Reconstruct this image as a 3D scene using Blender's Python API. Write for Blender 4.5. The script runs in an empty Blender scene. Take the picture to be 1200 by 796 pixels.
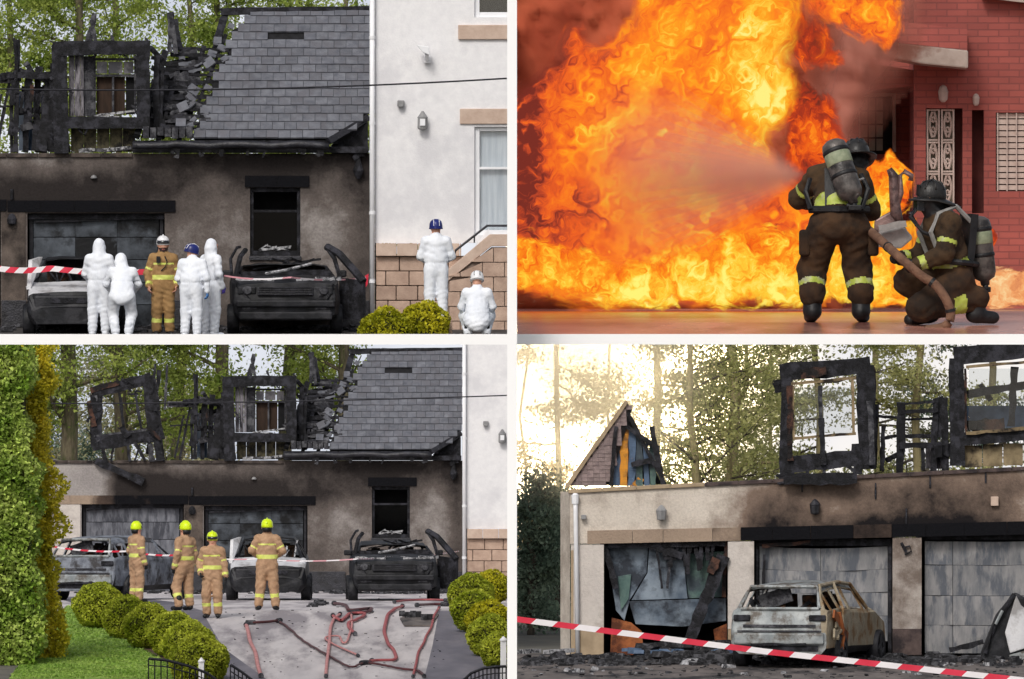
import bpy, bmesh, math, random
import numpy as np
from mathutils import Vector, Matrix, noise as mnoise

# ------------------------------------------------------------------ camera, sky, sun, exposure
SC = bpy.context.scene
COL = SC.collection
F = 18000.0                      # focal length in photograph pixels (long telephoto)
EXPO = -0.15
GAIN = 2.0 ** (-EXPO)            # emission that renders at its nominal value
cam_d = bpy.data.cameras.new("camera"); cam = bpy.data.objects.new("camera", cam_d); COL.objects.link(cam)
cam.location = (0, 0, 0); cam.rotation_euler = (math.radians(90), 0, 0)
cam_d.sensor_width = 36; cam_d.lens = 36 * F / 1200; cam_d.clip_start = 1; cam_d.clip_end = 20000
SC.camera = cam
SC.view_settings.view_transform = 'Standard'; SC.view_settings.look = 'None'
SC.view_settings.exposure = EXPO; SC.view_settings.gamma = 1
world = bpy.data.worlds.new("World"); SC.world = world; world.use_nodes = True
wn = world.node_tree; wn.nodes.clear()
wo = wn.nodes.new('ShaderNodeOutputWorld'); wb = wn.nodes.new('ShaderNodeBackground')
sky = wn.nodes.new('ShaderNodeTexSky'); sky.sky_type = 'NISHITA'; sky.sun_disc = False
SUN_EL, SUN_AZ = math.radians(42), math.radians(18)      # sun is behind the camera, a little to the left
sky.sun_elevation = SUN_EL; sky.sun_rotation = math.radians(180) + SUN_AZ
sky.air_density = 1.0; sky.dust_density = 4.0; sky.ozone_density = 1.0
hs = wn.nodes.new('ShaderNodeHueSaturation'); hs.inputs['Saturation'].default_value = 0.45
wn.links.new(sky.outputs[0], hs.inputs['Color']); wn.links.new(hs.outputs[0], wb.inputs[0])
wb.inputs[1].default_value = 0.13
wn.links.new(wb.outputs[0], wo.inputs[0])
sl = bpy.data.lights.new("sun", 'SUN'); sl.energy = 1.5; sl.angle = math.radians(14); sl.color = (1, 0.96, 0.9)
so = bpy.data.objects.new("sun", sl); COL.objects.link(so)
# light travels towards +Y (away from the camera), down, and slightly to the right
so.rotation_euler = Vector((math.sin(SUN_AZ) * math.cos(SUN_EL), math.cos(SUN_AZ) * math.cos(SUN_EL), -math.sin(SUN_EL))).to_track_quat('-Z', 'Y').to_euler()
so.location = (-10, -10, 40)
SC.cycles.max_bounces = 8; SC.cycles.transparent_max_bounces = 24; SC.cycles.volume_bounces = 2
SC.cycles.sample_clamp_indirect = 4; SC.cycles.use_denoising = True

R = random.Random(7)
def rr(a, b): return R.uniform(a, b)
def lin(r, g, b, k=1.0):
    f = lambda c: (c/12.92 if c <= .04045 else ((c+.055)/1.055)**2.4)
    return (f(r/255)*k, f(g/255)*k, f(b/255)*k, 1)
def P(px, py, D): return Vector(((px-600)*D/F, D, (398-py)*D/F))

# ------------------------------------------------------------------ materials
def newmat(name):
    m = bpy.data.materials.new(name); m.use_nodes = True; n = m.node_tree; n.nodes.clear()
    o = n.nodes.new('ShaderNodeOutputMaterial')
    return m, n, o
def N(n, t, **kw):
    x = n.nodes.new(t)
    for k, v in kw.items():
        if k in x.inputs: x.inputs[k].default_value = v
        else: setattr(x, k, v)
    return x
def L(n, a, b): n.links.new(a, b)
def ramp(n, stops, interp='LINEAR'):
    r = n.nodes.new('ShaderNodeValToRGB'); r.color_ramp.interpolation = interp
    e = r.color_ramp.elements; q4 = lambda c: c if len(c) == 4 else (*c, 1)
    e[0].position = stops[0][0]; e[0].color = q4(stops[0][1]); e[1].position = stops[-1][0]; e[1].color = q4(stops[-1][1])
    for (p, c) in stops[1:-1]: x = e.new(p); x.color = q4(c)
    return r
def mix(n, fac, a, b, mode='MIX'):
    x = n.nodes.new('ShaderNodeMix'); x.data_type = 'RGBA'; x.blend_type = mode
    for s, v in ((x.inputs[0], fac), (x.inputs[6], a), (x.inputs[7], b)):
        if isinstance(v, (int, float)): s.default_value = v
        elif isinstance(v, tuple): s.default_value = v
        else: n.links.new(v, s)
    return x.outputs[2]
def tc(n, scale=(1, 1, 1), rnd=False):
    t = n.nodes.new('ShaderNodeTexCoord'); m = n.nodes.new('ShaderNodeMapping'); m.inputs['Scale'].default_value = scale
    n.links.new(t.outputs['Object'], m.inputs[0])
    if rnd:
        oi = n.nodes.new('ShaderNodeObjectInfo'); mu = n.nodes.new('ShaderNodeMath'); mu.operation = 'MULTIPLY'; mu.inputs[1].default_value = 57.0
        n.links.new(oi.outputs['Random'], mu.inputs[0]); n.links.new(mu.outputs[0], m.inputs['Location'])
    return m.outputs[0]
def M(name, c1, c2=None, scale=6.0, detail=5, rough=.85, bump=.2, metal=0, c3=None, scale2=None, stretch=(1, 1, 1), rnd=False, rvar=0, spec=.35, bdist=.02):
    c2 = c2 or tuple(min(1, v*1.25) for v in c1[:3]) + (1,)
    m, n, o = newmat(name); b = N(n, 'ShaderNodeBsdfPrincipled', Roughness=rough, Metallic=metal)
    b.inputs['Specular IOR Level'].default_value = spec
    v = tc(n, stretch, rnd); t = N(n, 'ShaderNodeTexNoise', Scale=scale, Detail=detail, Roughness=.6); L(n, v, t.inputs[0])
    r = ramp(n, [(.32, c1), (.68, c2)]); L(n, t.outputs[0], r.inputs[0]); c = r.outputs[0]
    if c3:
        t2 = N(n, 'ShaderNodeTexNoise', Scale=scale2 or scale*.3, Detail=6, Roughness=.65); L(n, v, t2.inputs[0])
        r2 = ramp(n, [(.48, (0, 0, 0, 1)), (.6, (1, 1, 1, 1))]); L(n, t2.outputs[0], r2.inputs[0])
        c = mix(n, r2.outputs[0], c, c3)
    if rvar:
        oi = n.nodes.new('ShaderNodeObjectInfo'); mr = N(n, 'ShaderNodeMapRange'); mr.inputs[3].default_value = 1-rvar; mr.inputs[4].default_value = 1+rvar
        L(n, oi.outputs['Random'], mr.inputs[0]); h = N(n, 'ShaderNodeHueSaturation'); L(n, mr.outputs[0], h.inputs['Value']); L(n, c, h.inputs['Color']); c = h.outputs[0]
    L(n, c, b.inputs['Base Color'])
    if bump:
        bt = N(n, 'ShaderNodeTexNoise', Scale=scale*5, Detail=4); L(n, v, bt.inputs[0])
        bp = N(n, 'ShaderNodeBump', Strength=bump, Distance=bdist); L(n, bt.outputs[0], bp.inputs['Height']); L(n, bp.outputs[0], b.inputs['Normal'])
    L(n, b.outputs[0], o.inputs[0]); return m
def leafmat(name, a, b, transl=.35, var=.35):
    m, n, o = newmat(name)
    g = N(n, 'ShaderNodeNewGeometry'); v = tc(n); t = N(n, 'ShaderNodeTexNoise', Scale=1.6, Detail=4); L(n, v, t.inputs[0])
    r = ramp(n, [(.35, a), (.65, b)]); L(n, t.outputs[0], r.inputs[0])
    mr = N(n, 'ShaderNodeMapRange'); mr.inputs[3].default_value = 1-var; mr.inputs[4].default_value = 1+var
    L(n, g.outputs['Random Per Island'], mr.inputs[0]); h = N(n, 'ShaderNodeHueSaturation'); L(n, mr.outputs[0], h.inputs['Value']); L(n, r.outputs[0], h.inputs['Color'])
    d = N(n, 'ShaderNodeBsdfPrincipled', Roughness=.55); d.inputs['Specular IOR Level'].default_value = .3
    tr = N(n, 'ShaderNodeBsdfTranslucent'); ms = N(n, 'ShaderNodeMixShader'); ms.inputs[0].default_value = transl
    L(n, h.outputs[0], d.inputs['Base Color']); L(n, h.outputs[0], tr.inputs[0]); L(n, d.outputs[0], ms.inputs[1]); L(n, tr.outputs[0], ms.inputs[2]); L(n, ms.outputs[0], o.inputs[0])
    return m
def wallmat(name, clean, clean2, mid, black, grain=22, speck=.5):
    """harled wall: the 'soot' vertex attribute is the shape of the smoke stain left by the fire"""
    m, n, o = newmat(name); b = N(n, 'ShaderNodeBsdfPrincipled', Roughness=.92); b.inputs['Specular IOR Level'].default_value = .15
    v = tc(n); at = N(n, 'ShaderNodeAttribute', attribute_name='soot')
    t = N(n, 'ShaderNodeTexNoise', Scale=1.7, Detail=9, Roughness=.68); L(n, v, t.inputs[0])
    t3 = N(n, 'ShaderNodeTexNoise', Scale=grain, Detail=4, Roughness=.7); L(n, v, t3.inputs[0])
    t4 = N(n, 'ShaderNodeTexNoise', Scale=.8, Detail=6, Roughness=.6); L(n, v, t4.inputs[0])
    r0 = ramp(n, [(.35, clean), (.65, clean2)]); L(n, t4.outputs[0], r0.inputs[0])
    a1 = N(n, 'ShaderNodeMath', operation='MULTIPLY_ADD'); a1.inputs[1].default_value = 1.1; L(n, t.outputs[0], a1.inputs[0])
    s1 = N(n, 'ShaderNodeMath', operation='SUBTRACT'); s1.inputs[1].default_value = .55; L(n, at.outputs['Fac'], s1.inputs[0]); L(n, s1.outputs[0], a1.inputs[2])
    r1 = ramp(n, [(.08, (0, 0, 0, 1)), (.5, (1, 1, 1, 1))]); L(n, a1.outputs[0], r1.inputs[0])
    r2 = ramp(n, [(.5, (0, 0, 0, 1)), (.95, (1, 1, 1, 1))]); L(n, a1.outputs[0], r2.inputs[0])
    c = mix(n, r1.outputs[0], r0.outputs[0], mid); c = mix(n, r2.outputs[0], c, black)
    rg = ramp(n, [(.3, (1-speck*.55,)*3), (.6, (1+speck*.1,)*3)]); L(n, t3.outputs[0], rg.inputs[0]); c = mix(n, 1.0, c, rg.outputs[0], 'MULTIPLY')
    L(n, c, b.inputs['Base Color'])
    bp = N(n, 'ShaderNodeBump', Strength=.5, Distance=.03); L(n, t3.outputs[0], bp.inputs['Height']); L(n, bp.outputs[0], b.inputs['Normal'])
    L(n, b.outputs[0], o.inputs[0]); return m

MT = {}
MT['char'] = M('charred_timber', (.004, .004, .005, 1), (.018, .018, .022, 1), 14, rough=.7, bump=.9, spec=.25, c3=(.038, .038, .048, 1), scale2=5)
MT['char_rust'] = M('charred_rusty_timber', (.006, .005, .006, 1), (.022, .019, .019, 1), 9, rough=.8, bump=.8, spec=.2, c3=lin(86, 60, 50), scale2=2.6)
MT['char_grey'] = M('ash_grey_timber', (.015, .015, .018, 1), (.06, .06, .07, 1), 16, rough=.8, bump=.7, spec=.2, c3=(.11, .11, .12, 1), scale2=6)
MT['ash_board'] = M('scorched_board', lin(60, 58, 64), lin(150, 146, 152), 5, rough=.9, bump=.5, c3=lin(35, 34, 40), scale2=3, stretch=(3, 3, .6))
MT['tile'] = M('slate_grey_tile', lin(86, 88, 96), lin(116, 118, 125), 5, rough=.75, bump=.4, rvar=.12, rnd=True, c3=lin(98, 98, 104), scale2=3, spec=.25)
MT['sooty_coping'] = M('sooty_coping', lin(52, 46, 44), lin(96, 86, 80), 5, rough=.95, bump=.4, c3=lin(34, 30, 30), scale2=2)
MT['underlay'] = M('black_underlay', (.004, .004, .005, 1), (.015, .015, .018, 1), 8, rough=.9)
MT['gutter'] = M('melted_gutter', (.006, .006, .008, 1), (.03, .03, .04, 1), 7, rough=.45, bump=.6, spec=.5)
MT['wall'] = wallmat('sooty_harled_wall', lin(150, 144, 142), lin(176, 170, 166), lin(102, 94, 90), (.03, .025, .024, 1))
MT['wall4'] = wallmat('scorched_beige_harl', lin(204, 194, 182), lin(220, 210, 198), lin(128, 110, 98), (.014, .012, .013, 1), grain=26, speck=.3)
MT['stone_lintel'] = wallmat('stone_lintel_band', lin(150, 132, 116), lin(170, 150, 132), lin(84, 70, 62), (.006, .006, .008, 1), speck=.25)
MT['pillar'] = wallmat('rendered_pillar', lin(196, 188, 182), lin(212, 204, 196), lin(120, 108, 100), (.014, .012, .012, 1), speck=.2)
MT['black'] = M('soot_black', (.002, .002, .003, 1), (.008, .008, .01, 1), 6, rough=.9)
MT['door_metal'] = M('fire_bleached_metal_door', lin(78, 80, 88), lin(126, 128, 136), 4.2, rough=.6, bump=.35, c3=lin(64, 66, 74), scale2=2.6, metal=.1, rnd=True, rvar=.12, stretch=(2, 1, .5))
MT['door_dark'] = M('smoke_blackened_metal_door', lin(24, 27, 32), lin(84, 90, 98), 2.6, rough=.6, bump=.35, c3=lin(14, 15, 18), scale2=1.5, metal=.1, rnd=True, rvar=.15)
MT['white_harl'] = M('white_harled_wall', lin(226, 225, 227), lin(236, 235, 236), 9, rough=.95, bump=.35, bdist=.015, spec=.1, c3=lin(216, 215, 218), scale2=.7)
MT['white_paint'] = M('white_plastic', lin(228, 229, 232), lin(240, 240, 243), 3, rough=.4, bump=0)
MT['sandstone'] = M('buff_sandstone', lin(168, 142, 126), lin(192, 166, 148), 5, rough=.9, bump=.4, rvar=.1, rnd=True)
MT['sandstone_pale'] = M('pale_sandstone', lin(186, 162, 146), lin(204, 182, 166), 5, rough=.9, bump=.3, rvar=.05, rnd=True)
MT['mortar'] = M('grey_mortar', lin(110, 96, 88), lin(130, 116, 106), 9, rough=.95)
MT['grey_plastic'] = M('grey_fitting', lin(120, 120, 122), lin(150, 150, 150), 5, rough=.5, bump=0)
MT['dark_metal'] = M('dark_metal', lin(34, 34, 38), lin(52, 52, 58), 9, rough=.45, metal=.4, bump=.1)
MT['burnt_body'] = M('burnt_black_car_steel', (.003, .003, .004, 1), (.012, .013, .017, 1), 4, rough=.55, bump=.25, c3=(.028, .028, .033, 1), scale2=3, spec=.3)
MT['burnt_white'] = M('scorched_white_car_steel', lin(190, 190, 194), lin(222, 222, 224), 4, rough=.5, bump=.1, c3=lin(150, 148, 148), scale2=2)
MT['burnt_silver'] = M('heat_bleached_silver_steel', lin(120, 127, 130), lin(170, 174, 174), 3.4, rough=.6, bump=.3, c3=lin(96, 90, 84), scale2=3.2, metal=.2)
MT['burnt_grey'] = M('charred_grey_car_steel', lin(84, 88, 98), lin(142, 148, 158), 4, rough=.6, bump=.3, c3=lin(52, 50, 52), scale2=2.6)
MT['burnt_rust'] = M('fresh_rust_on_bare_steel', lin(132, 120, 100), lin(172, 160, 138), 4.5, rough=.75, bump=.4, c3=lin(122, 92, 58), scale2=2.2)
MT['rust'] = M('orange_rust', lin(134, 76, 44), lin(164, 98, 56), 5, rough=.85, bump=.3, c3=lin(84, 46, 30), scale2=2)
MT['ash'] = M('pale_ash', lin(120, 120, 122), lin(200, 200, 204), 22, rough=1, bump=.6, c3=lin(50, 50, 54), scale2=9)
MT['seat_wreck'] = M('burnt_interior', lin(14, 13, 15), lin(60, 50, 44), 9, rough=.9, bump=.5, c3=lin(96, 66, 46), scale2=4)
MT['suit'] = M('white_disposable_coverall', lin(220, 225, 234), lin(240, 243, 248), 3, rough=.8, bump=.5, bdist=.02, stretch=(1.4, 1.4, .8))
MT['tan'] = M('tan_fire_kit', lin(140, 108, 68), lin(166, 132, 88), 9, rough=.9, bump=.3, bdist=.01)
MT['tan3'] = M('sandy_fire_kit', lin(160, 126, 98), lin(186, 152, 122), 9, rough=.9, bump=.3, bdist=.01)
MT['brownkit'] = M('backlit_brown_turnout_kit', lin(42, 28, 18), lin(72, 50, 30), 5, rough=.9, bump=.5, bdist=.012, c3=lin(36, 26, 18), scale2=3)  # darkened as backlit: the shade is put into the kit colour
MT['brownkit2'] = M('brown_turnout_jacket', lin(48, 35, 22), lin(84, 62, 38), 6, rough=.9, bump=.5, bdist=.012, c3=lin(38, 28, 18), scale2=3)  # jacket colour darkened too, carrying the shade of a backlit figure
MT['hivis'] = M('hi_vis_reflective_tape', lin(206, 214, 96), lin(226, 232, 130), 9, rough=.5, bump=0)
MT['hivis2'] = M('lime_reflective_tape', lin(150, 166, 62), lin(190, 200, 96), 12, rough=.5, bump=.1, c3=lin(160, 164, 140), scale2=6)
MT['blackkit'] = M('black_rubber', (.006, .006, .007, 1), (.016, .016, .018, 1), 9, rough=.5, bump=.2)
MT['knee'] = M('black_knee_patch', (.02, .02, .024, 1), (.05, .05, .055, 1), 9, rough=.8)
MT['skin'] = M('skin', lin(196, 142, 118), lin(214, 162, 138), 12, rough=.6, bump=.1)
MT['beard'] = M('dark_beard', lin(40, 28, 26), lin(64, 44, 40), 30, rough=.9)
MT['helmet_white'] = M('white_helmet', lin(222, 222, 224), lin(236, 236, 238), 4, rough=.3, bump=0)
MT['helmet_blue'] = M('dark_blue_helmet', lin(26, 34, 92), lin(38, 50, 124), 4, rough=.3, bump=0)
MT['helmet_yellow'] = M('fluorescent_yellow_helmet', lin(206, 232, 20), lin(222, 246, 40), 4, rough=.3, bump=0)
MT['helmet_black'] = M('scuffed_black_helmet', (.008, .008, .009, 1), (.03, .028, .026, 1), 9, rough=.4, bump=.2)
MT['visor'] = M('dark_visor', (.01, .01, .014, 1), (.02, .02, .026, 1), 4, rough=.12, bump=0, spec=.8)
MT['glove_purple'] = M('violet_glove', lin(78, 62, 158), lin(96, 80, 180), 7, rough=.5, bump=0)
MT['glove_blue'] = M('blue_glove', lin(70, 120, 180), lin(90, 140, 200), 7, rough=.5, bump=0)
MT['tank'] = M('scuffed_grey_cylinder', lin(70, 66, 64), lin(108, 102, 98), 7, rough=.4, bump=.2, c3=lin(46, 44, 44), scale2=4, metal=.2)
MT['tank_label'] = M('grey_green_label', lin(120, 130, 104), lin(150, 156, 130), 22, rough=.6, bump=0)
MT['strap'] = M('grey_strap', lin(120, 118, 116), lin(150, 148, 144), 12, rough=.7, bump=0)
MT['hose_big'] = M('dusty_fire_hose', lin(92, 66, 52), lin(128, 96, 76), 9, rough=.9, bump=.5)
MT['hose_red'] = M('red_layflat_hose', lin(140, 68, 72), lin(172, 96, 98), 3, rough=.8, bump=.3)
MT['hose_pink'] = M('faded_pink_hose', lin(176, 116, 116), lin(200, 144, 142), 3, rough=.8, bump=.3)
MT['hose_dark'] = M('wet_dark_hose', lin(62, 34, 38), lin(94, 48, 50), 5, rough=.6, bump=.3)
MT['tape_red'] = M('red_barrier_tape', lin(204, 40, 62), lin(222, 60, 84), 2, rough=.4, bump=0)
MT['tape_white'] = M('white_barrier_tape', lin(228, 222, 226), lin(240, 236, 238), 2, rough=.4, bump=0)
MT['tape_pink'] = M('faint_pink_tape', lin(206, 140, 150), lin(222, 170, 178), 2, rough=.4, bump=0)
MT['bark'] = M('mossy_bark', lin(74, 66, 54), lin(112, 104, 82), 9, rough=.95, bump=.8, c3=lin(66, 72, 40), scale2=2, stretch=(2, 2, .5))  # bark tones lightened to carry the haze of distance
MT['bark_dark'] = M('dark_twig', lin(60, 54, 50), lin(96, 88, 78), 9, rough=.95, bump=.4)
MT['bark4'] = M('warm_pine_bark', lin(124, 114, 84), lin(160, 148, 110), 7, rough=.95, bump=.6, stretch=(2, 2, .4))  # bark paled so its colour carries the sun glow
MT['leaf'] = leafmat('spring_leaf', lin(112, 134, 50), lin(178, 190, 98), .55)
MT['leaf_olive'] = leafmat('olive_leaf', lin(136, 138, 106), lin(180, 178, 140), .55)
MT['leaf_dark'] = leafmat('dark_evergreen_leaf', lin(74, 94, 80), lin(118, 136, 112), .4)
MT['leaf_screen'] = leafmat('hazy_evergreen_leaf', lin(92, 112, 96), lin(136, 152, 130), .45)  # lightened evergreen leaf; haze is put into its colour
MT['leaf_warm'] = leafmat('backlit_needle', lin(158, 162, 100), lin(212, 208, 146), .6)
MT['leaf_gold'] = leafmat('golden_backlit_leaf', lin(240, 208, 130), lin(252, 232, 176), .75, .15)  # sun glow is put into this pale gold leaf colour
MT['leaf_hedge'] = leafmat('hedge_leaf', lin(120, 152, 50), lin(196, 212, 112), .35, .6)
MT['leaf_yellow'] = leafmat('golden_conifer_spray', lin(190, 182, 44), lin(232, 216, 70), .4, .4)
MT['leaf_box'] = leafmat('clipped_shrub_leaf', lin(138, 152, 34), lin(190, 196, 66), .35, .4)
MT['leaf_box2'] = leafmat('yellow_green_shrub_leaf', lin(150, 152, 22), lin(196, 188, 40), .3, .35)
MT['twig_core'] = M('shrub_inner_twigs', lin(36, 40, 14), lin(60, 62, 22), 12, rough=1)
MT['lawn'] = M('mown_lawn', lin(118, 150, 58), lin(152, 180, 84), 3, rough=.95, bump=.5, c3=lin(110, 134, 52), scale2=.7)
MT['tarmac'] = M('wet_dark_tarmac', lin(96, 94, 104), lin(124, 120, 128), 1.3, rough=.75, bump=.3, c3=lin(84, 82, 92), scale2=.35, stretch=(1, .25, 1))
MT['concrete'] = M('pale_block_driveway', lin(176, 170, 172), lin(206, 200, 200), 1.6, rough=.85, bump=.3, c3=lin(140, 134, 138), scale2=.9, stretch=(1, .12, 1))
MT['ground'] = M('dull_ground', lin(88, 86, 80), lin(112, 108, 98), 1.5, rough=.95, bump=.3)
MT['ground4'] = M('sooty_forecourt', lin(84, 78, 76), lin(124, 116, 112), 2.6, rough=.9, bump=.6, c3=lin(46, 44, 46), scale2=1.2, stretch=(1, .35, 1))
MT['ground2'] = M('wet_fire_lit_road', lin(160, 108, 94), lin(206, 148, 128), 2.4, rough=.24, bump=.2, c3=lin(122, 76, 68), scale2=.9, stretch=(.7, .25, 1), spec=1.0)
MT['ground1'] = M('dark_yard', lin(40, 38, 38), lin(84, 80, 78), 3, rough=.9, bump=.4)
MT['divider'] = M('plain_divider_white', (.985, .985, .985, 1), (.99, .99, .99, 1), 1, rough=.9, bump=0)
MT['debris'] = M('black_debris', (.004, .004, .005, 1), (.03, .03, .034, 1), 12, rough=.9, bump=.6, c3=(.09, .09, .1, 1), scale2=8)
MT['curtain'] = M('pale_curtain', lin(206, 212, 220), lin(236, 238, 242), 3, rough=.9, bump=0, stretch=(6, 1, .4))
MT['dark_room'] = M('dark_room', lin(16, 18, 18), lin(30, 32, 30), 3, rough=.9, bump=0)
MT['wreck_metal'] = M('torn_grey_wing_metal', lin(104, 84, 82), lin(150, 124, 118), 5, rough=.45, metal=.3, bump=.4, c3=lin(64, 50, 50), scale2=3)

def glassmat(name, tint=(.8, .85, .88, 1), alpha=.25):
    m, n, o = newmat(name); g = N(n, 'ShaderNodeBsdfGlossy', Roughness=.05); t = N(n, 'ShaderNodeBsdfTransparent'); t.inputs[0].default_value = tint
    s = N(n, 'ShaderNodeMixShader'); s.inputs[0].default_value = alpha; L(n, t.outputs[0], s.inputs[1]); L(n, g.outputs[0], s.inputs[2]); L(n, s.outputs[0], o.inputs[0]); return m
MT['glass'] = glassmat('window_glass', (.95, .97, .98, 1), .12)
MT['glass_dirty'] = glassmat('smoke_dulled_glass', (.5, .51, .53, 1), .02)

# brick with horizontal course shading, procedural
def brickmat():
    m, n, o = newmat('painted_red_brickwork'); b = N(n, 'ShaderNodeBsdfPrincipled', Roughness=.85)
    t = n.nodes.new('ShaderNodeTexCoord'); mp = n.nodes.new('ShaderNodeMapping'); mp.inputs['Rotation'].default_value = (math.radians(90), 0, 0)
    L(n, t.outputs['Object'], mp.inputs[0])
    br = N(n, 'ShaderNodeTexBrick', Scale=1.0); br.inputs['Brick Width'].default_value = .24; br.inputs['Row Height'].default_value = .078
    br.inputs['Mortar Size'].default_value = .008; br.inputs['Color1'].default_value = lin(170, 88, 78); br.inputs['Color2'].default_value = lin(156, 79, 71); br.inputs['Mortar'].default_value = lin(142, 75, 69)
    L(n, mp.outputs[0], br.inputs[0])
    ns = N(n, 'ShaderNodeTexNoise', Scale=1.2, Detail=6); L(n, t.outputs['Object'], ns.inputs[0]); r = ramp(n, [(.3, (.7, .7, .7)), (.7, (1.1, 1.1, 1.1))]); L(n, ns.outputs[0], r.inputs[0])
    c = mix(n, 1.0, br.outputs[0], r.outputs[0], 'MULTIPLY'); L(n, c, b.inputs['Base Color'])
    bp = N(n, 'ShaderNodeBump', Strength=.6, Distance=.02); L(n, br.outputs['Fac'], bp.inputs['Height']); bp.invert = True; L(n, bp.outputs[0], b.inputs['Normal'])
    L(n, b.outputs[0], o.inputs[0]); return m
MT['brick'] = brickmat()

# ------------------------------------------------------------------ mesh helpers
class MB:
    def __init__(s): s.v = []; s.f = []; s.mi = []; s.m = 0
    def add(s, vs, fs):
        k = len(s.v); s.v += [tuple(v) for v in vs]; s.f += [tuple(i+k for i in f) for f in fs]; s.mi += [s.m]*len(fs); return s
    def box(s, c, d, rot=None):
        x, y, z = d[0]/2, d[1]/2, d[2]/2
        vs = [Vector((a*x, b*y, e*z)) for a in (-1, 1) for b in (-1, 1) for e in (-1, 1)]
        if rot is not None: vs = [rot @ v for v in vs]
        c = Vector(c); vs = [v + c for v in vs]
        return s.add(vs, [(0, 1, 3, 2), (4, 6, 7, 5), (0, 4, 5, 1), (2, 3, 7, 6), (0, 2, 6, 4), (1, 5, 7, 3)])
    def span(s, a, b):
        a = Vector(a); b = Vector(b); return s.box((a+b)/2, [abs(q) for q in (b-a)])
    def beam(s, a, b, w, t=None, jit=0, seg=1):
        """square timber from a to b, w across in the picture plane and t deep; jit roughens it"""
        a = Vector(a); b = Vector(b); t = t or w; d = (b-a); ln = d.length or 1e-6; d = d/ln
        ref = Vector((0, 1, 0)) if abs(d.y) < .9 else Vector((1, 0, 0))
        u = d.cross(ref).normalized(); q = u.cross(d).normalized()
        rings = []
        for i in range(seg+1):
            p = a + (b-a)*(i/seg); k = 1 + rr(-jit, jit); o = u*rr(-jit, jit)*w*.5
            rings.append([p+o + u*sx*w/2*k + q*sy*t/2*k for sx, sy in ((-1, -1), (1, -1), (1, 1), (-1, 1))])
        vs = [v for r_ in rings for v in r_]; fs = [(0, 1, 2, 3), tuple(4*seg+i for i in (3, 2, 1, 0))]
        for i in range(seg):
            for j in range(4): fs.append((4*i+j, 4*i+4+j, 4*i+4+(j+1) % 4, 4*i+(j+1) % 4))
        return s.add(vs, fs)
    def tube(s, pts, r, n=8, r2=None, flat=1.0):
        pts = [Vector(p) for p in pts]; m = len(pts); vs = []; fs = []
        for i, p in enumerate(pts):
            d = (pts[min(i+1, m-1)] - pts[max(i-1, 0)])
            d = d.normalized() if d.length > 1e-9 else Vector((0, 0, 1))
            ref = Vector((0, 0, 1)) if abs(d.z) < .9 else Vector((1, 0, 0))
            u = d.cross(ref).normalized(); w = u.cross(d).normalized()
            if isinstance(r, (list, tuple)): ri = r[i]
            else: ri = r if r2 is None else r + (r2-r)*i/(m-1)
            for j in range(n):
                a = 2*math.pi*j/n; vs.append(p + u*math.cos(a)*ri + w*math.sin(a)*ri*flat)
        for i in range(m-1):
            for j in range(n): fs.append((i*n+j, i*n+(j+1) % n, (i+1)*n+(j+1) % n, (i+1)*n+j))
        fs.append(tuple(reversed(range(n)))); fs.append(tuple((m-1)*n+j for j in range(n)))
        return s.add(vs, fs)
    def arc(s, c, prof, rot, a0, a1, n=14, sx=1, sy=1, t=.008):
        """part of a surface of revolution between two angles, with thickness t"""
        vs = []; m = len(prof)
        for k in range(n+1):
            a = math.radians(a0+(a1-a0)*k/n)
            for (r, z) in list(prof)+[(r-t, z) for r, z in reversed(prof)]: vs.append(Vector(c) + rot @ Vector((math.cos(a)*r*sx, math.sin(a)*r*sy, z)))
        w = 2*m; fs = [(k*w+i, k*w+(i+1) % w, (k+1)*w+(i+1) % w, (k+1)*w+i) for k in range(n) for i in range(w)]+[tuple(range(w)), tuple(reversed(range(n*w, n*w+w)))]
        return s.add(vs, fs)
    def lathe(s, c, prof, n=20, axis=Vector((0, 0, 1)), sx=1, sy=1, rot=None):
        vs = []; fs = []; q = axis.to_track_quat('Z', 'Y').to_matrix() if rot is None else rot
        for (r, z) in prof:
            for j in range(n):
                a = 2*math.pi*j/n; vs.append(Vector(c) + q @ Vector((math.cos(a)*r*sx, math.sin(a)*r*sy, z)))
        for i in range(len(prof)-1):
            for j in range(n): fs.append((i*n+j, i*n+(j+1) % n, (i+1)*n+(j+1) % n, (i+1)*n+j))
        fs.append(tuple(reversed(range(n)))); fs.append(tuple((len(prof)-1)*n+j for j in range(n)))
        return s.add(vs, fs)
    def prism(s, pts, depth_vec):
        """polygon (list of Vectors) pushed back along depth_vec"""
        n = len(pts); pts = [Vector(p) for p in pts]; dv = Vector(depth_vec)
        return s.add(pts + [p+dv for p in pts], [tuple(range(n)), tuple(reversed(range(n, 2*n)))] + [(i, n+i, n+(i+1) % n, (i+1) % n) for i in range(n)])
    def mesh(s, name, mats, smooth=False):
        me = bpy.data.meshes.new(name); me.from_pydata(s.v, [], s.f)
        for m in (mats if isinstance(mats, (list, tuple)) else [mats]): me.materials.append(m)
        if any(s.mi): me.polygons.foreach_set('material_index', s.mi)
        me.update()
        bm = bmesh.new(); bm.from_mesh(me); bmesh.ops.recalc_face_normals(bm, faces=bm.faces); bm.to_mesh(me); bm.free()
        if smooth: me.polygons.foreach_set('use_smooth', [True]*len(me.polygons))
        return me
    def build(s, name, mats, parent=None, smooth=False, bevel=0, **tags):
        return link(name, s.mesh(name, mats, smooth), parent, bevel, **tags)
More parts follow.
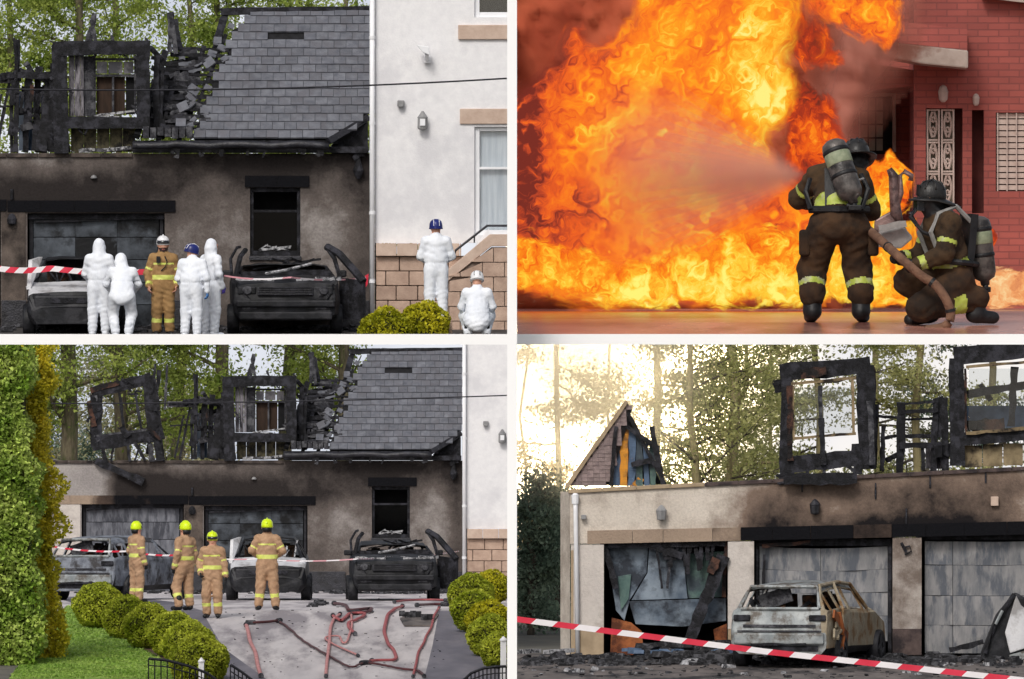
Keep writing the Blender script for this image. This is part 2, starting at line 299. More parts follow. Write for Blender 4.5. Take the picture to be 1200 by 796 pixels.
def link(name, me, parent=None, bevel=0, **tags):
    o = bpy.data.objects.new(name, me); COL.objects.link(o)
    if parent is not None:
        o.parent = parent
        if parent.type == 'EMPTY' or parent.get('_c'):
            pass
        wm = WM.get(parent.name, Matrix()); o.matrix_parent_inverse = wm.inverted()
    WM[o.name] = Matrix()
    if bevel:
        b = o.modifiers.new('bevel', 'BEVEL'); b.width = bevel; b.segments = 2; b.limit_method = 'ANGLE'
    for k, v in tags.items(): o[k] = v
    return o
WM = {}    # world matrix of every parent, kept by hand so that children can be written in world coordinates
def thing(name, label, category, loc=(0, 0, 0), group=None, rot=0):
    o = bpy.data.objects.new(name, None); COL.objects.link(o); o.location = loc; o.rotation_euler = (0, 0, rot)
    o['label'] = label; o['category'] = category
    if group: o['group'] = group
    WM[o.name] = Matrix.Translation(Vector(loc)) @ Matrix.Rotation(rot, 4, 'Z'); return o
def children_of(): 
    d = {}
    for o in SC.objects:
        if o.parent: d.setdefault(o.parent.name, []).append(o)
    return d
def copy_tree(o, shift, kids, parent=None, label=None):
    c = o.copy(); COL.objects.link(c)
    if parent is None:
        c.location = Vector(o.location) + Vector(shift)
        if label: c['label'] = label
    else: c.parent = parent; c.matrix_parent_inverse = o.matrix_parent_inverse.copy()
    for ch in kids.get(o.name, []): copy_tree(ch, None, kids, c)
    return c
def at_origin(parentloc, rot=0):
    return None
def vis(px, py, D, m): return P(px, py, D)

def sheet(name, mat, xs, ys, inside, pos, t, attr=None, parent=None, back=Vector((0, 1, 0)), **tags):
    """slab of thickness t cut on a px grid (xs, ys); inside(px,py) says which cells are solid; pos(px,py) -> front point"""
    nx, ny = len(xs), len(ys); sol = [[inside((xs[i]+xs[i+1])/2, (ys[j]+ys[j+1])/2) for j in range(ny-1)] for i in range(nx-1)]
    idx = {}; V = []; A = []; Fc = []
    def vid(i, j, k):
        key = (i, j, k)
        if key not in idx:
            idx[key] = len(V); p = pos(xs[i], ys[j]); V.append(tuple(p + back*(t*k))); A.append(attr(xs[i], ys[j]) if attr else 0)
        return idx[key]
    S_ = lambda i, j: 0 <= i < nx-1 and 0 <= j < ny-1 and sol[i][j]
    for i in range(nx-1):
        for j in range(ny-1):
            if not sol[i][j]: continue
            Fc.append((vid(i, j, 0), vid(i, j+1, 0), vid(i+1, j+1, 0), vid(i+1, j, 0)))
            Fc.append((vid(i, j, 1), vid(i+1, j, 1), vid(i+1, j+1, 1), vid(i, j+1, 1)))
            if not S_(i-1, j): Fc.append((vid(i, j, 0), vid(i, j, 1), vid(i, j+1, 1), vid(i, j+1, 0)))
            if not S_(i+1, j): Fc.append((vid(i+1, j, 0), vid(i+1, j+1, 0), vid(i+1, j+1, 1), vid(i+1, j, 1)))
            if not S_(i, j-1): Fc.append((vid(i, j, 0), vid(i+1, j, 0), vid(i+1, j, 1), vid(i, j, 1)))
            if not S_(i, j+1): Fc.append((vid(i, j+1, 0), vid(i, j+1, 1), vid(i+1, j+1, 1), vid(i+1, j+1, 0)))
    me = bpy.data.meshes.new(name); me.from_pydata(V, [], Fc); me.materials.append(mat)
    if attr:
        at = me.attributes.new('soot', 'FLOAT', 'POINT'); at.data.foreach_set('value', A)
    me.update(); return link(name, me, parent, **tags)
def cuts(a, b, step, extra=()):
    s = set([a, b] + [e for e in extra if a < e < b]); x = a + step
    while x < b:
        if all(abs(x-e) > step*.35 for e in s): s.add(x)
        x += step
    return sorted(s)
def blobs(lst, base=0.0):
    def f(x, y):
        s = base
        for (cx, cy, rx, ry, a) in lst: s += a*math.exp(-((x-cx)/rx)**2 - ((y-cy)/ry)**2)
        return s
    return f

# ------------------------------------------------------------------ implicit bodies (surface nets)
def surface_nets(f, org, h):
    s = f < 0; nx, ny, nz = f.shape
    c = s[:-1, :-1, :-1].astype(np.int8)*0
    off = [(i, j, k) for i in (0, 1) for j in (0, 1) for k in (0, 1)]
    sl = lambda a, o: a[o[0]:nx-1+o[0], o[1]:ny-1+o[1], o[2]:nz-1+o[2]]
    for o in off: c = c + sl(s, o)
    act = (c > 0) & (c < 8); I = np.argwhere(act)
    idx = -np.ones(act.shape, np.int64); idx[tuple(I.T)] = np.arange(len(I))
    acc = np.zeros((len(I), 3)); cnt = np.zeros(len(I))
    for a in off:
        for ax in range(3):
            if a[ax]: continue
            b = list(a); b[ax] = 1
            fa = f[I[:, 0]+a[0], I[:, 1]+a[1], I[:, 2]+a[2]]; fb = f[I[:, 0]+b[0], I[:, 1]+b[1], I[:, 2]+b[2]]
            m = (fa < 0) != (fb < 0); t = np.where(m, fa/np.where(m, fa-fb, 1), 0)
            p = np.tile(np.array(a, float), (len(I), 1)); p[:, ax] += t
            acc += p*m[:, None]; cnt += m
    V = (I + acc/cnt[:, None])*h + np.array(org)
    Q = []
    for ax in range(3):
        sa = [slice(1, -1)]*3; sb = [slice(1, -1)]*3; sa[ax] = slice(0, -1); sb[ax] = slice(1, None)
        A = s[tuple(sa)]; B = s[tuple(sb)]; E = np.argwhere(A != B)
        if not len(E): continue
        base = E + 1; base[:, ax] -= 1
        u, v = [(1, 2), (2, 0), (0, 1)][ax]
        def cell(du, dv):
            q = base.copy(); q[:, u] -= du; q[:, v] -= dv; return idx[q[:, 0], q[:, 1], q[:, 2]]
        q = np.stack([cell(0, 0), cell(1, 0), cell(1, 1), cell(0, 1)], 1)
        flip = ~A[tuple(E.T)]
        q[flip] = q[flip][:, ::-1]; Q.append(q)
    return V, np.concatenate(Q)
def prim_d(p, pr):
    a = np.array(pr['a'], float); b = np.array(pr['b'], float); ra, rb = pr['r']
    ab = b-a; L2 = ab.dot(ab) + 1e-9; ap = p-a; t = np.clip((ap@ab)/L2, 0, 1); d = ap - t[..., None]*ab
    if 'n' in pr:
        n = np.array(pr['n'], float); n /= np.linalg.norm(n); dn = d@n; d2 = (d*d).sum(-1) - dn*dn + (dn/pr['k'])**2; ds = np.sqrt(np.maximum(d2, 0))
        return (ds - (ra+(rb-ra)*t))*min(1, (1+pr['k'])/2), t
    return np.sqrt((d*d).sum(-1)) - (ra+(rb-ra)*t), t
def implicit(prims, h, blend=.03, wr=0.0, seed=0, pad=.05):
    lo = np.min([np.minimum(p['a'], p['b']) - max(p['r']) for p in prims], 0) - pad; hi = np.max([np.maximum(p['a'], p['b']) + max(p['r']) for p in prims], 0) + pad
    n = np.ceil((hi-lo)/h).astype(int) + 1
    g = np.stack(np.meshgrid(*[lo[i]+h*np.arange(n[i]) for i in range(3)], indexing='ij'), -1)
    f = None
    for p in prims:
        d, _ = prim_d(g, p)
        if f is None: f = d; continue
        k = p.get('bl', blend); hh = np.clip(.5+.5*(f-d)/k, 0, 1); f = f*(1-hh) + d*hh - k*hh*(1-hh)
    if wr:
        x, y, z = g[..., 0]+seed, g[..., 1]+seed*1.7, g[..., 2]
        f = f + wr*(np.sin(38*z + 5*np.sin(11*x+3*y) + 3*np.sin(17*y)) * np.sin(9*x+7*z+seed) + .7*np.sin(23*x+31*z*.6+4*np.sin(13*z+5*y)) * np.sin(14*y+11*z) + .5*np.sin(61*z+17*x+3*np.sin(20*y)))
    if 0 < wr < .003:      # thin overall: gathered waist, bunched knees and ankles
        x, y, z = g[..., 0], g[..., 1], g[..., 2]; an = np.arctan2(y, x); bot = lo[2]
        f = f + .010*np.exp(-((z-1.04)/.022)**2)*(z < 2) + .005*np.sin(26*an+6*z+seed)*np.exp(-((z-1.06)/.10)**2)
        f = f + .0045*np.sin(75*z+14*x+2*np.sin(19*y+seed))*(np.exp(-((z-.24)/.16)**2) + .6*np.exp(-((z-.55)/.10)**2)) + .004*np.sin(48*z-20*np.abs(x)+seed)*np.exp(-((z-1.28)/.16)**2)
    return surface_nets(f, lo, h)
def implicit_mesh(name, prims, mats, h, blend=.03, wr=0, seed=0, paint=None):
    V, Q = implicit(prims, h, blend, wr, seed)
    me = bpy.data.meshes.new(name); me.from_pydata(V.tolist(), [], Q.tolist())
    for m in mats: me.materials.append(m)
    C = V[Q].mean(1); best = np.full(len(C), 1e9); mi = np.zeros(len(C), int)
    for p in prims:
        d, t = prim_d(C, p); m = d < best
        pm = np.full(len(C), p.get('m', 0))
        for (t0, t1, k) in p.get('bands', ()): pm[(t >= t0) & (t <= t1)] = k
        mi[m] = pm[m]; best[m] = d[m]
    if paint is not None: mi = paint(C, mi)
    me.polygons.foreach_set('material_index', mi.tolist()); me.polygons.foreach_set('use_smooth', [True]*len(Q)); me.update()
    return me
# ------------------------------------------------------------------ people
def lk(name, me, parent, **tags):
    """child written in its parent's own coordinates"""
    o = bpy.data.objects.new(name, me); COL.objects.link(o); o.parent = parent; WM[o.name] = Matrix()
    for k, v in tags.items(): o[k] = v
    return o
STAND = dict(pelvis=(0, 0, .97), belly=(0, 0, 1.12), chest=(0, .0, 1.34), neck=(0, 0, 1.49), head=(0, -.01, 1.66),
    shL=(.185, 0, 1.43), elL=(.25, .02, 1.15), wrL=(.26, -.06, .90), shR=(-.185, 0, 1.43), elR=(-.25, .02, 1.15), wrR=(-.26, -.06, .90),
    hipL=(.095, 0, .92), knL=(.11, -.02, .50), anL=(.12, .01, .10), toL=(.14, -.15, .05),
    hipR=(-.095, 0, .92), knR=(-.11, -.02, .50), anR=(-.12, .01, .10), toR=(-.14, -.15, .05))
def glove(wr, el, mat, parent, curl=.5, side=1, target=None, fat=1.0, name='glove'):
    """palm, four fingers of different lengths and a thumb on its side"""
    wr = Vector(wr); d = (Vector(target)-wr).normalized() if target else (wr-Vector(el)).normalized()
    ref = Vector((side, 0, 0)); n = (ref - d*ref.dot(d)); n = n.normalized() if n.length > .1 else Vector((0, 1, 0))   # back of the hand
    u = d.cross(n).normalized(); fwd = Vector((0, -1, 0))
    if u.dot(fwd) < 0: u = -u
    pr = [dict(a=wr, b=wr+d*.075, r=(.03*fat, .036*fat), n=n, k=.6)]
    for i, (o, ln) in enumerate(((.029, .070), (.010, .080), (-.010, .074), (-.029, .058))):
        k = wr + d*.088 + u*o*fat; c = curl*(1+.12*i)
        d1 = (d*math.cos(c) - n*math.sin(c)); d2 = (d*math.cos(2*c) - n*math.sin(2*c))
        p1 = k + d1*ln*.55; p2 = p1 + d2*ln*.5
        pr += [dict(a=k - d*.02, b=p1, r=(.0105*fat, .0098*fat), bl=.008), dict(a=p1, b=p2, r=(.0098*fat, .0082*fat), bl=.008)]
    t0 = wr + d*.03 + u*.026*fat; t1 = t0 + (d*.5 + u*.75 - n*.15).normalized()*.04; t2 = t1 + (d*.9 + u*.25 - n*.4).normalized()*.032
    pr += [dict(a=t0, b=t1, r=(.015*fat, .0125*fat), bl=.012), dict(a=t1, b=t2, r=(.0125*fat, .010*fat), bl=.01)]
    pr += [dict(a=wr-d*.05, b=wr, r=(.04*fat, .034*fat), bl=.02)]
    lk(name, implicit_mesh(name, [dict(p, a=tuple(p['a']), b=tuple(p['b'])) for p in pr], [mat], .0055, .02), parent)
def body(p, kit, J, mats, h, seed, wr, hood=False, face=True):
    v = lambda k: np.array(J[k], float)
    side = v('shL') - v('shR'); side /= np.linalg.norm(side); up = v('neck') - v('pelvis'); up /= np.linalg.norm(up); n = np.cross(side, up); n /= np.linalg.norm(n)
    B = dict(
     suit=dict(arm=(.078, .066, .05), leg=(.125, .098, .082), tor=(.20, .215, .19), sh=.085, k=.68),
     fire=dict(arm=(.082, .070, .056), leg=(.125, .098, .09), tor=(.20, .21, .205), sh=.09, k=.70),
     heavy=dict(arm=(.095, .086, .066), leg=(.155, .128, .118), tor=(.225, .225, .225), sh=.10, k=.78))[kit]
    pr = []
    aL, aE, aW = B['arm']; l1, l2, l3 = B['leg']; t1, t2, t3 = B['tor']
    for s in 'LR':
        pr += [dict(a=v('sh'+s), b=v('el'+s), r=(aL, aE), m=0, bands=[(.55, .68, 1)] if kit == 'heavy' else ([(.62, .74, 1)] if kit == 'fire' else []), id='ua'),
               dict(a=v('el'+s), b=v('wr'+s), r=(aE, aW), m=0, bands=[(.68, .9, 1)] if kit != 'suit' else [])]
        pr += [dict(a=v('hip'+s), b=v('kn'+s), r=(l1, l2), m=4), dict(a=v('kn'+s), b=v('an'+s)+np.array((0, 0, .13 if kit == 'heavy' else .04)), r=(l2, l3), m=4, bands=[(.52, .74, 1)] if kit == 'heavy' else ([(.45, .66, 1)] if kit == 'fire' else []))]
    bel = [(.30, .52, 1)] if kit == 'fire' else []
    pr += [dict(a=v('pelvis')-up*.03, b=v('belly'), r=(t1*.93, t2*.9), n=n, k=B['k'], m=4 if kit != 'suit' else 0),
           dict(a=v('belly')-up*.03, b=v('chest')+up*.02, r=(t2*.92, t3*.98), n=n, k=B['k'], m=0, bands=([(0, .12, 1)] if kit == 'heavy' else [(-.1, .12, 1), (.84, .96, 1)] if kit == 'fire' else []), bl=.05),
           dict(a=v('shL')*.8+v('chest')*.2, b=v('shR')*.8+v('chest')*.2, r=(B['sh'],)*2, n=n, k=.85, m=0, bl=.07),
           dict(a=v('chest')+up*.08, b=v('neck')+up*.02, r=(.10, .07), m=0, bl=.07)]
    hd = v('head'); nk = v('neck'); fw = np.array(J.get('look', n)); fw = fw/np.linalg.norm(fw); hu = np.array((0, 0, 1.)) - fw*fw[2]; hu /= np.linalg.norm(hu); hs_ = np.cross(fw, hu)
    if hood:
        pr += [dict(a=hd-hu*.02, b=hd+hu*.045-fw*.01, r=(.108, .102), m=0, bl=.05), dict(a=nk, b=hd-hu*.05, r=(.10, .105), m=0, bl=.06)]
        if face: pr += [dict(a=hd+fw*.055-hu*.03, b=hd+fw*.055+hu*.02, r=(.066, .07), m=3, bl=.006)]
    else:
        pr += [dict(a=nk, b=hd-hu*.04, r=(.062, .06) if kit != 'heavy' else (.10, .10), m=2 if kit != 'heavy' else 7), dict(a=hd+hu*.03-fw*.015, b=hd+hu*.035-fw*.02, r=(.098, .096), m=2),
               dict(a=hd-hu*.075+fw*.035, b=hd+hu*.0+fw*.03, r=(.052, .07), m=2), dict(a=hd-hu*.06-fw*.03, b=hd-hu*.0-fw*.02, r=(.09, .1) if kit == 'heavy' else (.05, .05), m=7 if kit == 'heavy' else 2), dict(a=hd+fw*.105-hu*.02, b=hd+fw*.088+hu*.02, r=(.014, .009), m=2, bl=.012),
               dict(a=hd+hs_*.098-hu*.01, b=hd+hs_*.1+hu*.02, r=(.016, .018), m=2, bl=.008), dict(a=hd-hs_*.098-hu*.01, b=hd-hs_*.1+hu*.02, r=(.016, .018), m=2, bl=.008)]
    def paint(C, mi):
        q = C - hd; f_ = q@fw; u_ = q@hu; s_ = np.abs(q@hs_); r_ = np.linalg.norm(q, axis=1)
        e = (r_ < .15) & (f_ > .06) & (np.abs(u_-.012) < .011) & (np.abs(s_-.036) < .016); mi[e & (mi >= 2) & (mi <= 3)] = 5      # eyes
        mth = (r_ < .16) & (f_ > .06) & (np.abs(u_+.066) < .008) & (s_ < .026); mi[mth & (mi == 2)] = 6               # mouth
        if J.get('beard'): mi[(r_ < .17) & (f_ > .03) & (u_ < -.045) & (mi == 2)] = 5
        if kit == 'heavy' and J.get('tanstripe'): pass
        return mi
    m = [mats['top'], mats.get('band', mats['top']), MT['skin'], MT['skin'], mats.get('leg', mats['top']), MT['beard'], MT['rust_lip'], MT['blackkit']]
    me = implicit_mesh('person', pr, m, h, .045, wr, seed, paint)
    return me, dict(n=n, up=up, side=side, fw=fw, hu=hu, hs=hs_)
MT['rust_lip'] = M('lips', lin(150, 84, 78), lin(166, 96, 90), 9, rough=.5, bump=0)
def boots(J, parent, mat, fat=1.0, name='boot'):
    for s in 'LR':
        a = Vector(J['an'+s]); t = Vector(J['to'+s]); 
        pr = [dict(a=a+Vector((0, 0, .16)), b=a, r=(.062*fat, .06*fat)), dict(a=a+Vector((0, 0, -.035)), b=t, r=(.052*fat, .046*fat), n=(0, 0, 1), k=.9), dict(a=a+(a-t)*.25+Vector((0, 0, -.04)), b=a+Vector((0, 0, -.02)), r=(.045*fat, .05*fat))]
        lk(name, implicit_mesh(name, [dict(p, a=tuple(p['a']), b=tuple(p['b'])) for p in pr], [mat], .011, .03), parent)
def rotm(fr): return Matrix((tuple(-fr['hs']), tuple(-fr['fw']), tuple(fr['hu']))).transposed()
def helmet(J, fr, parent, mat, kind):
    h = Vector(J['head']); Q = rotm(fr); fw = Vector(fr['fw']); hu = Vector(fr['hu'])
    b = MB(); c = h + hu*(.06 if kind == 'uk' else .035) - fw*.018
    prof = [(.118, -.055), (.124, -.03), (.124, 0), (.118, .04), (.104, .075), (.078, .102), (.044, .118), (.01, .123)]
    b.lathe(c, prof, 20, rot=Q, sx=.95, sy=1.12)
    hm = b.build('helmet', mat, None, smooth=True); hm.parent = parent; hm.matrix_parent_inverse = Matrix()
    b = MB()
    if kind == 'uk':      # rounded jet-style shell with a ridge, peak and dark visor band
        b.tube([c + Q @ Vector((0, y, z)) for y, z in ((.13, .02), (.115, .075), (.06, .118), (0, .128), (-.06, .118), (-.115, .075))], .016, 6)
        e = b.build('helmet_ridge', mat, None, smooth=True); e.parent = hm
        v = MB(); v.arc(c - hu*.0 + fw*.006, [(.128, -.03), (.134, -.01), (.130, .03)], Q, 205, 335, 14, .95, 1.12); w = v.build('visor', MT['visor'], None, smooth=True); w.parent = hm
        ns = MB(); ns.arc(c - hu*.075 - fw*.015, [(.095, -.07), (.112, .03)], Q, 5, 175, 14, .95, 1.0); w = ns.build('neck_guard', MT['blackkit'], None, smooth=True); w.parent = hm
    elif kind == 'us':    # traditional helmet: wide brim, longer at the back, raised combs
        vs = []; n = 28
        for j in range(n):
            a = 2*math.pi*j/n; cx, cy = math.cos(a), math.sin(a); ext = .05 + (.085 if cy > 0 else .03)*abs(cy)**1.5
            for r_, dz in ((.11, -.035), (.12+ext, -.06-(.045*max(0, cy))), (.12+ext, -.072-(.045*max(0, cy))), (.11, -.06)): vs.append(c + Q @ Vector((cx*r_*.95, cy*r_*1.12, dz)))
        fs = []
        for j in range(n):
            for k in range(4): fs.append((j*4+k, j*4+(k+1) % 4, ((j+1) % n)*4+(k+1) % 4, ((j+1) % n)*4+k))
        b.add(vs, fs); e = b.build('helmet_brim', mat, None, smooth=True); e.parent = hm
        q = MB()
        for k in range(4):
            a = k*math.pi/4; q.tube([c + Q @ Vector((math.cos(a)*r_*.95, math.sin(a)*r_*1.12, z)) for r_, z in ((-.12, .04), (-.08, .11), (0, .135), (.08, .11), (.12, .04))], .008, 5)
        e = q.build('helmet_ribs', mat, None, smooth=True); e.parent = hm
        s = MB(); s.box(c + Q @ Vector((0, -.135, .03)), (.07, .012, .1), Q); e = s.build('front_shield', MT['blackkit'], None); e.parent = hm
        m_ = MB(); m_.box(c + Q @ Vector((0, -.12, -.10)), (.13, .07, .13), Q); m_.tube([c + Q @ Vector((0, -.14, -.14)), c + Q @ Vector((0, -.2, -.19)), c + Q @ Vector((0, -.13, -.3))], .022, 8)
        e = m_.build('face_mask', MT['visor'], None, bevel=.02); e.parent = hm
    else:                 # climbing-type safety helmet
        vs = MB(); vs.lathe(c - hu*.045, [(.128, -.012), (.134, 0), (.126, .012)], 20, rot=Q, sx=.95, sy=1.14); e = vs.build('helmet_rim', mat, None, smooth=True); e.parent = hm
        v = MB()
        for k in (-.05, .05): v.tube([c + Q @ Vector((k, y, z)) for y, z in ((.13, .0), (.10, .08), (0, .122), (-.10, .08))], .008, 5)
        e = v.build('helmet_ridge', MT['helmet_white'] if kind == 'blue' else MT['knee'], None); e.parent = hm
    return hm
def tank(a, b, r, parent, label=True):
    a = Vector(a); b = Vector(b); d = (b-a); ln = d.length; d.normalize()
    m = MB(); m.lathe(a, [(.012, -.012), (r*.55, 0), (r*.9, .03), (r, .07), (r, ln-.09), (r*.85, ln-.04), (r*.4, ln-.01), (r*.36, ln+.03), (.02, ln+.035)], 22, axis=d)
    o = m.build('air_cylinder', MT['tank'], None, smooth=True); o.parent = parent
    if label:
        l = MB(); l.lathe(a, [(r+.001, ln*.22), (r+.004, ln*.23), (r+.004, ln*.40), (r+.001, ln*.41)], 22, axis=d); e = l.build('cylinder_label', MT['tank_label'], None, smooth=True); e.parent = o
    for k in (.15, .55):
        l = MB(); l.lathe(a, [(r+.002, ln*k), (r+.008, ln*k+.008), (r+.008, ln*k+.03), (r+.002, ln*k+.038)], 18, axis=d); e = l.build('cylinder_band', MT['blackkit'], None, smooth=True); e.parent = o
    v = MB(); v.tube([b + d*.02, b + d*.07], .03, 10); v.tube([b + d*.05, b + d*.05 + Vector((.07, -.02, 0))], .024, 8); v.box(b + d*.07, (.12, .06, .05)); e = v.build('cylinder_valve', MT['blackkit'], None, bevel=.008); e.parent = o
    return o
def person(label, loc, rot, kit, mats, J=None, scale=1, group=None, hood=False, helm=None, gl=None, seed=0, h=.017, wr=.006, face=True, curl=.5, fat=1.0, boot=True, tgt=(None, None), bootmat=None):
    Jn = dict(STAND); Jn.update(J or {})
    t = thing('person', label, 'person', loc, group, rot); t.scale = (scale,)*3; WM[t.name] = WM[t.name] @ Matrix.Scale(scale, 4)
    me, fr = body(t, kit, Jn, mats, h, seed, wr, hood, face); lk('body', me, t)
    for s, sd, tg in (('L', 1, tgt[0]), ('R', -1, tgt[1])):
        glove(Jn['wr'+s], Jn['el'+s], gl or MT['blackkit'], t, curl, sd, tg, fat)
    if boot: boots(Jn, t, bootmat or (MT['suit'] if kit == 'suit' else MT['blackkit']), 1.4 if kit == 'heavy' else 1.05, 'boot' if kit != 'suit' else 'shoe_cover')
    if helm: helmet(Jn, fr, t, helm[0], helm[1])
    return t, fr, Jn
# ------------------------------------------------------------------ the burnt house (seen by two of the four views) in real metres
K1 = 63.6                                   # picture pixels of the upper-left view per metre at the house front
def sites():
    a = P(435, 180, 283.0); b = P(543, 540, 375.0); return a, b
T1, T3 = sites()
def burnt_house(T, tag_, where):
    R.seed(11)
    q = lambda px, py, dy=0.0: T + Vector(((px-435)/K1, dy, (180-py)/K1))
    H = thing('burnt_house', f'burnt harled house, black roof timbers, {where}', 'house', q(200, 388))
    G1 = (32, 250, 193, 384); G0 = (-158, 247, 1, 384); WN = (293, 220, 352, 300)
    holes = [G1, G0, WN]; inh = lambda x, y: any(h[0] < x < h[2] and h[1] < y < h[3] for h in holes)
    soot = blobs([(110, 225, 170, 30, .62), (-80, 222, 70, 26, .65), (322, 190, 120, 18, .55), (322, 215, 60, 26, .3), (230, 330, 60, 100, .12), (424, 190, 22, 60, .5), (425, 330, 16, 80, .35), (330, 400, 200, 22, .5), (385, 290, 36, 60, -.12), (266, 225, 34, 44, -.10), (40, 190, 120, 12, -.1), (230, 250, 60, 60, -.1), (390, 250, 40, 50, -.08)], .44)
    def sf(x, y):
        s = soot(x, y)
        if x < -95: s -= min(.8, (-95-x)/22*.5)
        return s
    xs = cuts(-212, 434, 6, [h[0] for h in holes]+[h[2] for h in holes]); ys = cuts(180, 384, 6, [h[1] for h in holes]+[h[3] for h in holes])
    sheet('front_wall', MT['wall'], xs, ys, lambda x, y: not inh(x, y), lambda x, y: q(x, y), .3, sf, H)
    MB().span(q(-212, 180, .3), q(-206, 384, 5)).build('side_wall', MT['wall'], H)
    # coping stones along the wall head
    for i in range(10):
        a, b = -214+37*i, -214+37*(i+1)-.8
        MB().span(q(a, 179.6, -.05), q(b, 184.5, .35)).build('coping_stone', MT['sooty_coping'], H, bevel=.01)
    # lintels: several stones side by side
    for (a, b, y0, y1, n, sv) in ((-212, 8, 234, 247.5, 6, .75), (8.8, 206, 235, 248.5, 5, 1.35), (287, 363, 206, 219.5, 2, 1.0)):
        for i in range(n):
            x0, x1 = a+(b-a)*i/n, a+(b-a)*(i+1)/n-.5; 
            sheet('lintel_stone', MT['stone_lintel'], cuts(x0, x1, 8), [y0, (y0+y1)/2, y1], lambda x, y: True, lambda x, y: q(x, y, -.035), .3, lambda x, y: sv - (max(0, -100-x)*.02 if x < 0 else 0)+.3, H)
    # pillars' light quoin strips and plinth
    sheet('pillar_face', MT['pillar'], cuts(-206, -160, 8), cuts(247.5, 350, 8), lambda x, y: True, lambda x, y: q(x, y, -.02), .1, lambda x, y: .15, H)
    sheet('pillar_face', MT['pillar'], cuts(2, 30, 7), cuts(249, 352, 8), lambda x, y: True, lambda x, y: q(x, y, -.02), .1, lambda x, y: .85-.002*(y-250), H)
    for a, b in ((-206, -158.6), (1.5, 31), (194, 252), (398, 433)):
        MB().span(q(a, 352, -.04), q(b, 384, .1)).build('plinth_stone', MT['gutter'] if a > 0 else MT['sandstone'], H, bevel=.01)
    # garages: dark inside, sectional door sheets hanging in
    for (g, dm, sag) in ((G1, 'door_dark', 0), (G0, 'door_metal', 1)):
        D = MB(); x0, y0, x1, y1 = g
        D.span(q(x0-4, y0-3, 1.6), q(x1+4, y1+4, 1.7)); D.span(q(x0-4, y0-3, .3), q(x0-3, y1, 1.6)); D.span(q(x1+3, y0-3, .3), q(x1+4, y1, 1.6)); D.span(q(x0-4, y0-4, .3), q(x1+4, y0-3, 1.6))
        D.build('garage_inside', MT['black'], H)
        dr = MB().span(q(x0+2, y0+1, .24), q(x0+6, y1, .3)).span(q(x1-6, y0+1, .24), q(x1-2, y1, .3)).build('garage_door_track', MT['dark_metal'], H)
        rows = 5; hh = (y1-y0-2)/rows
        for r_ in range(rows):
            for c_ in range(3):
                a = x0+7+(x1-x0-14)/3*c_; b = a+(x1-x0-14)/3-.4; t = y0+2+hh*r_; u = t+hh-.9; j = rr(-.02, .02)
                s1 = sag*(3.0*math.sin(math.pi*(a-x0)/(x1-x0))) if r_ == 0 else 0
                MB().add([q(a, t+s1, .22+j), q(b, t+s1*.5, .22-j), q(b, u, .24), q(a, u, .24+j), q(a, t+s1, .27+j), q(b, t+s1*.5, .27-j), q(b, u, .29), q(a, u, .29+j)],
                         [(0, 1, 2, 3), (7, 6, 5, 4), (0, 4, 5, 1), (1, 5, 6, 2), (2, 6, 7, 3), (3, 7, 4, 0)]).build('door_panel', MT[dm], H)
        bb = MB(); bb.span(q(x0+1, y0+.5, .12), q(x1-1, y0+7, .2)); bb.beam(q(x0+8, y0+10, .15), q(x1-30, y0+6 if not sag else y0+1, .15), .04, .04, .2, 5)
        bb.build('charred_door_head', MT['char'], H)
    # small window
    W = MB(); x0, y0, x1, y1 = WN
    for a in ((x0, y0, x0+4, y1), (x1-4, y0, x1, y1), (x0+4, y0, x1-4, y0+5), (x0+4, y1-6, x1-4, y1), (x0+4, 246, x1-4, 249)): W.span(q(a[0], a[1], .08), q(a[2], a[3], .18))
    wf = W.build('window_frame', MT['char'], H, bevel=.005)
    MB().span(q(x0-2, y0-2, .9), q(x1+2, y1+2, 1.0)).build('window_dark', MT['black'], wf)
    MB().span(q(x0+4, 249, .12), q(x1-4, y1-6, .13)).build('pane', MT['glass_dirty'], wf)
    w2 = MB(); w2.span(q(x0-1, 300, -.06), q(x1+1, 305, .2)); w2.build('window_sill', MT['gutter'], H, bevel=.008)
    cv = MB()
    for i in range(7): cv.beam(q(302+rr(0, 40), 286+rr(0, 6), .1), q(300+rr(0, 40), 291+rr(0, 3), .06), .02, .02)
    cv.build('ash_flakes', MT['ash'], wf)
    # lamp bracket, alarm box, dome light on the wall
    for (x, y) in ((110, 209), (-82, 209)):
        b = MB(); b.lathe(q(x, y-1, -.03), [(.01, .045), (.04, .03), (.062, -.005), (.055, -.02)], 12); b.build('dome_lamp', MT['grey_plastic'], H)
    MB().tube([q(14, 222, -.02), q(14, 234, -.04)], .03).build('cable_clip', MT['char'], H); b = MB(); b.lathe(q(14, 258, -.08), [(.02, -.1), (.08, -.07), (.09, .02), (.05, .1), (.01, .12)], 10); b.build('wall_lantern', MT['char'], H)
    b = MB(); b.lathe(q(420, 200, -.1), [(.02, -.16), (.06, -.1), (.1, 0), (.06, .12), (.02, .3)], 9); b.beam(q(414, 186, -.1), q(426, 180, -.1), .1, .1, .3, 3); b.build('melted_bracket', MT['char'], H)
    # --- roof: front slope of tiles
    eave, ridge = 163.0, 7.0
    def rf(px, py, lift=0): 
        k = (eave-py)/(eave-ridge); return q(px, py, -.28 + k*2.55 - lift)
    edge = [(5, 305), (12, 285), (22, 288), (34, 266), (48, 272), (58, 262), (70, 270), (82, 248), (95, 244), (106, 246), (118, 236), (130, 228), (142, 232), (150, 226), (163, 225)]
    def left(py):
        for (y0, x0), (y1, x1) in zip(edge, edge[1:]):
            if y0 <= py <= y1: return x0+(x1-x0)*(py-y0)/(y1-y0)
        return 305
    right = lambda py: 432 if py < 139 else 432-(py-139)*1.55
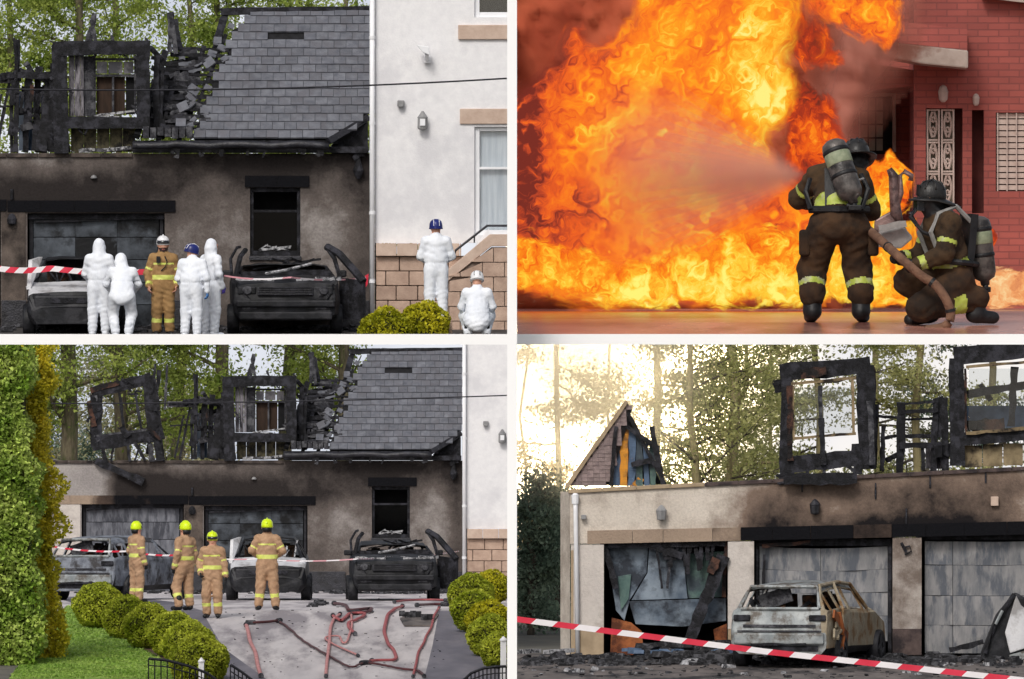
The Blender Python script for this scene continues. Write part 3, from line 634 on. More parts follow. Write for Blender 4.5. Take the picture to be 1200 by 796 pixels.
    U = MB(); pts = [rf(x+3, y) for y, x in edge]; U.prism([rf(430, 10)] + pts[:1] + pts[1:] + [rf(396, 163), rf(430, 141)], (0, .12, -.06)); roof = U.build('roof', MT['underlay'], H)
    rows = 16; rh = (eave-ridge)/rows; tw = 14.2
    slope = math.atan2((eave-ridge)/K1, 2.55)
    tm = MB(); l_ = .30*1.18*rh/8.2*.42; 
    th = rh/K1/math.sin(slope)*1.12
    tm.add([(-tw/K1/2*.968, 0, .0), (tw/K1/2*.968, 0, .0), (tw/K1/2*.968, 0, .036), (-tw/K1/2*.968, 0, .036), (-tw/K1/2*.968, th, -.0), (tw/K1/2*.968, th, -.0), (tw/K1/2*.968, th, .01), (-tw/K1/2*.968, th, .01)],
           [(0, 1, 2, 3), (7, 6, 5, 4), (0, 4, 5, 1), (1, 5, 6, 2), (2, 6, 7, 3), (3, 7, 4, 0)])
    tme = tm.mesh('roof_tile', MT['tile']); ct = 0
    for r_ in range(rows):
        py = eave - rh*r_; 
        for c_ in range(34):
            px = 432 - tw*(c_+.5) - (tw/2 if r_ % 2 else 0) + 8
            if px-tw/2 > right(py)-3 or px+tw/2 > (442 if py < 139 else right(py)+9) or px-tw/2 < left(py)-3: continue
            if r_ == 12 and 318 < px < 352: continue
            o = bpy.data.objects.new('roof_tile', tme); COL.objects.link(o); o.parent = roof
            o.matrix_world = Matrix.Translation(rf(px, py, .03)+Vector((0, 0, rr(-.004, .004)))) @ Matrix.Rotation(rr(-.012, .012), 4, 'Y') @ Matrix.Rotation(slope+rr(-.015, .015), 4, 'X'); ct += 1
    # loose tiles sliding off at the burnt edge
    for i in range(16):
        y = rr(20, 155); x = left(y)-rr(2, 22); 
        o = bpy.data.objects.new('roof_tile', tme); COL.objects.link(o); o.parent = roof
        o.matrix_world = Matrix.Translation(rf(x, y, .06)) @ Matrix.Rotation(rr(-.9, .9), 4, 'Y') @ Matrix.Rotation(slope+rr(-.2, .2), 4, 'X') @ Matrix.Scale(rr(.5, .95), 4)
    b = MB(); b.beam(rf(256, 11), rf(434, 8), .12, .15, .12, 14); b.beam(rf(254, 8, .05), rf(434, 6, .05), .05, .06, .3, 12); b.build('ridge', MT['char'], roof)
    # bargeboard / valley at the right
    b = MB(); b.beam(rf(385, 166, .08), q(431, 138, .2), .12, .1, .08, 6); b.build('bargeboard', MT['gutter'], roof)
    MB().add([q(388, 170, .1), q(431, 143, .1), q(431, 182, .1), q(388, 182, .1), q(388, 170, .3), q(431, 143, .3), q(431, 182, .3), q(388, 182, .3)], [(0, 1, 2, 3), (7, 6, 5, 4), (0, 4, 5, 1), (1, 5, 6, 2), (2, 6, 7, 3), (3, 7, 4, 0)]).build('valley_board', MT['char'], roof)
    # eaves: melted gutter, fascia, drooping bits
    b = MB(); b.tube([q(156+i*10, 170.5+1.0*math.sin(i*.9)+rr(-.6, .6), -.4+rr(-.02, .02)) for i in range(24)], .07, 8); b.build('gutter', MT['gutter'], H, smooth=True)
    b = MB(); b.span(q(156, 172, -.2), q(432, 179.4, .1)); b.span(q(156, 165, -.3), q(396, 168.5, .0)); b.build('fascia', MT['char'], H)
    for i in range(16):
        x = rr(160, 400); b = MB(); b.beam(q(x, 174, -.3), q(x+rr(-6, 6), 178+rr(0, 8), -.28), rr(.03, .08), .04, .4, 3); b.build('hanging_scrap', MT['gutter'], H)
    # charred battens & rafters left of the tiles
    for i in range(14):
        y = 56 + i*8.0 + rr(-1.4, 1.4); xr = left(y)+4; xl = 190 + rr(-4, 8) + max(0, (60-y)*.9)
        b = MB(); b.beam(rf(xl, y+rr(-3, 3)), rf(xr, y), rr(.05, .09), .06, .35, 9); b.build('batten', MT['char'], roof)
        if i % 2 == 0:
            b = MB(); b.beam(rf(xl+rr(0, 20), y+4), rf(xl+rr(24, 45), y+4+rr(-4, 4)), rr(.06, .1), .03, .4, 4); b.build('charred_board', MT['char_grey'], roof)
    for (x0, y0, x1, y1, w) in ((192, 60, 160, 160, .1), (214, 56, 186, 165, .08), (236, 54, 210, 165, .08), (262, 40, 232, 120, .07), (262, 12, 250, 56, .12), (196, 14, 205, 56, .12), (203, 22, 210, 58, .07)):
        b = MB(); b.beam(rf(x0, y0, -.1), rf(x1, y1, -.1), w, .1, .25, 8); b.build('rafter', MT['char'], roof)
    b = MB(); b.prism([rf(196, 70, -.2), rf(236, 62, -.2), rf(222, 160, -.2), rf(165, 162, -.2), rf(180, 100, -.2)], (0, .05, 0)); b.build('scorched_felt', MT['underlay'], roof)
    for i in range(26):
        x = rr(188, 236); y = rr(62, 158); b = MB(); b.beam(rf(x, y, .03), rf(x+rr(5, 16), y+rr(-5, 5), .05), rr(.03, .1), .02, .4, 3); b.build('charred_shard', MT['char_grey'] if i % 3 else MT['tile'], roof)
    for i in range(7):
        b = MB(); b.span(rf(168+i*8.5, 160+rr(-1, 3), .1), rf(175+i*8.5, 150+rr(-2, 2), .05)+Vector((0, .06, 0))); b.build('bluish_slate', MT['char_grey'], roof)
    # --- right dormer (standing frame)
    def shards(par, pts_, n_, qf):
        for _ in range(n_):
            (ax, ay), (bx, by) = R.choice(list(zip(pts_, pts_[1:]))); k = R.random(); x, y = ax+(bx-ax)*k, ay+(by-ay)*k
            m_ = MB(); m_.beam(qf(x, y, -.16), qf(x+rr(-7, 7), y+rr(-8, 8), -.14+rr(-.06, .06)), rr(.02, .07), .03, .5, 3); m_.build('charred_splinter', MT['char'] if R.random() < .7 else MT['char_grey'], par)
    D = MB(); 
    D.beam(q(70, 54, -.1), q(72, 180, -.1), .27, .24, .08, 8); D.beam(q(168, 52, -.1), q(168, 148, -.1), .24, .24, .08, 8)
    D.beam(q(62, 57, -.1), q(176, 56, -.1), .26, .26, .08, 9); D.beam(q(64, 144, -.1), q(176, 144, -.1), .22, .22, .08, 9)
    df = D.build('dormer', MT['char'], H)
    for (a, b_, w) in (((176, 56), (192, 74), .1), ((176, 148), (190, 160), .1), ((184, 66), (182, 158), .11), ((190, 80), (188, 160), .07)):
        b = MB(); b.beam(q(*a, .2), q(*b_, .3), w, .3, .2, 5); b.build('dormer_cheek_post', MT['char'], df)
    for i in range(6):
        b = MB(); b.beam(q(178, 66+i*14+rr(-2, 2), .2), q(192+rr(-2, 3), 72+i*14+rr(-3, 3), .5), .07, .05, .3, 3); b.build('cheek_board', MT['char_grey'], df)
    for i, (a, b_) in enumerate(((81, 87), (87.4, 94), (94.4, 98))):
        MB().span(q(a, 58, .0), q(b_, 136, .05)).build('scorched_board', MT['ash_board'], df)
    MB().span(q(98, 66, .08), q(110, 136, .5)).build('scorched_board', MT['char_grey'], df)
    b = MB(); b.span(q(109, 68, .1), q(112, 136, .2)); b.span(q(157, 68, .1), q(159.5, 133, .2)); b.span(q(112, 68, .1), q(157, 71, .2)); b.span(q(112, 87, .12), q(157, 90, .2)); b.span(q(131, 90, .12), q(133.5, 134, .18)); b.build('casement', MT['char_grey'], df)
    MB().span(q(113, 90, .26), q(146, 134, .3)).build('brown_backing', MT['burnt_brown'], df)
    MB().span(q(147, 90, .26), q(158, 134, .3)).build('dark_backing', MT['black'], df)
    for a, b_ in ((113, 125), (127, 143), (145, 156)): MB().span(q(a, 72, .2), q(b_, 86, .22)).build('pane', MT['milky_glass'], df)
    b = MB(); b.beam(q(108, 136, -.1), q(158, 130, -.1), .04, .05, .3, 9); b.beam(q(112, 137, -.16), q(140, 138, -.16), .05, .05, .3, 6); b.build('ash_ledge', MT['ash'], df)
    for i in range(5):
        x = 83+i*15.2; b = MB(); b.span(q(x, 150.5, .1), q(x+14.6, 178, .16)); b.build('mossy_panel', MT['mossy_panel'], df)
    for i in range(9): b = MB(); b.beam(q(84+rr(0, 70), 176, .05), q(88+rr(0, 70), 172+rr(0, 6), .0), .05, .04, .4, 3); b.build('ash_lump', MT['ash'] if i % 2 else MT['char_grey'], df)
    b = MB(); b.beam(q(64, 150, .1), q(78, 180, .1), .2, .2, .2, 4); b.build('dormer_foot', MT['char'], df)
    shards(df, [(62, 180), (62, 50), (178, 50), (178, 150), (80, 152), (80, 64), (160, 64), (160, 136), (80, 138)], 34, q)
    for (x0, y0, x1, y1, w) in ((103, 56, 108, 14, .09), (112, 56, 105, 22, .07), (98, 56, 104, 30, .06), (133, 52, 128, 40, .05), (197, 60, 198, 18, .1), (204, 62, 200, 24, .08)):
        b = MB(); b.beam(q(x0, y0, 1.2), q(x1, y1, 1.2), w, .1, .3, 5); b.build('rafter_stub', MT['char_grey'], roof)
    # --- timbers between the dormers
    tb = [(18, 178, 20, 46, .09), (13, 178, 12, 100, .06), (28, 178, 34, 84, .13), (40, 176, 44, 78, .12), (48, 178, 58, 90, .2), (55, 176, 52, 100, .12), (60, 178, 62, 74, .12), (-6, 178, 10, 96, .06), (-14, 176, 0, 110, .05), (22, 82, 62, 96, .1), (0, 90, 20, 86, .12), (-22, 92, 22, 92, .08), (24, 104, 62, 104, .1), (20, 130, 60, 128, .12), (-20, 126, 12, 124, .04), (26, 150, 58, 140, .12), (16, 44, 20, 92, .05), (-56, 170, -38, 40, .09), (-49, 80, -44, 30, .06), (36, 84, 30, 74, .1)]
    fr = MB().beam(q(20, 88, .3), q(66, 88, .3), .12, .12, .2, 5).build('collapsed_frame', MT['char'], H)
    for (x0, y0, x1, y1, w) in tb:
        b = MB(); b.beam(q(x0, y0, .3+rr(0, .5)), q(x1, y1, .3+rr(0, .5)), w, w, .22, 7); b.build('charred_post', MT['char'] if R.random() < .8 else MT['char_grey'], fr)
    MB().span(q(-26, 88, .6), q(14, 97, .7)).build('pale_board', MT['ash_board'], fr); MB().span(q(35, 99, .15), q(39.5, 119, .2)).build('rusty_bracket', MT['char_rust'], fr)
    for i, (x0, x1) in enumerate(((20, 27), (28, 36), (37, 45), (46, 52))): MB().span(q(x0, 106, .9+.02*i), q(x1, 176, .95+.02*i)).build('blue_grey_sheet', MT['blue_sheet'] if (i % 2) else MT['pale_sheet'], fr)
    for i in range(14):
        x = rr(12, 60); y = rr(90, 150); b = MB(); b.beam(q(x, y, .4), q(x+rr(-9, 9), y+rr(6, 26), .4), rr(.03, .1), .05, .4, 4); b.build('charred_stick', MT['char'], fr)
    if tag_ == 3:
        # --- leaning left dormer
        def dd(x3, y3, z=0): return q(435-(543-x3)/.755, 180+(y3-540)/.755, z)
        D = MB()
        D.beam(dd(113, 462), dd(113, 524), .30, .25, .12, 6); D.beam(dd(174, 445), dd(184, 516), .36, .28, .1, 6); D.beam(dd(107, 461), dd(177, 443), .27, .26, .12, 7); D.beam(dd(108, 521), dd(184, 510), .30, .26, .12, 7)
        d2 = D.build('leaning_dormer', MT['char'], H)
        for (x0, y0, x1, y1, w, m) in ((106, 458, 140, 448, .14, 'char_rust'), (104, 470, 110, 500, .12, 'char_rust'), (140, 460, 146, 512, .07, 'char'), (142, 500, 150, 512, .16, 'char'), (158, 458, 166, 506, .07, 'char'), (150, 462, 162, 462, .05, 'char'), (110, 512, 184, 502, .07, 'char_grey'), (184, 505, 188, 540, .2, 'char'), (120, 524, 124, 541, .1, 'char'), (133, 522, 130, 541, .06, 'char'), (150, 520, 152, 541, .07, 'char'), (158, 518, 170, 540, .08, 'char'), (164, 520, 158, 540, .05, 'char'), (176, 520, 178, 541, .14, 'char_grey'), (190, 520, 192, 541, .05, 'char'), (180, 440, 176, 462, .1, 'char'), (112, 540, 168, 565, .18, 'char'), (112, 541, 140, 552, .12, 'char'), (193, 480, 196, 428, .06, 'char_grey')):
            b = MB(); b.beam(dd(x0, y0, -.1), dd(x1, y1, -.1), w, w, .2, 6); b.build('charred_timber', MT[m], d2)
        shards(d2, [(106, 524), (106, 458), (178, 440), (188, 514), (112, 522), (114, 468), (168, 456)], 26, dd)
        for i in range(5): b = MB(); b.beam(dd(172+i*2.2, 500+i*2, -.3), dd(180+i*2.0, 509+i*1.5, -.3), .06, .03, .4, 3); b.build('rusty_flake', MT['char_rust'], d2)
    return H, q
MT['burnt_brown'] = M('scorched_brown_board', lin(40, 30, 24), lin(64, 48, 38), 4, rough=.9, stretch=(3, 1, .5))
MT['milky_glass'] = M('smoke_milked_glass', lin(128, 128, 136), lin(176, 172, 176), 3, rough=.3, bump=0, c3=lin(100, 100, 108), scale2=2)
MT['mossy_panel'] = M('mossy_sooty_panel', lin(40, 38, 32), lin(98, 92, 70), 9, rough=.95, c3=lin(30, 28, 26), scale2=4)
MT['blue_sheet'] = M('blue_grey_sheeting', lin(58, 76, 100), lin(96, 118, 146), 4, rough=.6, bump=.2)
MT['pale_sheet'] = M('pale_blue_sheeting', lin(150, 166, 188), lin(190, 202, 216), 4, rough=.6, bump=.2, c3=lin(80, 96, 120), scale2=2)

def white_house(T, xmax, where, detail):
    R.seed(5)
    q = lambda px, py, dy=0.0: T + Vector(((px-435)/K1, dy, (180-py)/K1))
    H = thing('white_house', f'white harled house with buff stone base, {where}', 'house', q(470, 388, -.5))
    holes = [(556, -30, 640, 21), (556, 149, 640, 276)] if xmax > 560 else []
    inh = lambda x, y: any(h[0] < x < h[2] and h[1] < y < h[3] for h in holes)
    xs = cuts(440, xmax, 30, [h[0] for h in holes]); ys = cuts(-60, 285, 40, [21, 149, 276])
    sheet('front_wall', MT['white_harl'], xs, ys, lambda x, y: not inh(x, y), lambda x, y: q(x, y, -.5), .25, None, H)
    MB().span(q(440.2, -60, -.24), q(443, 388, 1.4)).build('side_wall', MT['white_harl'], H)
    if holes:
        for (x0, y0, x1, y1), pan in zip(holes, ('dark_room', 'curtain')):
            x1 = xmax
            W = MB(); W.span(q(x0, max(y0, -40), -.42), q(x0+6, y1, -.34)); W.span(q(x0+6, y1-6, -.42), q(x1, y1, -.34))
            if y0 > 0: W.span(q(x0+6, y0, -.42), q(x1, y0+5, -.34)); W.span(q(x0+6, 196, -.42), q(x1, 199, -.34))
            w = W.build('window_frame', MT['white_paint'], H, bevel=.006)
            MB().span(q(x0+6, max(y0, -40), -.385), q(x1, y1-6, -.375)).build('pane', MT['glass'], w)
            MB().span(q(x0+2, max(y0, -40), -.30), q(x1, y1, -.27)).build('curtain' if pan == 'curtain' else 'dark_interior', MT[pan], w)
        MB().span(q(537, 30, -.56), q(xmax, 47, -.4)).build('window_sill', MT['sandstone_pale'], H, bevel=.012)
        MB().span(q(539, 128, -.54), q(xmax, 146, -.4)).build('lintel', MT['sandstone_pale'], H, bevel=.012)
    if detail:
        b = MB(); b.prism([q(489, 54, -.9), q(503, 56, -.9), q(504, 66, -.9), q(495, 62, -.9)], (0, .22, 0)); b.tube([q(500, 64, -.8), q(501, 71, -.62)], .04); b.box(q(501, 71, -.56), (.12, .12, .12)); b.build('security_light', MT['white_paint'], H, bevel=.01)
    if xmax > 495:
        b = MB(); b.lathe(q(495.5, 150, -.62), [(.03, -.05), (.085, -.03), (.095, 0), (.09, .17), (.1, .18), (.05, .25), (.02, .3)], 8); l = b.build('wall_lantern', MT['grey_plastic'], H)
        MB().span(q(492.5, 148, -.73), q(498.5, 140, -.7)).build('lantern_glass', MT['white_paint'], l)
    if xmax > 470:
        b = MB(); b.box(q(470, 122, -.56), (.13, .12, .12)); b.box(q(470, 125, -.58), (.09, .1, .06)); b.build('sensor_box', MT['grey_plastic'], H, bevel=.02)
    # stone base: coping course and staggered blocks
    MB().span(q(441, 300, -.44), q(xmax, 391, -.26)).build('mortar_core', MT['mortar'], H)
    x = 441
    while x < min(xmax, 540):
        x1 = min(x+24.5, xmax, 541); MB().span(q(x, 285.5, -.66), q(x1-.5, 300.4, -.45)).build('coping_block', MT['sandstone_pale'], H, bevel=.012); x += 24.5
    rows = [301.2+17.2*i for i in range(6)]
    for r_, y in enumerate(rows):
        x = 441 - (15 if r_ % 2 else 0)
        while x < min(xmax, 600):
            w = 26+rr(-2, 4); a, b_ = max(x, 441), min(x+w-.9, xmax)
            if b_-a > 2: MB().span(q(a, y, -.55+rr(-.006, .006)), q(b_, min(y+16.3, 391), -.45)).build('stone_block', MT['sandstone'], H, bevel=.012)
            x += w
    if xmax > 560:   # stair parapet rising to the door, with its handrail
        st = MB(); st.prism([q(523, 318, -.95), q(574, 275, -.95), q(xmax, 275, -.95), q(xmax, 289, -.95), q(576, 289, -.95), q(525, 330, -.95)], (0, .4, 0)); st.build('stair_coping', MT['sandstone_pale'], H, bevel=.012)
        st = MB(); st.prism([q(525, 331, -.9), q(576, 290, -.9), q(xmax, 290, -.9), q(xmax, 391, -.9), q(525, 391, -.9)], (0, .3, 0)); st.build('stair_wall_core', MT['mortar'], H)
        for r_ in range(6):
            y = 291+17.2*r_; x = 527 - (13 if r_ % 2 else 0)
            while x < xmax:
                a, b_ = max(x, 525.5), min(x+25, xmax); top = lambda x_: 290.5 if x_ > 576 else 290.5+(576-x_)*.80
                ya, yb = max(y, top(a)), max(y, top(b_)); y1 = y+16.2
                if b_-a > 2 and min(ya, yb) < y1-2 and y1 < 395:
                    ya = min(ya, y1-.4); yb = min(yb, y1-.4)
                    MB().prism([q(a, ya, -.97), q(b_, yb, -.97), q(b_, y1, -.97), q(a, y1, -.97)], (0, .06, 0)).build('stone_block', MT['sandstone'], H)
                x += 25.9
        st = MB(); st.prism([q(556, 289, -.62), q(573, 277, -.62), q(573, 268, -.62)], (0, .1, 0)); st.build('white_riser', MT['white_paint'], H)
        r_ = MB(); r_.tube([q(533, 304, -.9), q(534, 294, -.9), q(571, 265, -.9), q(xmax, 265, -.9)], .022, 8); r_.tube([q(556, 285, -.9), q(556, 276.5, -.9)], .016, 6); r_.build('handrail', MT['dark_metal'], H)
    return H
def downpipe(T, top, where):
    q = lambda px, py, dy=0.0: T + Vector(((px-435)/K1, dy, (180-py)/K1))
    D = thing('downpipe', f'white plastic rain downpipe between the houses, {where}', 'pipe', q(436, 374, -.7))
    b = MB(); b.tube([q(436.5, top, -.62), q(436.5, 374, -.62)], .048, 12); b.build('pipe', MT['white_paint'], D, smooth=True)
    for y in (45, 145, 250, 330): MB().lathe(q(436.5, y, -.62), [(.05, -.03), (.056, -.03), (.056, .03), (.05, .03)], 12).build('pipe_collar', MT['white_paint'], D)
    MB().span(q(439.6, -60, -.45), q(441, 374, -.3)).build('painted_shadow_strip', MT['gutter'], D)  # dark strip stands in for the thin corner shadow
    return D
# ------------------------------------------------------------------ setting: terrain, decks, white divider, sky backdrop
GL = [(-400, -7.5), (280, -7.5), (305, -6.75), (328, -5.80), (350, -5.98), (376, -6.16), (395, -6.3), (9000, -6.3)]
GR = [(-400, -6.3), (250, -6.3), (265, -5.86), (273, -5.64), (300, -5.6), (9000, -6.3)]
def prof(t, y):
    for (a, za), (b, zb) in zip(t, t[1:]):
        if a <= y <= b: return za+(zb-za)*(y-a)/(b-a)
    return t[-1][1]
def gz(x, y): return prof(GL if x < 0 else GR, y)
def on_ground(px, py, lift=0.0):
    t = GL if px < 600 else GR; lo, hi = 262.0, 440.0
    for _ in range(50):
        m = (lo+hi)/2
        if 398 - prof(t, m)*F/m > py: lo = m
        else: hi = m
    D = (lo+hi)/2; return Vector(((px-600)*D/F, D, prof(t, D)+lift))
b = MB(); ys = sorted(set([y for y, _ in GL]+[y for y, _ in GR])); xs_ = [-4000, -60, -20, -.03, .03, 20, 60, 4000]
b.add([(x, y, gz(x, y)) for x in xs_ for y in ys], [(i*len(ys)+j, (i+1)*len(ys)+j, (i+1)*len(ys)+j+1, i*len(ys)+j+1) for i in range(len(xs_)-1) for j in range(len(ys)-1)])
b.build('ground', MT['ground'], kind='structure')
def ground_patch(name, mat, pix, lift, **tags):
    """a sheet laid on the terrain, its outline given where it meets the ground"""
    pts = [on_ground(*p) for p in pix]; t = GL if pix[0][0] < 600 else GR
    bm = bmesh.new(); f = bm.faces.new([bm.verts.new((p.x, p.y, 0)) for p in pts])
    bmesh.ops.triangulate(bm, faces=[f])
    for y, _ in t:
        if 255 < y < 440: bmesh.ops.bisect_plane(bm, geom=bm.verts[:]+bm.edges[:]+bm.faces[:], plane_co=(0, y, 0), plane_no=(0, 1, 0))
    for v in bm.verts: v.co.z = prof(t, v.co.y) + lift
    bmesh.ops.recalc_face_normals(bm, faces=bm.faces)
    me = bpy.data.meshes.new(name); bm.to_mesh(me); bm.free(); me.materials.append(mat)
    return link(name, me, None, **tags)
ground_patch('driveway', MT['concrete'], [(30, 640), (30, 796.4), (597, 796.4), (597, 640), (300, 640)], .004, kind='structure')
ground_patch('path', MT['tarmac'], [(60, 700), (142, 699), (205, 706), (240, 722), (250, 740), (262, 760), (312, 796.3), (212, 796.3), (150, 750)], .008, kind='structure')
ground_patch('road', MT['tarmac'], [(515, 716), (532, 716), (594, 760), (594, 796.3), (497, 796.3), (507, 756)], .008, kind='structure')
ground_patch('lawn', MT['lawn'], [(10, 796.3), (72, 716), (80, 710), (110, 733), (150, 752), (205, 781), (212, 796.3)], .012, kind='structure')
ground_patch('soil', M('dark_soil', lin(70, 56, 44), lin(96, 78, 62), 6), [(84, 712), (100, 706), (150, 712), (215, 750), (258, 785), (262, 796.2), (205, 796.2), (200, 781), (140, 745), (90, 728)], .016, kind='structure')
ground_patch('forecourt', MT['ground4'], [(602, 796.4), (602, 766), (1220, 766), (1220, 796.4)], .004, kind='structure')
# upper decks that carry the upper scenes
DK1 = [(276.05, -.045), (279, .02), (283, .235), (296, .26)]
DK2 = [(147.03, .04), (150, .165), (158, .28), (192, .42)]
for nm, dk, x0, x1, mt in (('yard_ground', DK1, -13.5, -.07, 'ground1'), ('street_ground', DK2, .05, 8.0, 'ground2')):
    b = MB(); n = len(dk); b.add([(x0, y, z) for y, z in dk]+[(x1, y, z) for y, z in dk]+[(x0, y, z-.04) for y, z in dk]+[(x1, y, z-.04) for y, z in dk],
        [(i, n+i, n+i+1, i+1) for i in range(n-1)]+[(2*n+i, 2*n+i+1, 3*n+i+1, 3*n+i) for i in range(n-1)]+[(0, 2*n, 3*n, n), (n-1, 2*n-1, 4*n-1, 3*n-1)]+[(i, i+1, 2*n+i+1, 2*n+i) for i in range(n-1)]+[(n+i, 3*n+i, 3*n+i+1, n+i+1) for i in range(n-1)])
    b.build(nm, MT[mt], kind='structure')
def dk(t, y): return prof(t, y)
def whitebar(a, b_, label=None):
    return MB().span(a, b_)
whitebar(P(-60, 391.6, 276), P(600, 403.9, 276)+Vector((0, .05, 0))).build('added_divider_bar', MT['divider'], kind='structure')  # added bar standing for the white border between upper and lower views
whitebar(P(600, 391.6, 147), P(1400, 403.9, 147)+Vector((0, .03, 0))).build('added_divider_bar', MT['divider'], kind='structure')
b = MB(); b.span((P(594.4, 0, 146)).x and (P(594.4, 0, 146).x, 146, -7.0), (P(605.8, 0, 146).x, 205, 3.6)); b.build('added_divider_wall', MT['divider'], kind='structure')  # added edge-on wall standing for the white border between left and right views

# sky backdrop: pale overcast on the left, low hazy sun on the right
def skymat():
    m, n, o = newmat('sky_glow'); t = n.nodes.new('ShaderNodeTexCoord'); ns = N(n, 'ShaderNodeTexNoise', Scale=.16, Detail=5); L(n, t.outputs['Object'], ns.inputs[0])
    r = ramp(n, [(.35, lin(206, 212, 226)), (.65, lin(240, 242, 248))]); L(n, ns.outputs[0], r.inputs[0])
    sx = n.nodes.new('ShaderNodeSeparateXYZ'); L(n, t.outputs['Object'], sx.inputs[0])
    mr = N(n, 'ShaderNodeMapRange'); mr.inputs[1].default_value = -.2; mr.inputs[2].default_value = .2; L(n, sx.outputs[0], mr.inputs[0])
    warm = ramp(n, [(.35, lin(232, 232, 240)), (.65, lin(255, 250, 244))]); L(n, ns.outputs[0], warm.inputs[0])
    c = mix(n, mr.outputs[0], r.outputs[0], warm.outputs[0])
    d = N(n, 'ShaderNodeVectorMath', operation='DISTANCE'); d.inputs[1].default_value = (2.2, 450, .3); L(n, t.outputs['Object'], d.inputs[0])
    g = N(n, 'ShaderNodeMapRange'); g.interpolation_type = 'SMOOTHERSTEP'; g.inputs[1].default_value = 7.5; g.inputs[2].default_value = .3; g.inputs[3].default_value = 0; g.inputs[4].default_value = 1; L(n, d.outputs['Value'], g.inputs[0])
    gm = N(n, 'ShaderNodeMath', operation='MULTIPLY'); L(n, g.outputs[0], gm.inputs[0]); L(n, mr.outputs[0], gm.inputs[1])
    c2 = mix(n, gm.outputs[0], c, (24, 19, 11, 1)); 
    e = N(n, 'ShaderNodeEmission', Strength=GAIN*1.0); L(n, c2, e.inputs[0]); L(n, e.outputs[0], o.inputs[0]); return m
b = MB(); n_ = 24; vs = []
for i in range(n_+1):
    a = (i/n_-.5)*.9; x = 260*math.sin(a)*1.0; y = 450 - 260*(1-math.cos(a)); vs += [(x, y, -9), (x, y, 26), (x, y+.5, 26), (x, y+.5, -9)]
b.add(vs, [(4*i+k, 4*i+4+k, 4*i+4+(k+1) % 4, 4*i+(k+1) % 4) for i in range(n_) for k in range(4)])
b.build('sky', skymat(), kind='structure')

# ------------------------------------------------------------------ vegetation
def leaves(name, pts, size, mat, parent=None, seed=1, flat=.0, asp=1.6, **tags):
    """one small folded leaf (two faces) per point, random attitude"""
    g = np.random.default_rng(seed); pts = np.asarray(pts, float); n = len(pts)
    a = g.normal(size=(n, 3)); a /= np.linalg.norm(a, axis=1)[:, None]; c = g.normal(size=(n, 3)); c[:, 2] *= (1-flat); b_ = np.cross(a, c); b_ /= np.linalg.norm(b_, axis=1)[:, None]
    s = size*g.uniform(.55, 1.35, (n, 1)); nn = np.cross(a, b_)
    V = np.stack([pts - a*s*asp/2, pts + b_*s/2 + nn*s*.12, pts + a*s*asp/2, pts - b_*s/2 + nn*s*.12], 1).reshape(-1, 3)
    me = bpy.data.meshes.new(name); me.vertices.add(4*n); me.vertices.foreach_set('co', V.ravel())
    me.loops.add(6*n); k = np.arange(n)[:, None]*4; me.loops.foreach_set('vertex_index', (k + np.array([0, 1, 2, 0, 2, 3])).ravel())
    me.polygons.add(2*n); me.polygons.foreach_set('loop_start', np.arange(0, 6*n, 3)); me.polygons.foreach_set('loop_total', np.full(2*n, 3)); me.materials.append(mat); me.update(); me.validate()
    return link(name, me, parent, **tags)
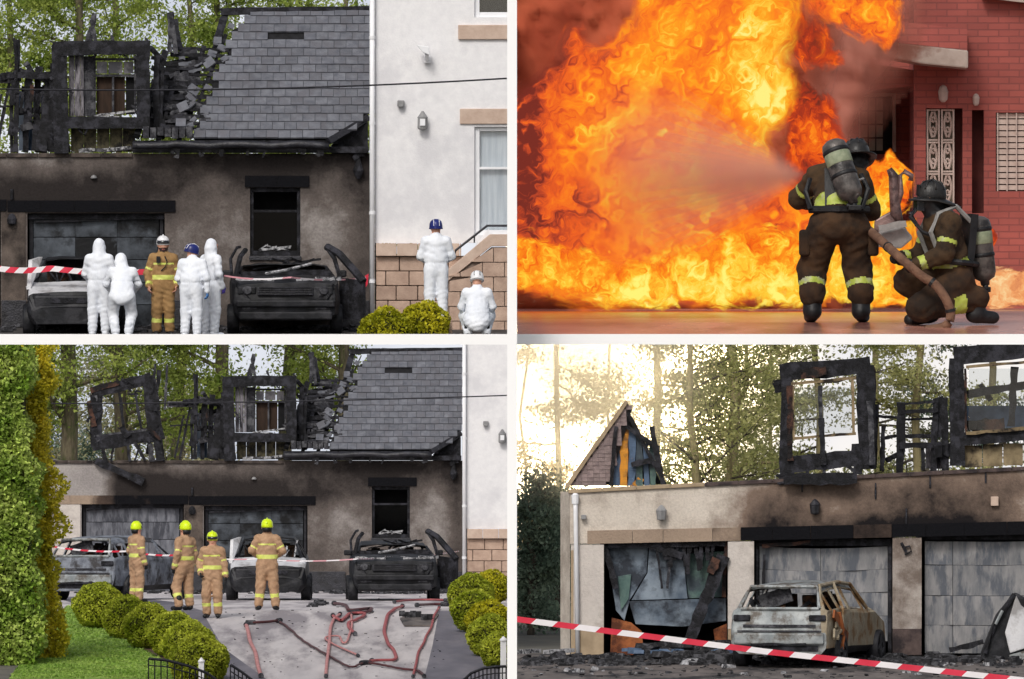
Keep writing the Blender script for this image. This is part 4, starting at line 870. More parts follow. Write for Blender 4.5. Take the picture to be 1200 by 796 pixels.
def tree(label, base, h, lean=0, r=.2, seed=1, spread=2.2, z0=.35, nl=5000, size=.09, leaf='leaf', bark='bark', nb=16, clump=.5, xlim=None, droop=.0, group=None, kindname='tree', up=.6, pine=False):
    g = random.Random(seed); base = Vector(base); T = thing(kindname, label, 'tree', base, group)
    top = base + Vector((lean, 0, h)); pts = []; rad = []
    for i in range(9):
        k = i/8; pts.append(base.lerp(top, k) + Vector((g.uniform(-.12, .12)*k*2, g.uniform(-.1, .1), 0))); rad.append(r*(1-.75*k) + .015)
    MB().tube(pts, rad, 9).build('trunk', MT[bark], T, smooth=True)
    tips = []; lim = MB()
    for i in range(nb):
        k = z0 + (1-z0)*(i+g.random())/nb; p = base.lerp(top, k*.98); a = g.uniform(0, 2*math.pi); ln = spread*(1.15-k*(.9 if pine else .55))*g.uniform(.6, 1.15)
        d = Vector((math.cos(a), math.sin(a)*.6, (up*(1-.3*k) if not pine else g.uniform(-.25, .2)))).normalized(); q_ = [p]; cur = p; dd = d.copy()
        for s in range(5):
            dd = (dd + Vector((g.uniform(-.35, .35), g.uniform(-.2, .2), g.uniform(-.25, .25)-droop*.15))).normalized(); cur = cur + dd*ln/5
            if xlim: cur.x = min(max(cur.x, xlim[0]+.25), xlim[1]-.25)
            q_.append(cur)
        rb = r*(1-.75*k)*.38; lim.tube(q_, [rb*(1-.85*j/5)+.006 for j in range(6)], 5); tips += [(q_[j], j/5) for j in (2, 3, 4, 5)]
        for s in range(5):
            j = g.randint(1, 4); b0 = q_[j]; d2 = (dd + Vector((g.uniform(-1, 1), g.uniform(-.6, .6), g.uniform(-.6, .7)))).normalized(); l2 = ln*g.uniform(.2, .5); m_ = b0+d2*l2*.5+Vector((0, 0, g.uniform(-.1, .1))); e_ = b0+d2*l2
            if xlim: e_.x = min(max(e_.x, xlim[0]+.1), xlim[1]-.1); m_.x = min(max(m_.x, xlim[0]+.1), xlim[1]-.1)
            lim.tube([b0, m_, e_], [rb*.35+.004, rb*.2+.004, .005], 4); tips += [(m_, .7), (e_, 1)]
    lim.build('limbs', MT[bark if r > .12 else 'bark_dark'], T)
    gn = np.random.default_rng(seed); tp = np.array([tuple(t[0]) for t in tips]); ctr = tp[gn.integers(0, len(tp), nl)]
    w = gn.random(len(tp))**1.5; w /= w.sum(); ctr = tp[gn.choice(len(tp), nl, p=w)]
    sc = np.array((clump, clump*.7, clump*(.34 if pine else .7))); pt = ctr + gn.normal(size=(nl, 3))*sc*gn.random((nl, 1))**.7
    if xlim is not None:
        pt = pt[(pt[:, 0] > xlim[0]) & (pt[:, 0] < xlim[1])]
    leaves('crown', pt, size, MT[leaf], T, seed, asp=1.8)
    return T
def bush(label, c, r, seed, leaf='leaf_box', n=5200, size=.035, squash=.9, group=None, bumpy=.05, name='clipped_shrub', zmin=-99):
    g = np.random.default_rng(seed); d = g.normal(size=(n, 3)); d /= np.linalg.norm(d, axis=1)[:, None]
    f = 1 + bumpy*(np.sin(d[:, 0]*5+seed)*np.cos(d[:, 2]*6+seed) + .6*np.sin(d[:, 1]*9+d[:, 2]*7)); rad = r*f*(1-.10*g.random(n)**2)
    pt = d*rad[:, None]*np.array((1, 1, squash)) + np.array(tuple(c)); gzm = max(zmin, c[2]-r*squash); pt = pt[pt[:, 2] > gzm+.01]
    T = thing(name, label, 'shrub', (c[0], c[1], gzm), group); leaves('foliage', pt, size, MT[leaf], T, seed, asp=1.7)
    b = MB(); b.lathe((c[0], c[1], c[2]), [(r*.86*math.cos(a), max(gzm-c[2]+.02, r*squash*.86*math.sin(a))) for a in [(-.5+i/8)*math.pi*.98 for i in range(9)]], 14); b.build('inner_twigs', MT['twig_core'], T, smooth=True)
    return T
# --- left-hand trees behind the burnt house: seen over both views of it
gL = -6.3
for (px, D, h, r, s, sp, nl, lf, nb, sz, lean, lb) in (
    (78, 330+62, 17, .24, 3, 2.6, 11000, 'leaf', 26, .10, .3, 'thick mossy tree behind the left dormer, leafy to the top'),
    (143, 398, 17, .2, 5, 2.4, 7000, 'leaf', 22, .09, -.2, 'slender tree behind the right side of the dormer'),
    (20, 402, 16, .2, 8, 2.6, 9000, 'leaf', 22, .10, 0, 'green tree at the far left behind the burnt timbers'),
    (205, 405, 16.5, .16, 9, 2.6, 9500, 'leaf', 24, .10, .4, 'bushy tree just left of the tiled roof'),
    (262, 400, 16, .22, 12, 2.6, 9000, 'leaf', 22, .10, 0, 'leafy tree whose twigs show at the burnt roof edge'),
    (330, 408, 16, .2, 14, 2.6, 9000, 'leaf', 20, .10, .5, 'tree behind the ridge of the tiled roof'),
    (400, 404, 15.5, .18, 15, 2.2, 6000, 'leaf', 20, .10, 0, 'tree behind the right end of the ridge'),
    (46, 412, 9.0, .2, 17, 1.8, 2600, 'leaf_olive', 14, .08, 0, 'olive tree rising beside the tall hedge')):
    tree(lb, P(px, 0, D)*1 + Vector((0, 0, gL - P(px, 0, D).z)), h, lean, r, s, sp, .22, int(nl*2.8), sz*.64, lf, 'bark', nb, .55, xlim=(-20, -.9), group='trees behind the burnt house')
for i, (px, D, h, s, lf, lb) in enumerate(((62, 418, 3.4, 31, 'leaf_dark', 'low blue-green conifer between hedge and leaning dormer'), (95, 422, 3.0, 33, 'leaf_dark', 'low evergreen seen under the leaning dormer'), (215, 424, 4.6, 36, 'leaf_olive', 'olive shrubby tree seen between the two dormers'), (150, 426, 6.0, 37, 'leaf_olive', 'pale olive tree above the leaning dormer'))):
    tree(lb, P(px, 0, D) + Vector((0, 0, gL - P(px, 0, D).z)), h, 0, .09, s, 1.7, .12, 12000, .055, lf, 'bark_dark', 16, .5, xlim=(-20, -.9), group='low trees behind the burnt house')

g = np.random.default_rng(4); gp = []
lawn_poly = [(10, 796.3), (72, 716), (80, 710), (110, 733), (150, 752), (205, 781), (212, 796.3)]
while len(gp) < 9000:
    x, y = g.uniform(10, 212), g.uniform(710, 796); c_ = False; j = len(lawn_poly)-1
    for i in range(len(lawn_poly)):
        a_, b_ = lawn_poly[i], lawn_poly[j]
        if (a_[1] > y) != (b_[1] > y) and x < (b_[0]-a_[0])*(y-a_[1])/(b_[1]-a_[1])+a_[0]: c_ = not c_
        j = i
    if c_: gp.append(tuple(on_ground(x, y, .02)))
MT['blade'] = leafmat('grass_blade', lin(124, 158, 64), lin(162, 186, 94), .4, .35)
leaves('grass', gp, .035, MT['blade'], None, 9, asp=2.2, kind='stuff')

m_ = MB(); g = random.Random(12)
for _ in range(150):
    p_ = on_ground(g.uniform(240, 520), g.uniform(698, 795), .012); s = g.uniform(.008, .03); m_.box((p_.x, p_.y, p_.z+s*.2), (s*g.uniform(.6, 2), s*g.uniform(.6, 2), s*.5), Matrix.Rotation(g.uniform(0, 3), 3, 'Z'))
m_.build('grit', MT['debris'], kind='stuff')
# ------------------------------------------------------------------ burnt cars: shells with the glass gone, built in metres, nose towards -Y
def car(name, label, loc, rot, kind, zones, rough=.012, seed=1, pillars='body', group=None, front=True, tilt=0):
    R.seed(seed); g = thing(name, label, 'car', loc, group, rot)
    # stations along the car: (y, half width, belt height, roof half width, roof height)
    if kind == 'suv': S_ = [(-2.3, .80, .70, .66, .72), (-2.25, .93, .98, .84, 1.00), (-1.9, .98, 1.06, .86, 1.10), (-1.05, 1.0, 1.12, .84, 1.16), (-.35, 1.0, 1.12, .76, 1.40), (.5, 1.0, 1.12, .74, 1.36), (1.5, .98, 1.14, .72, 1.46), (2.1, .94, 1.12, .74, 1.20), (2.3, .88, .9, .76, .92)]
    else: S_ = [(-2.2, .80, .52, .66, .54), (-2.1, .88, .76, .74, .80), (-1.2, .9, .95, .76, 1.0), (-.5, .9, .97, .62, 1.43), (.5, .9, .98, .62, 1.47), (1.3, .9, .99, .62, 1.45), (1.86, .89, 1.0, .64, 1.39), (2.14, .88, .97, .76, 1.02), (2.22, .86, .60, .78, .62)]
    zb = .28 if kind == 'suv' else .22
    def pt(p): return (p[0]+rr(-rough, rough), p[1]+rr(-rough, rough), p[2]+rr(-rough, rough))
    rings = []
    for (y, w, zt, wr_, zr) in S_:
        half = [(0, zb), (w*.86, zb), (w*.97, zb+.12), (w, (zb+zt)*.52), (w*.98, zt-.05), (w*.955, zt), (wr_*1.04, zt+(zr-zt)*.82), (wr_*.95, zr-.02), (wr_*.5, zr+.012), (0, zr+.015)]
        rings.append([pt((x, y, z)) for x, z in half] + [pt((-x, y, z)) for x, z in reversed(half[1:-1])])
    n = len(rings[0]); V = [v for r_ in rings for v in r_]; Fc = []; mi = []
    def quad(a, b, c, d, m, win=False):
        if not win: Fc.append((a, b, c, d)); mi.append(m); return
        P4 = [Vector(V[i]) for i in (a, b, c, d)]; ctr = sum(P4, Vector())/4; k = len(V); V.extend(tuple(p.lerp(ctr, .14)) for p in P4); o = (a, b, c, d)
        for i in range(4): Fc.append((o[i], o[(i+1) % 4], k+(i+1) % 4, k+i)); mi.append(m)
    nS = len(S_)
    for i in range(nS-1):
        gh0, gh1 = (3, 6) if kind == 'suv' else (2, 6)
        for j in range(n):
            a, b_, c, d = i*n+j, i*n+(j+1) % n, (i+1)*n+(j+1) % n, (i+1)*n+j
            side = j in (5,) or j in (n-6,); top = j in (7, 8, n-9, n-8); 
            zc = sum(V[q][2] for q in (a, b_, c, d))/4; yc = (S_[i][0]+S_[i+1][0])/2
            m = zones(zc, yc, V[a][0])
            if m is None: continue
            is_glass_slope = (i == gh0 or i == gh1)
            if side and gh0 < i < gh1: quad(a, b_, c, d, m, True)
            elif is_glass_slope and (j in (7, 8, n-9, n-8)):
                continue
            elif is_glass_slope and side: quad(a, b_, c, d, m, True)
            else: quad(a, b_, c, d, m)
    for i in (0, nS-1):
        z = zones(.6, S_[i][0], 0); 
        Fc.append(tuple(range(i*n, i*n+n))); mi.append(z if z is not None else 0)
    me = bpy.data.meshes.new('body'); me.from_pydata(V, [], Fc)
    for m in ZM: me.materials.append(MT[m])
    me.polygons.foreach_set('material_index', mi); me.update()
    bm = bmesh.new(); bm.from_mesh(me); bmesh.ops.recalc_face_normals(bm, faces=bm.faces); bm.to_mesh(me); bm.free()
    o = lk('body', me, g); sm = o.modifiers.new('bevel', 'BEVEL'); sm.width = .03; sm.segments = 2; sm.limit_method = 'ANGLE'; sm.angle_limit = math.radians(28)
    so_ = o.modifiers.new('thick', 'SOLIDIFY'); so_.thickness = .025
    # inside: seats, dash
    b = MB()
    for x in (-.38, .38):
        for y in ((-.1, .95)): b.box((x, y, .62), (.44, .46, .12)); b.box((x, y+.24, .95), (.4, .08, .6), Matrix.Rotation(-.2, 3, 'X')); 
        b.box((x, .3, 1.22), (.2, .07, .16))
    b.box((0, -.72, .86), (1.4, .25, .24)); b.box((0, 0, .36), (1.5, 3.4, .1))
    b.box((0, 1.55, .62), (1.2, .5, .3))
    i_ = b.mesh('seats', MT['seat_wreck']); lk('seats', i_, g)
    for i in range(14):
        pass
    # wheels: bare rims sunk on the ground
    for x in (-1, 1):
        for y in (-1.42, 1.4):
            wx = x*(.86 if kind != 'suv' else .94); b = MB(); b.lathe((wx, y, .29), [(.02, -.10), (.29, -.11), (.31, -.09), (.31, .09), (.29, .11), (.2, .09), (.18, .03), (.05, .05)], 20, axis=Vector((x, 0, 0))); w = lk('wheel', b.mesh('wheel', MT['burnt_body'], True), g)
            h = MB()
            for k in range(5): a = k*math.tau/5; h.box((wx+x*.10, y+math.cos(a)*.12, .29+math.sin(a)*.12), (.03, .06, .22), Matrix.Rotation(math.pi/2-a if True else a, 3, 'X'))
            lk('spokes', h.mesh('spokes', MT['char_grey']), w)
    return g
ZM = ['burnt_body', 'burnt_white', 'burnt_silver', 'burnt_rust', 'rust', 'burnt_grey']
def local(g, name, mb, mat, parent=None, bevel=0):
    o = lk(name, mb.mesh(name, MT[mat]), parent or g)
    if bevel: m = o.modifiers.new('bevel', 'BEVEL'); m.width = bevel; m.segments = 2
    return o
def suv_front(g, open_right=True):
    """burnt dark off-roader seen from the front: bonnet, slats, lamps, collapsed roof, door hanging open"""
    b = MB(); b.box((0, -2.31, .84), (1.02, .06, .17)); 
    gr = local(g, 'grille', b, 'gutter', None, .02)
    for i in range(4): local(g, 'grille_bar', MB().box((0, -2.35, .78+i*.045), (.98, .02, .012)), 'char', gr)
    for s in (-1, 1):
        h = MB(); h.box((s*.70, -2.24, .86), (.34, .12, .17)); hl = local(g, 'headlight', h, 'burnt_body', None, .03); local(g, 'lamp_bowl', MB().lathe((s*.70, -2.31, .86), [(.09, 0), (.07, .02), (.01, .02)], 12, axis=Vector((0, -1, 0))), 'char_grey', hl)
        f = MB(); f.box((s*.66, -2.30, .52), (.26, .06, .07)); local(g, 'fog_lamp', f, 'char_grey', None, .01)
        local(g, 'bonnet_ash', MB().beam((s*.2, -2.12, 1.035), (s*.9, -1.95, 1.06), .12, .04, .4, 7), 'ash')
    b = MB(); b.box((0, -2.32, .60), (1.8, .12, .14)); b.box((0, -2.3, .36), (1.7, .14, .16)); local(g, 'front_bumper', b, 'burnt_body', None, .03)
    for i in range(5): x = rr(-.8, .9); local(g, 'ash_patch', MB().beam((x, rr(-2.2, -1.2), 1.08+rr(0, .05)), (x+rr(.05, .3), rr(-2.2, -1.2), 1.1), rr(.03, .08), .03, .4, 3), 'ash')
    b = MB(); b.tube([(-.96, -1.0, 1.14), (-.98, -.7, 1.5), (-.86, -.4, 1.72), (-.8, .1, 1.74)], .03, 6); b.tube([(-.90, -1.1, 1.12), (-.80, -.7, 1.55), (-.7, -.5, 1.68)], .05, 6); local(g, 'bent_pillar', b, 'char')
    b = MB(); b.tube([(-.35, -1.2, 1.2), (.05, -1.1, 1.28), (.5, -1.0, 1.40)], .03, 6); local(g, 'wiper_arm', b, 'ash')
    for s in (-1, 1): b = MB(); b.box((s*1.05, -1.0, 1.2), (.18, .1, .14)); local(g, 'wing_mirror', b, 'burnt_body', None, .03)
    if open_right:
        b = MB(); b.add([(1.0, -1.1, .3), (1.42, -1.5, .3), (1.42, -1.5, 1.06), (1.0, -1.1, 1.12), (1.06, -1.08, .3), (1.48, -1.46, .3), (1.48, -1.46, 1.06), (1.06, -1.08, 1.12)], [(0, 1, 2, 3), (7, 6, 5, 4), (0, 4, 5, 1), (1, 5, 6, 2), (2, 6, 7, 3), (3, 7, 4, 0)])
        b.tube([(1.02, -1.1, 1.1), (.92, -.95, 1.5), (.78, -.8, 1.74)], .045, 6); b.tube([(.78, -.8, 1.74), (1.0, -1.0, 1.60), (1.28, -1.34, 1.25), (1.44, -1.48, 1.04)], .075, 6)
        local(g, 'open_door', b, 'char')
    b = MB(); b.box((0, -.9, 1.2), (1.7, .04, .09)); b.beam((-.8, -.8, 1.2), (.8, -.8, 1.26), .08, .05, .3, 6); local(g, 'windscreen_edge', b, 'char')
    b = MB()
    for i in range(6): b.beam((rr(-.8, .8), rr(-.6, .6), 1.3), (rr(-.8, .8), rr(-.6, .6), 1.5), .04, .03, .4, 3)
    local(g, 'roof_remains', b, 'char')
# ------------------------------------------------------------------ upper-left view
RW1 = 'upper-left view'; RW3 = 'lower-left view'
H1, q1 = burnt_house(T1, 1, 'standing close behind people in white overalls')
H3, q3 = burnt_house(T3, 3, 'seen from further back beyond a driveway with hoses')
white_house(T1, 601, 'with stair, handrail and two windows at the right', True)
white_house(T3, 509, 'only its blank edge showing beyond the driveway', False)
downpipe(T1, -60, 'reaching down beside the stone base and yellow shrubs')
downpipe(T3, -60, 'seen whole from further back above the rounded shrubs')
R.seed(3)
def cable(label, a, b, sag=.25):
    a = Vector(a); b = Vector(b); m = MB(); m.tube([a.lerp(b, i/12) - Vector((0, 0, sag*4*(i/12)*(1-i/12))) for i in range(13)], .016, 5)
    m.build('overhead_cable', MT['dark_metal'], None, label=label, category='cable')
cable('thin dark cable crossing the white house and dormer high up', P(-20, 104, 281), P(594, 92, 281), .1)
cable('thin dark cable crossing the tiled roof beyond the hoses', P(60, 473, 372), P(594, 463.5, 372), .05)
D1 = 279.0
def floor1(y): return dk(DK1, y)
def at1(px, D=D1): p = P(px, 398, D); return (p.x, p.y, floor1(D))
W_ = dict(top=MT['suit'])
PI = math.pi
sc = lambda h: h/1.80
# hooded person, back to us (tall, far left)
person('tall person in white hooded overalls with back turned, leftmost by the white car', at1(116, 279.4), PI*.96, 'suit', W_, dict(elL=(.27, -.10, 1.16), wrL=(.20, -.22, .98), elR=(-.27, -.02, 1.15), wrR=(-.25, -.12, .93), head=(0, -.03, 1.655)), 1.0, None, True, None, MT['suit'], 1, wr=.0022, face=False)
person('shorter person in white hooded overalls bending over, back turned, beside the tall hooded one', at1(143, 278.6), PI*1.0, 'suit', W_,
       dict(pelvis=(0, .06, .80), belly=(0, -.04, .96), chest=(0, -.16, 1.15), neck=(0, -.26, 1.28), head=(.03, -.32, 1.42), shL=(.19, -.17, 1.22), shR=(-.19, -.17, 1.22), elL=(.29, -.26, 1.0), wrL=(.20, -.42, .86), elR=(-.29, -.26, 1.0), wrR=(-.2, -.42, .86), hipL=(.12, .04, .78), hipR=(-.12, .04, .78), knL=(.17, -.14, .46), knR=(-.17, -.14, .46)), 1.0, None, True, None, MT['suit'], 4, wr=.0022, face=False)
t, fr, J = person('bearded firefighter in tan kit and white helmet facing us', at1(191, 279.6), .12, 'fire', dict(top=MT['tan'], leg=MT['tan'], band=MT['hivis']), dict(beard=1, elL=(.27, .03, 1.16), wrL=(.24, -.06, .93), elR=(-.28, .02, 1.15), wrR=(-.27, -.08, .92)), 1.0, None, False, (MT['helmet_white'], 'uk'), MT['skin'], 7)
b = MB(); b.tube([(.02, -.15, 1.46), (.06, -.17, 1.36), (.02, -.17, 1.26), (-.05, -.16, 1.2)], .012, 5); lk('radio_cord', b.mesh('radio_cord', MT['blackkit']), t); b = MB(); b.box((-.1, -.165, 1.40), (.07, .04, .12)); lk('radio', b.mesh('radio', MT['blackkit']), t)
person('person in white overalls and dark blue helmet leaning right, beside the firefighter', at1(224, 278.4), PI*.9, 'suit', W_, dict(chest=(0, -.08, 1.32), neck=(.02, -.13, 1.46), head=(.04, -.19, 1.60), shL=(.20, -.08, 1.40), shR=(-.19, -.08, 1.40), look=(-.75, -.6, -.25), elR=(-.29, -.02, 1.13), wrR=(-.30, -.04, .88), elL=(.28, -.10, 1.12), wrL=(.24, -.25, .92)), .985, None, False, (MT['helmet_blue'], 'blue'), MT['glove_blue'], 9, wr=.0022)
person('tall person in white hooded overalls and violet gloves, face turned right', at1(247, 279.2), PI*.72, 'suit', W_, dict(look=(-.35, -1, -.2), elL=(.27, -.05, 1.15), wrL=(.26, -.16, .90), elR=(-.26, .02, 1.15), wrR=(-.22, -.10, .92)), 1.0, None, True, None, MT['glove_purple'], 12, wr=.0022)
# right side of the view, in front of the stone base
person('person in white overalls and blue helmet standing behind the yellow shrubs', (P(511, 0, 279).x, 279.0, dk(DK1, 279)+.30), PI*1.03, 'suit', W_, dict(elL=(.27, -.04, 1.16), wrL=(.17, -.20, 1.06), elR=(-.28, -.04, 1.16), wrR=(-.17, -.2, 1.05), head=(0, -.04, 1.66)), 1.03, None, False, (MT['helmet_blue'], 'blue'), MT['suit'], 15, wr=.0022)
MB().span((P(495, 0, 279).x, 278.6, dk(DK1, 278.6)-.0), (P(530, 0, 279).x, 279.5, dk(DK1, 279)+.295)).build('stone_step', MT['sandstone'], None, label='low buff stone step under the blue-helmeted person', category='step')
person('crouching person in white overalls and white helmet by the stair wall', (P(559, 0, 278).x, 278.0, dk(DK1, 278)), PI*1.0, 'suit', W_,
       dict(pelvis=(0, .12, .34), belly=(0, .05, .50), chest=(0, -.04, .72), neck=(0, -.08, .90), head=(0, -.12, 1.05), shL=(.19, -.05, .83), shR=(-.19, -.05, .83), elL=(.27, -.12, .58), wrL=(.24, -.32, .52), elR=(-.27, -.10, .58), wrR=(-.26, -.30, .52),
            hipL=(.12, .08, .34), hipR=(-.12, .08, .34), knL=(.22, -.28, .42), knR=(-.22, -.28, .42), anL=(.16, .05, .1), anR=(-.16, .05, .1), toL=(.17, -.12, .05), toR=(-.17, -.12, .05)), 1.03, None, False, (MT['helmet_white'], 'white'), MT['blackkit'], 18, wr=.0022, bootmat=MT['blackkit'])
# cars in the upper-left view
zw = lambda z, y, x: 1 if (.74 < z < 1.0 and y < -1.4) else 0
def hatch_front(g):
    b = MB(); b.box((0, -2.14, .60), (1.5, .1, .30)); local(g, 'front_bumper', b, 'burnt_body', None, .04); b = MB(); b.box((0, -2.19, .66), (.9, .04, .1)); local(g, 'grille', b, 'char')
    for s in (-1, 1): b = MB(); b.box((s*.62, -2.08, .72), (.32, .12, .11)); local(g, 'headlight', b, 'char', None, .02)
    for i in range(9): b = MB(); x = rr(-.7, .7); b.beam((x, -.9, 1.0), (x+rr(-.3, .3), -.6, 1.0+rr(.1, .42)), rr(.03, .06), .03, .3, 4); local(g, 'melted_trim', b, 'char' if i % 3 else 'ash')
def whitecar(px, D, z, label, scale=1):
    g = car('burnt_car', label, (P(px, 0, D).x, D+2.2, z), 0, 'hatch', zw, .012, 5, group='burnt white cars in front of the right-hand garage'); hatch_front(g)
    b = MB(); b.add([(-.93, -1.2, .92), (-.90, -1.6, .86), (-.88, -1.2, 1.40), (-.70, -.9, 1.46), (-.80, -1.0, .95), (-.85, -1.25, .92), (-.83, -1.65, .86), (-.81, -1.2, 1.40), (-.63, -.9, 1.46), (-.73, -1.0, .95)], [(0, 1, 2, 3, 4), (9, 8, 7, 6, 5), (0, 5, 6, 1), (1, 6, 7, 2), (2, 7, 8, 3), (3, 8, 9, 4), (4, 9, 5, 0)]); local(g, 'pale_pillar', b, 'burnt_white'); return g
whitecar(88, 279.9, floor1(280)-.02, 'burnt car with scorched white bonnet behind the white-suited people')
def bigsuv(px, D, z, label):
    g = car('burnt_car', label, (P(px, 0, D).x, D+2.35, z), .03, 'suv', lambda z_, y, x: 0, .028, 8, group='burnt black off-roaders beside the small window'); suv_front(g); g.scale = (1, 1, .92); return g
bigsuv(330, 279.8, floor1(280.5), 'burnt black off-roader with its door hanging open, near the downpipe and tape')
# debris at the wall foot
def debris(label, boxes, seed, n, mat='debris', name='debris', sz=(.04, .16)):
    g = random.Random(seed); m = MB()
    for i in range(n):
        x0, y0, x1, y1, zf = g.choice(boxes); x = g.uniform(x0, x1); y = g.uniform(y0, y1); s = g.uniform(*sz)
        m.box((x, y, zf(y)+s*.15), (s*g.uniform(.5, 2), s*g.uniform(.5, 1.6), s*g.uniform(.15, .6)), Matrix.Rotation(g.uniform(0, 6), 3, 'Z') @ Matrix.Rotation(g.uniform(-.5, .5), 3, 'X'))
    m.build(name, MT[mat], kind='stuff')
debris('', [(P(0, 0, 282).x, 281, P(430, 0, 282).x, 282.9, floor1)], 3, 220)
# tape
def tape(label, pts, w, seglen, colors, name='barrier_tape', sag=.05, twist=0, extra=None):
    """striped plastic barrier tape: red and white lengths butted end to end"""
    pts = [Vector(p) for p in pts]; tot = sum((b-a).length for a, b in zip(pts, pts[1:])); T = thing(name, label, 'barrier tape', pts[0])
    def at(s):
        for a, b in zip(pts, pts[1:]):
            l = (b-a).length
            if s <= l: k = s/l; return a.lerp(b, k) - Vector((0, 0, sag*4*k*(1-k)))
            s -= l
        return pts[-1]
    n = max(2, int(tot/seglen)); slant = w*.5
    for i in range(n):
        m = MB(); a0, a1 = tot*i/n, tot*(i+1)/n; vs = []
        for j in range(4):
            s = a0+(a1-a0)*j/3; 
            for (dz, ds) in ((w/2, slant), (-w/2, -slant)):
                p = at(max(0, min(tot, s+ds))); vs += [p+Vector((0, 0, dz)), p+Vector((0, .006, dz))]
        m.add(vs, [f for j in range(3) for f in ((4*j, 4*j+2, 4*j+6, 4*j+4), (4*j+1, 4*j+5, 4*j+7, 4*j+3), (4*j, 4*j+4, 4*j+5, 4*j+1), (4*j+2, 4*j+3, 4*j+7, 4*j+6))]+[(0, 1, 3, 2), (12, 14, 15, 13)])
        m.build('red_stripe' if i % 2 == 0 else 'white_stripe', MT[colors[i % 2]], T)
    return T
tape('thick red and white barrier tape across the garage, behind the overalled people', [P(-12, 313, 280.6), P(60, 314.5, 280.2), P(180, 318, 279.8), P(262, 323, 279.2)], .105, .17, ('tape_red', 'tape_white'))
t_ = tape('thin pinkish tape end running across the black off-roader to the downpipe', [P(262, 323, 279.2), P(340, 325, 279.0), P(432, 325, 281.8)], .03, .5, ('tape_pink', 'tape_white'))
MB().add([P(428, 323, 281.7), P(432, 321, 281.7), P(431, 333, 281.7), P(426, 341, 281.7), P(424, 334, 281.7), P(428, 323, 281.73), P(432, 321, 281.73), P(431, 333, 281.73), P(426, 341, 281.73), P(424, 334, 281.73)], [(0, 1, 2, 3, 4), (9, 8, 7, 6, 5), (0, 5, 6, 1), (1, 6, 7, 2), (2, 7, 8, 3), (3, 8, 9, 4), (4, 9, 5, 0)]).build('tape_knot', MT['tape_red'], t_)
# yellow shrubs
def shrub1(px, py, r_px, D, seed, label, leaf='leaf_box2'):
    m = D/F; bush(label, P(px, py, D), r_px*m, seed, leaf, 4600, .042, .95, 'yellow shrubs below the white house', .08, zmin=floor1(D))
shrub1(496, 384, 31, 278.2, 41, 'yellow-green shrub right in front of the blue-helmeted person')
shrub1(452, 392, 32, 277.6, 42, 'yellow-green shrub beside the foot of the downpipe')

# ------------------------------------------------------------------ lower-left view
def cam_at(px, D, lift=0): p = P(px, 0, D); return (p.x, D, prof(GL, D)+lift)
K = dict(top=MT['tan3'], leg=MT['tan3'], band=MT['hivis'])
hy = (MT['helmet_yellow'], 'uk')
person('firefighter in sandy kit and yellow helmet, standing by the silver burnt car', cam_at(160, 347), 2.2, 'fire', K, dict(wrL=(.24, -.14, .98), elL=(.27, .0, 1.18)), 1.0, None, False, hy, None, 31)
person('firefighter in yellow helmet, left of the pair facing each other', cam_at(217, 329), .8+PI, 'fire', K, dict(knL=(.16, -.1, .5), anL=(.24, .06, .1), toL=(.26, -.1, .05)), 1.04, None, False, hy, None, 33)
person('firefighter in yellow helmet facing us, right of the pair, black knee patches', cam_at(249, 325.4), -.15, 'fire', K, dict(elR=(-.29, .04, 1.16), wrR=(-.24, -.12, .96), wrL=(.29, -.02, .90), knR=(-.13, -.05, .5), look=(.3, -1, -.15)), 1.0, None, False, hy, None, 35, curl=.8)
person('firefighter with back turned in yellow helmet, standing alone in front of the garage', cam_at(313, 329), PI, 'fire', K, dict(elL=(.31, .02, 1.2), wrL=(.17, -.17, 1.08), elR=(-.31, .02, 1.2), wrR=(-.17, -.17, 1.08), hipL=(.1, 0, .92), knL=(.13, 0, .5), anL=(.17, .02, .1), toL=(.2, -.14, .05), anR=(-.17, .02, .1), toR=(-.2, -.14, .05), knR=(-.13, 0, .5)), 1.07, None, False, hy, None, 37)
# cars
zs = lambda z, y, x: (0 if z < .46 else 5)
def estate_rear(g, right_dark=True):
    """details of the tail: window frame, lamp sockets, bumper, torn tailgate edge"""
    b = MB(); b.box((0, 2.24, .50), (1.62, .10, .20)); local(g, 'rear_bumper', b, 'burnt_silver', None, .03)
    b = MB(); b.box((0, 2.215, .72), (1.30, .03, .05)); b.box((0, 2.235, .63), (1.5, .03, .03)); local(g, 'tailgate_crease', b, 'char_grey')
    for s in (-1, 1):
        b = MB(); b.box((s*.68, 2.19, .86), (.30, .06, .11)); local(g, 'tail_lamp_socket', b, 'char', None, .02)
    b = MB(); b.tube([(-.70, 2.14, 1.02), (-.60, 1.86, 1.40), (.60, 1.86, 1.40), (.70, 2.14, 1.02), (-.70, 2.14, 1.02)], .035, 6); local(g, 'rear_window_frame', b, 'burnt_silver')
    b = MB(); b.beam((-.5, 2.26, .42), (.5, 2.27, .40), .05, .05, .3, 6); b.box((0, 2.2, .33), (1.4, .06, .1)); local(g, 'hanging_valance', b, 'char')
    for i in range(8): b = MB(); x = rr(-.6, .6); b.beam((x, 1.7, 1.0), (x+rr(-.25, .25), 1.4, 1.0+rr(.08, .36)), rr(.03, .07), .04, .3, 4); local(g, 'burnt_trim', b, 'seat_wreck' if i % 2 else 'char')
    b = MB(); b.beam((-.1, 1.75, 1.28), (.5, 1.6, 1.12), .26, .04, .1, 4); local(g, 'fallen_lining', b, 'char_grey')
g = car('burnt_car', 'silver heat-bleached estate car seen from behind, beside the first round shrub', (P(139, 0, 354).x, 355.0, prof(GL, 353)), PI-.40, 'estate', zs, .012, 12); estate_rear(g)
whitecar(314, 353, prof(GL, 355), 'burnt car with white bonnet edge behind the lone firefighter')
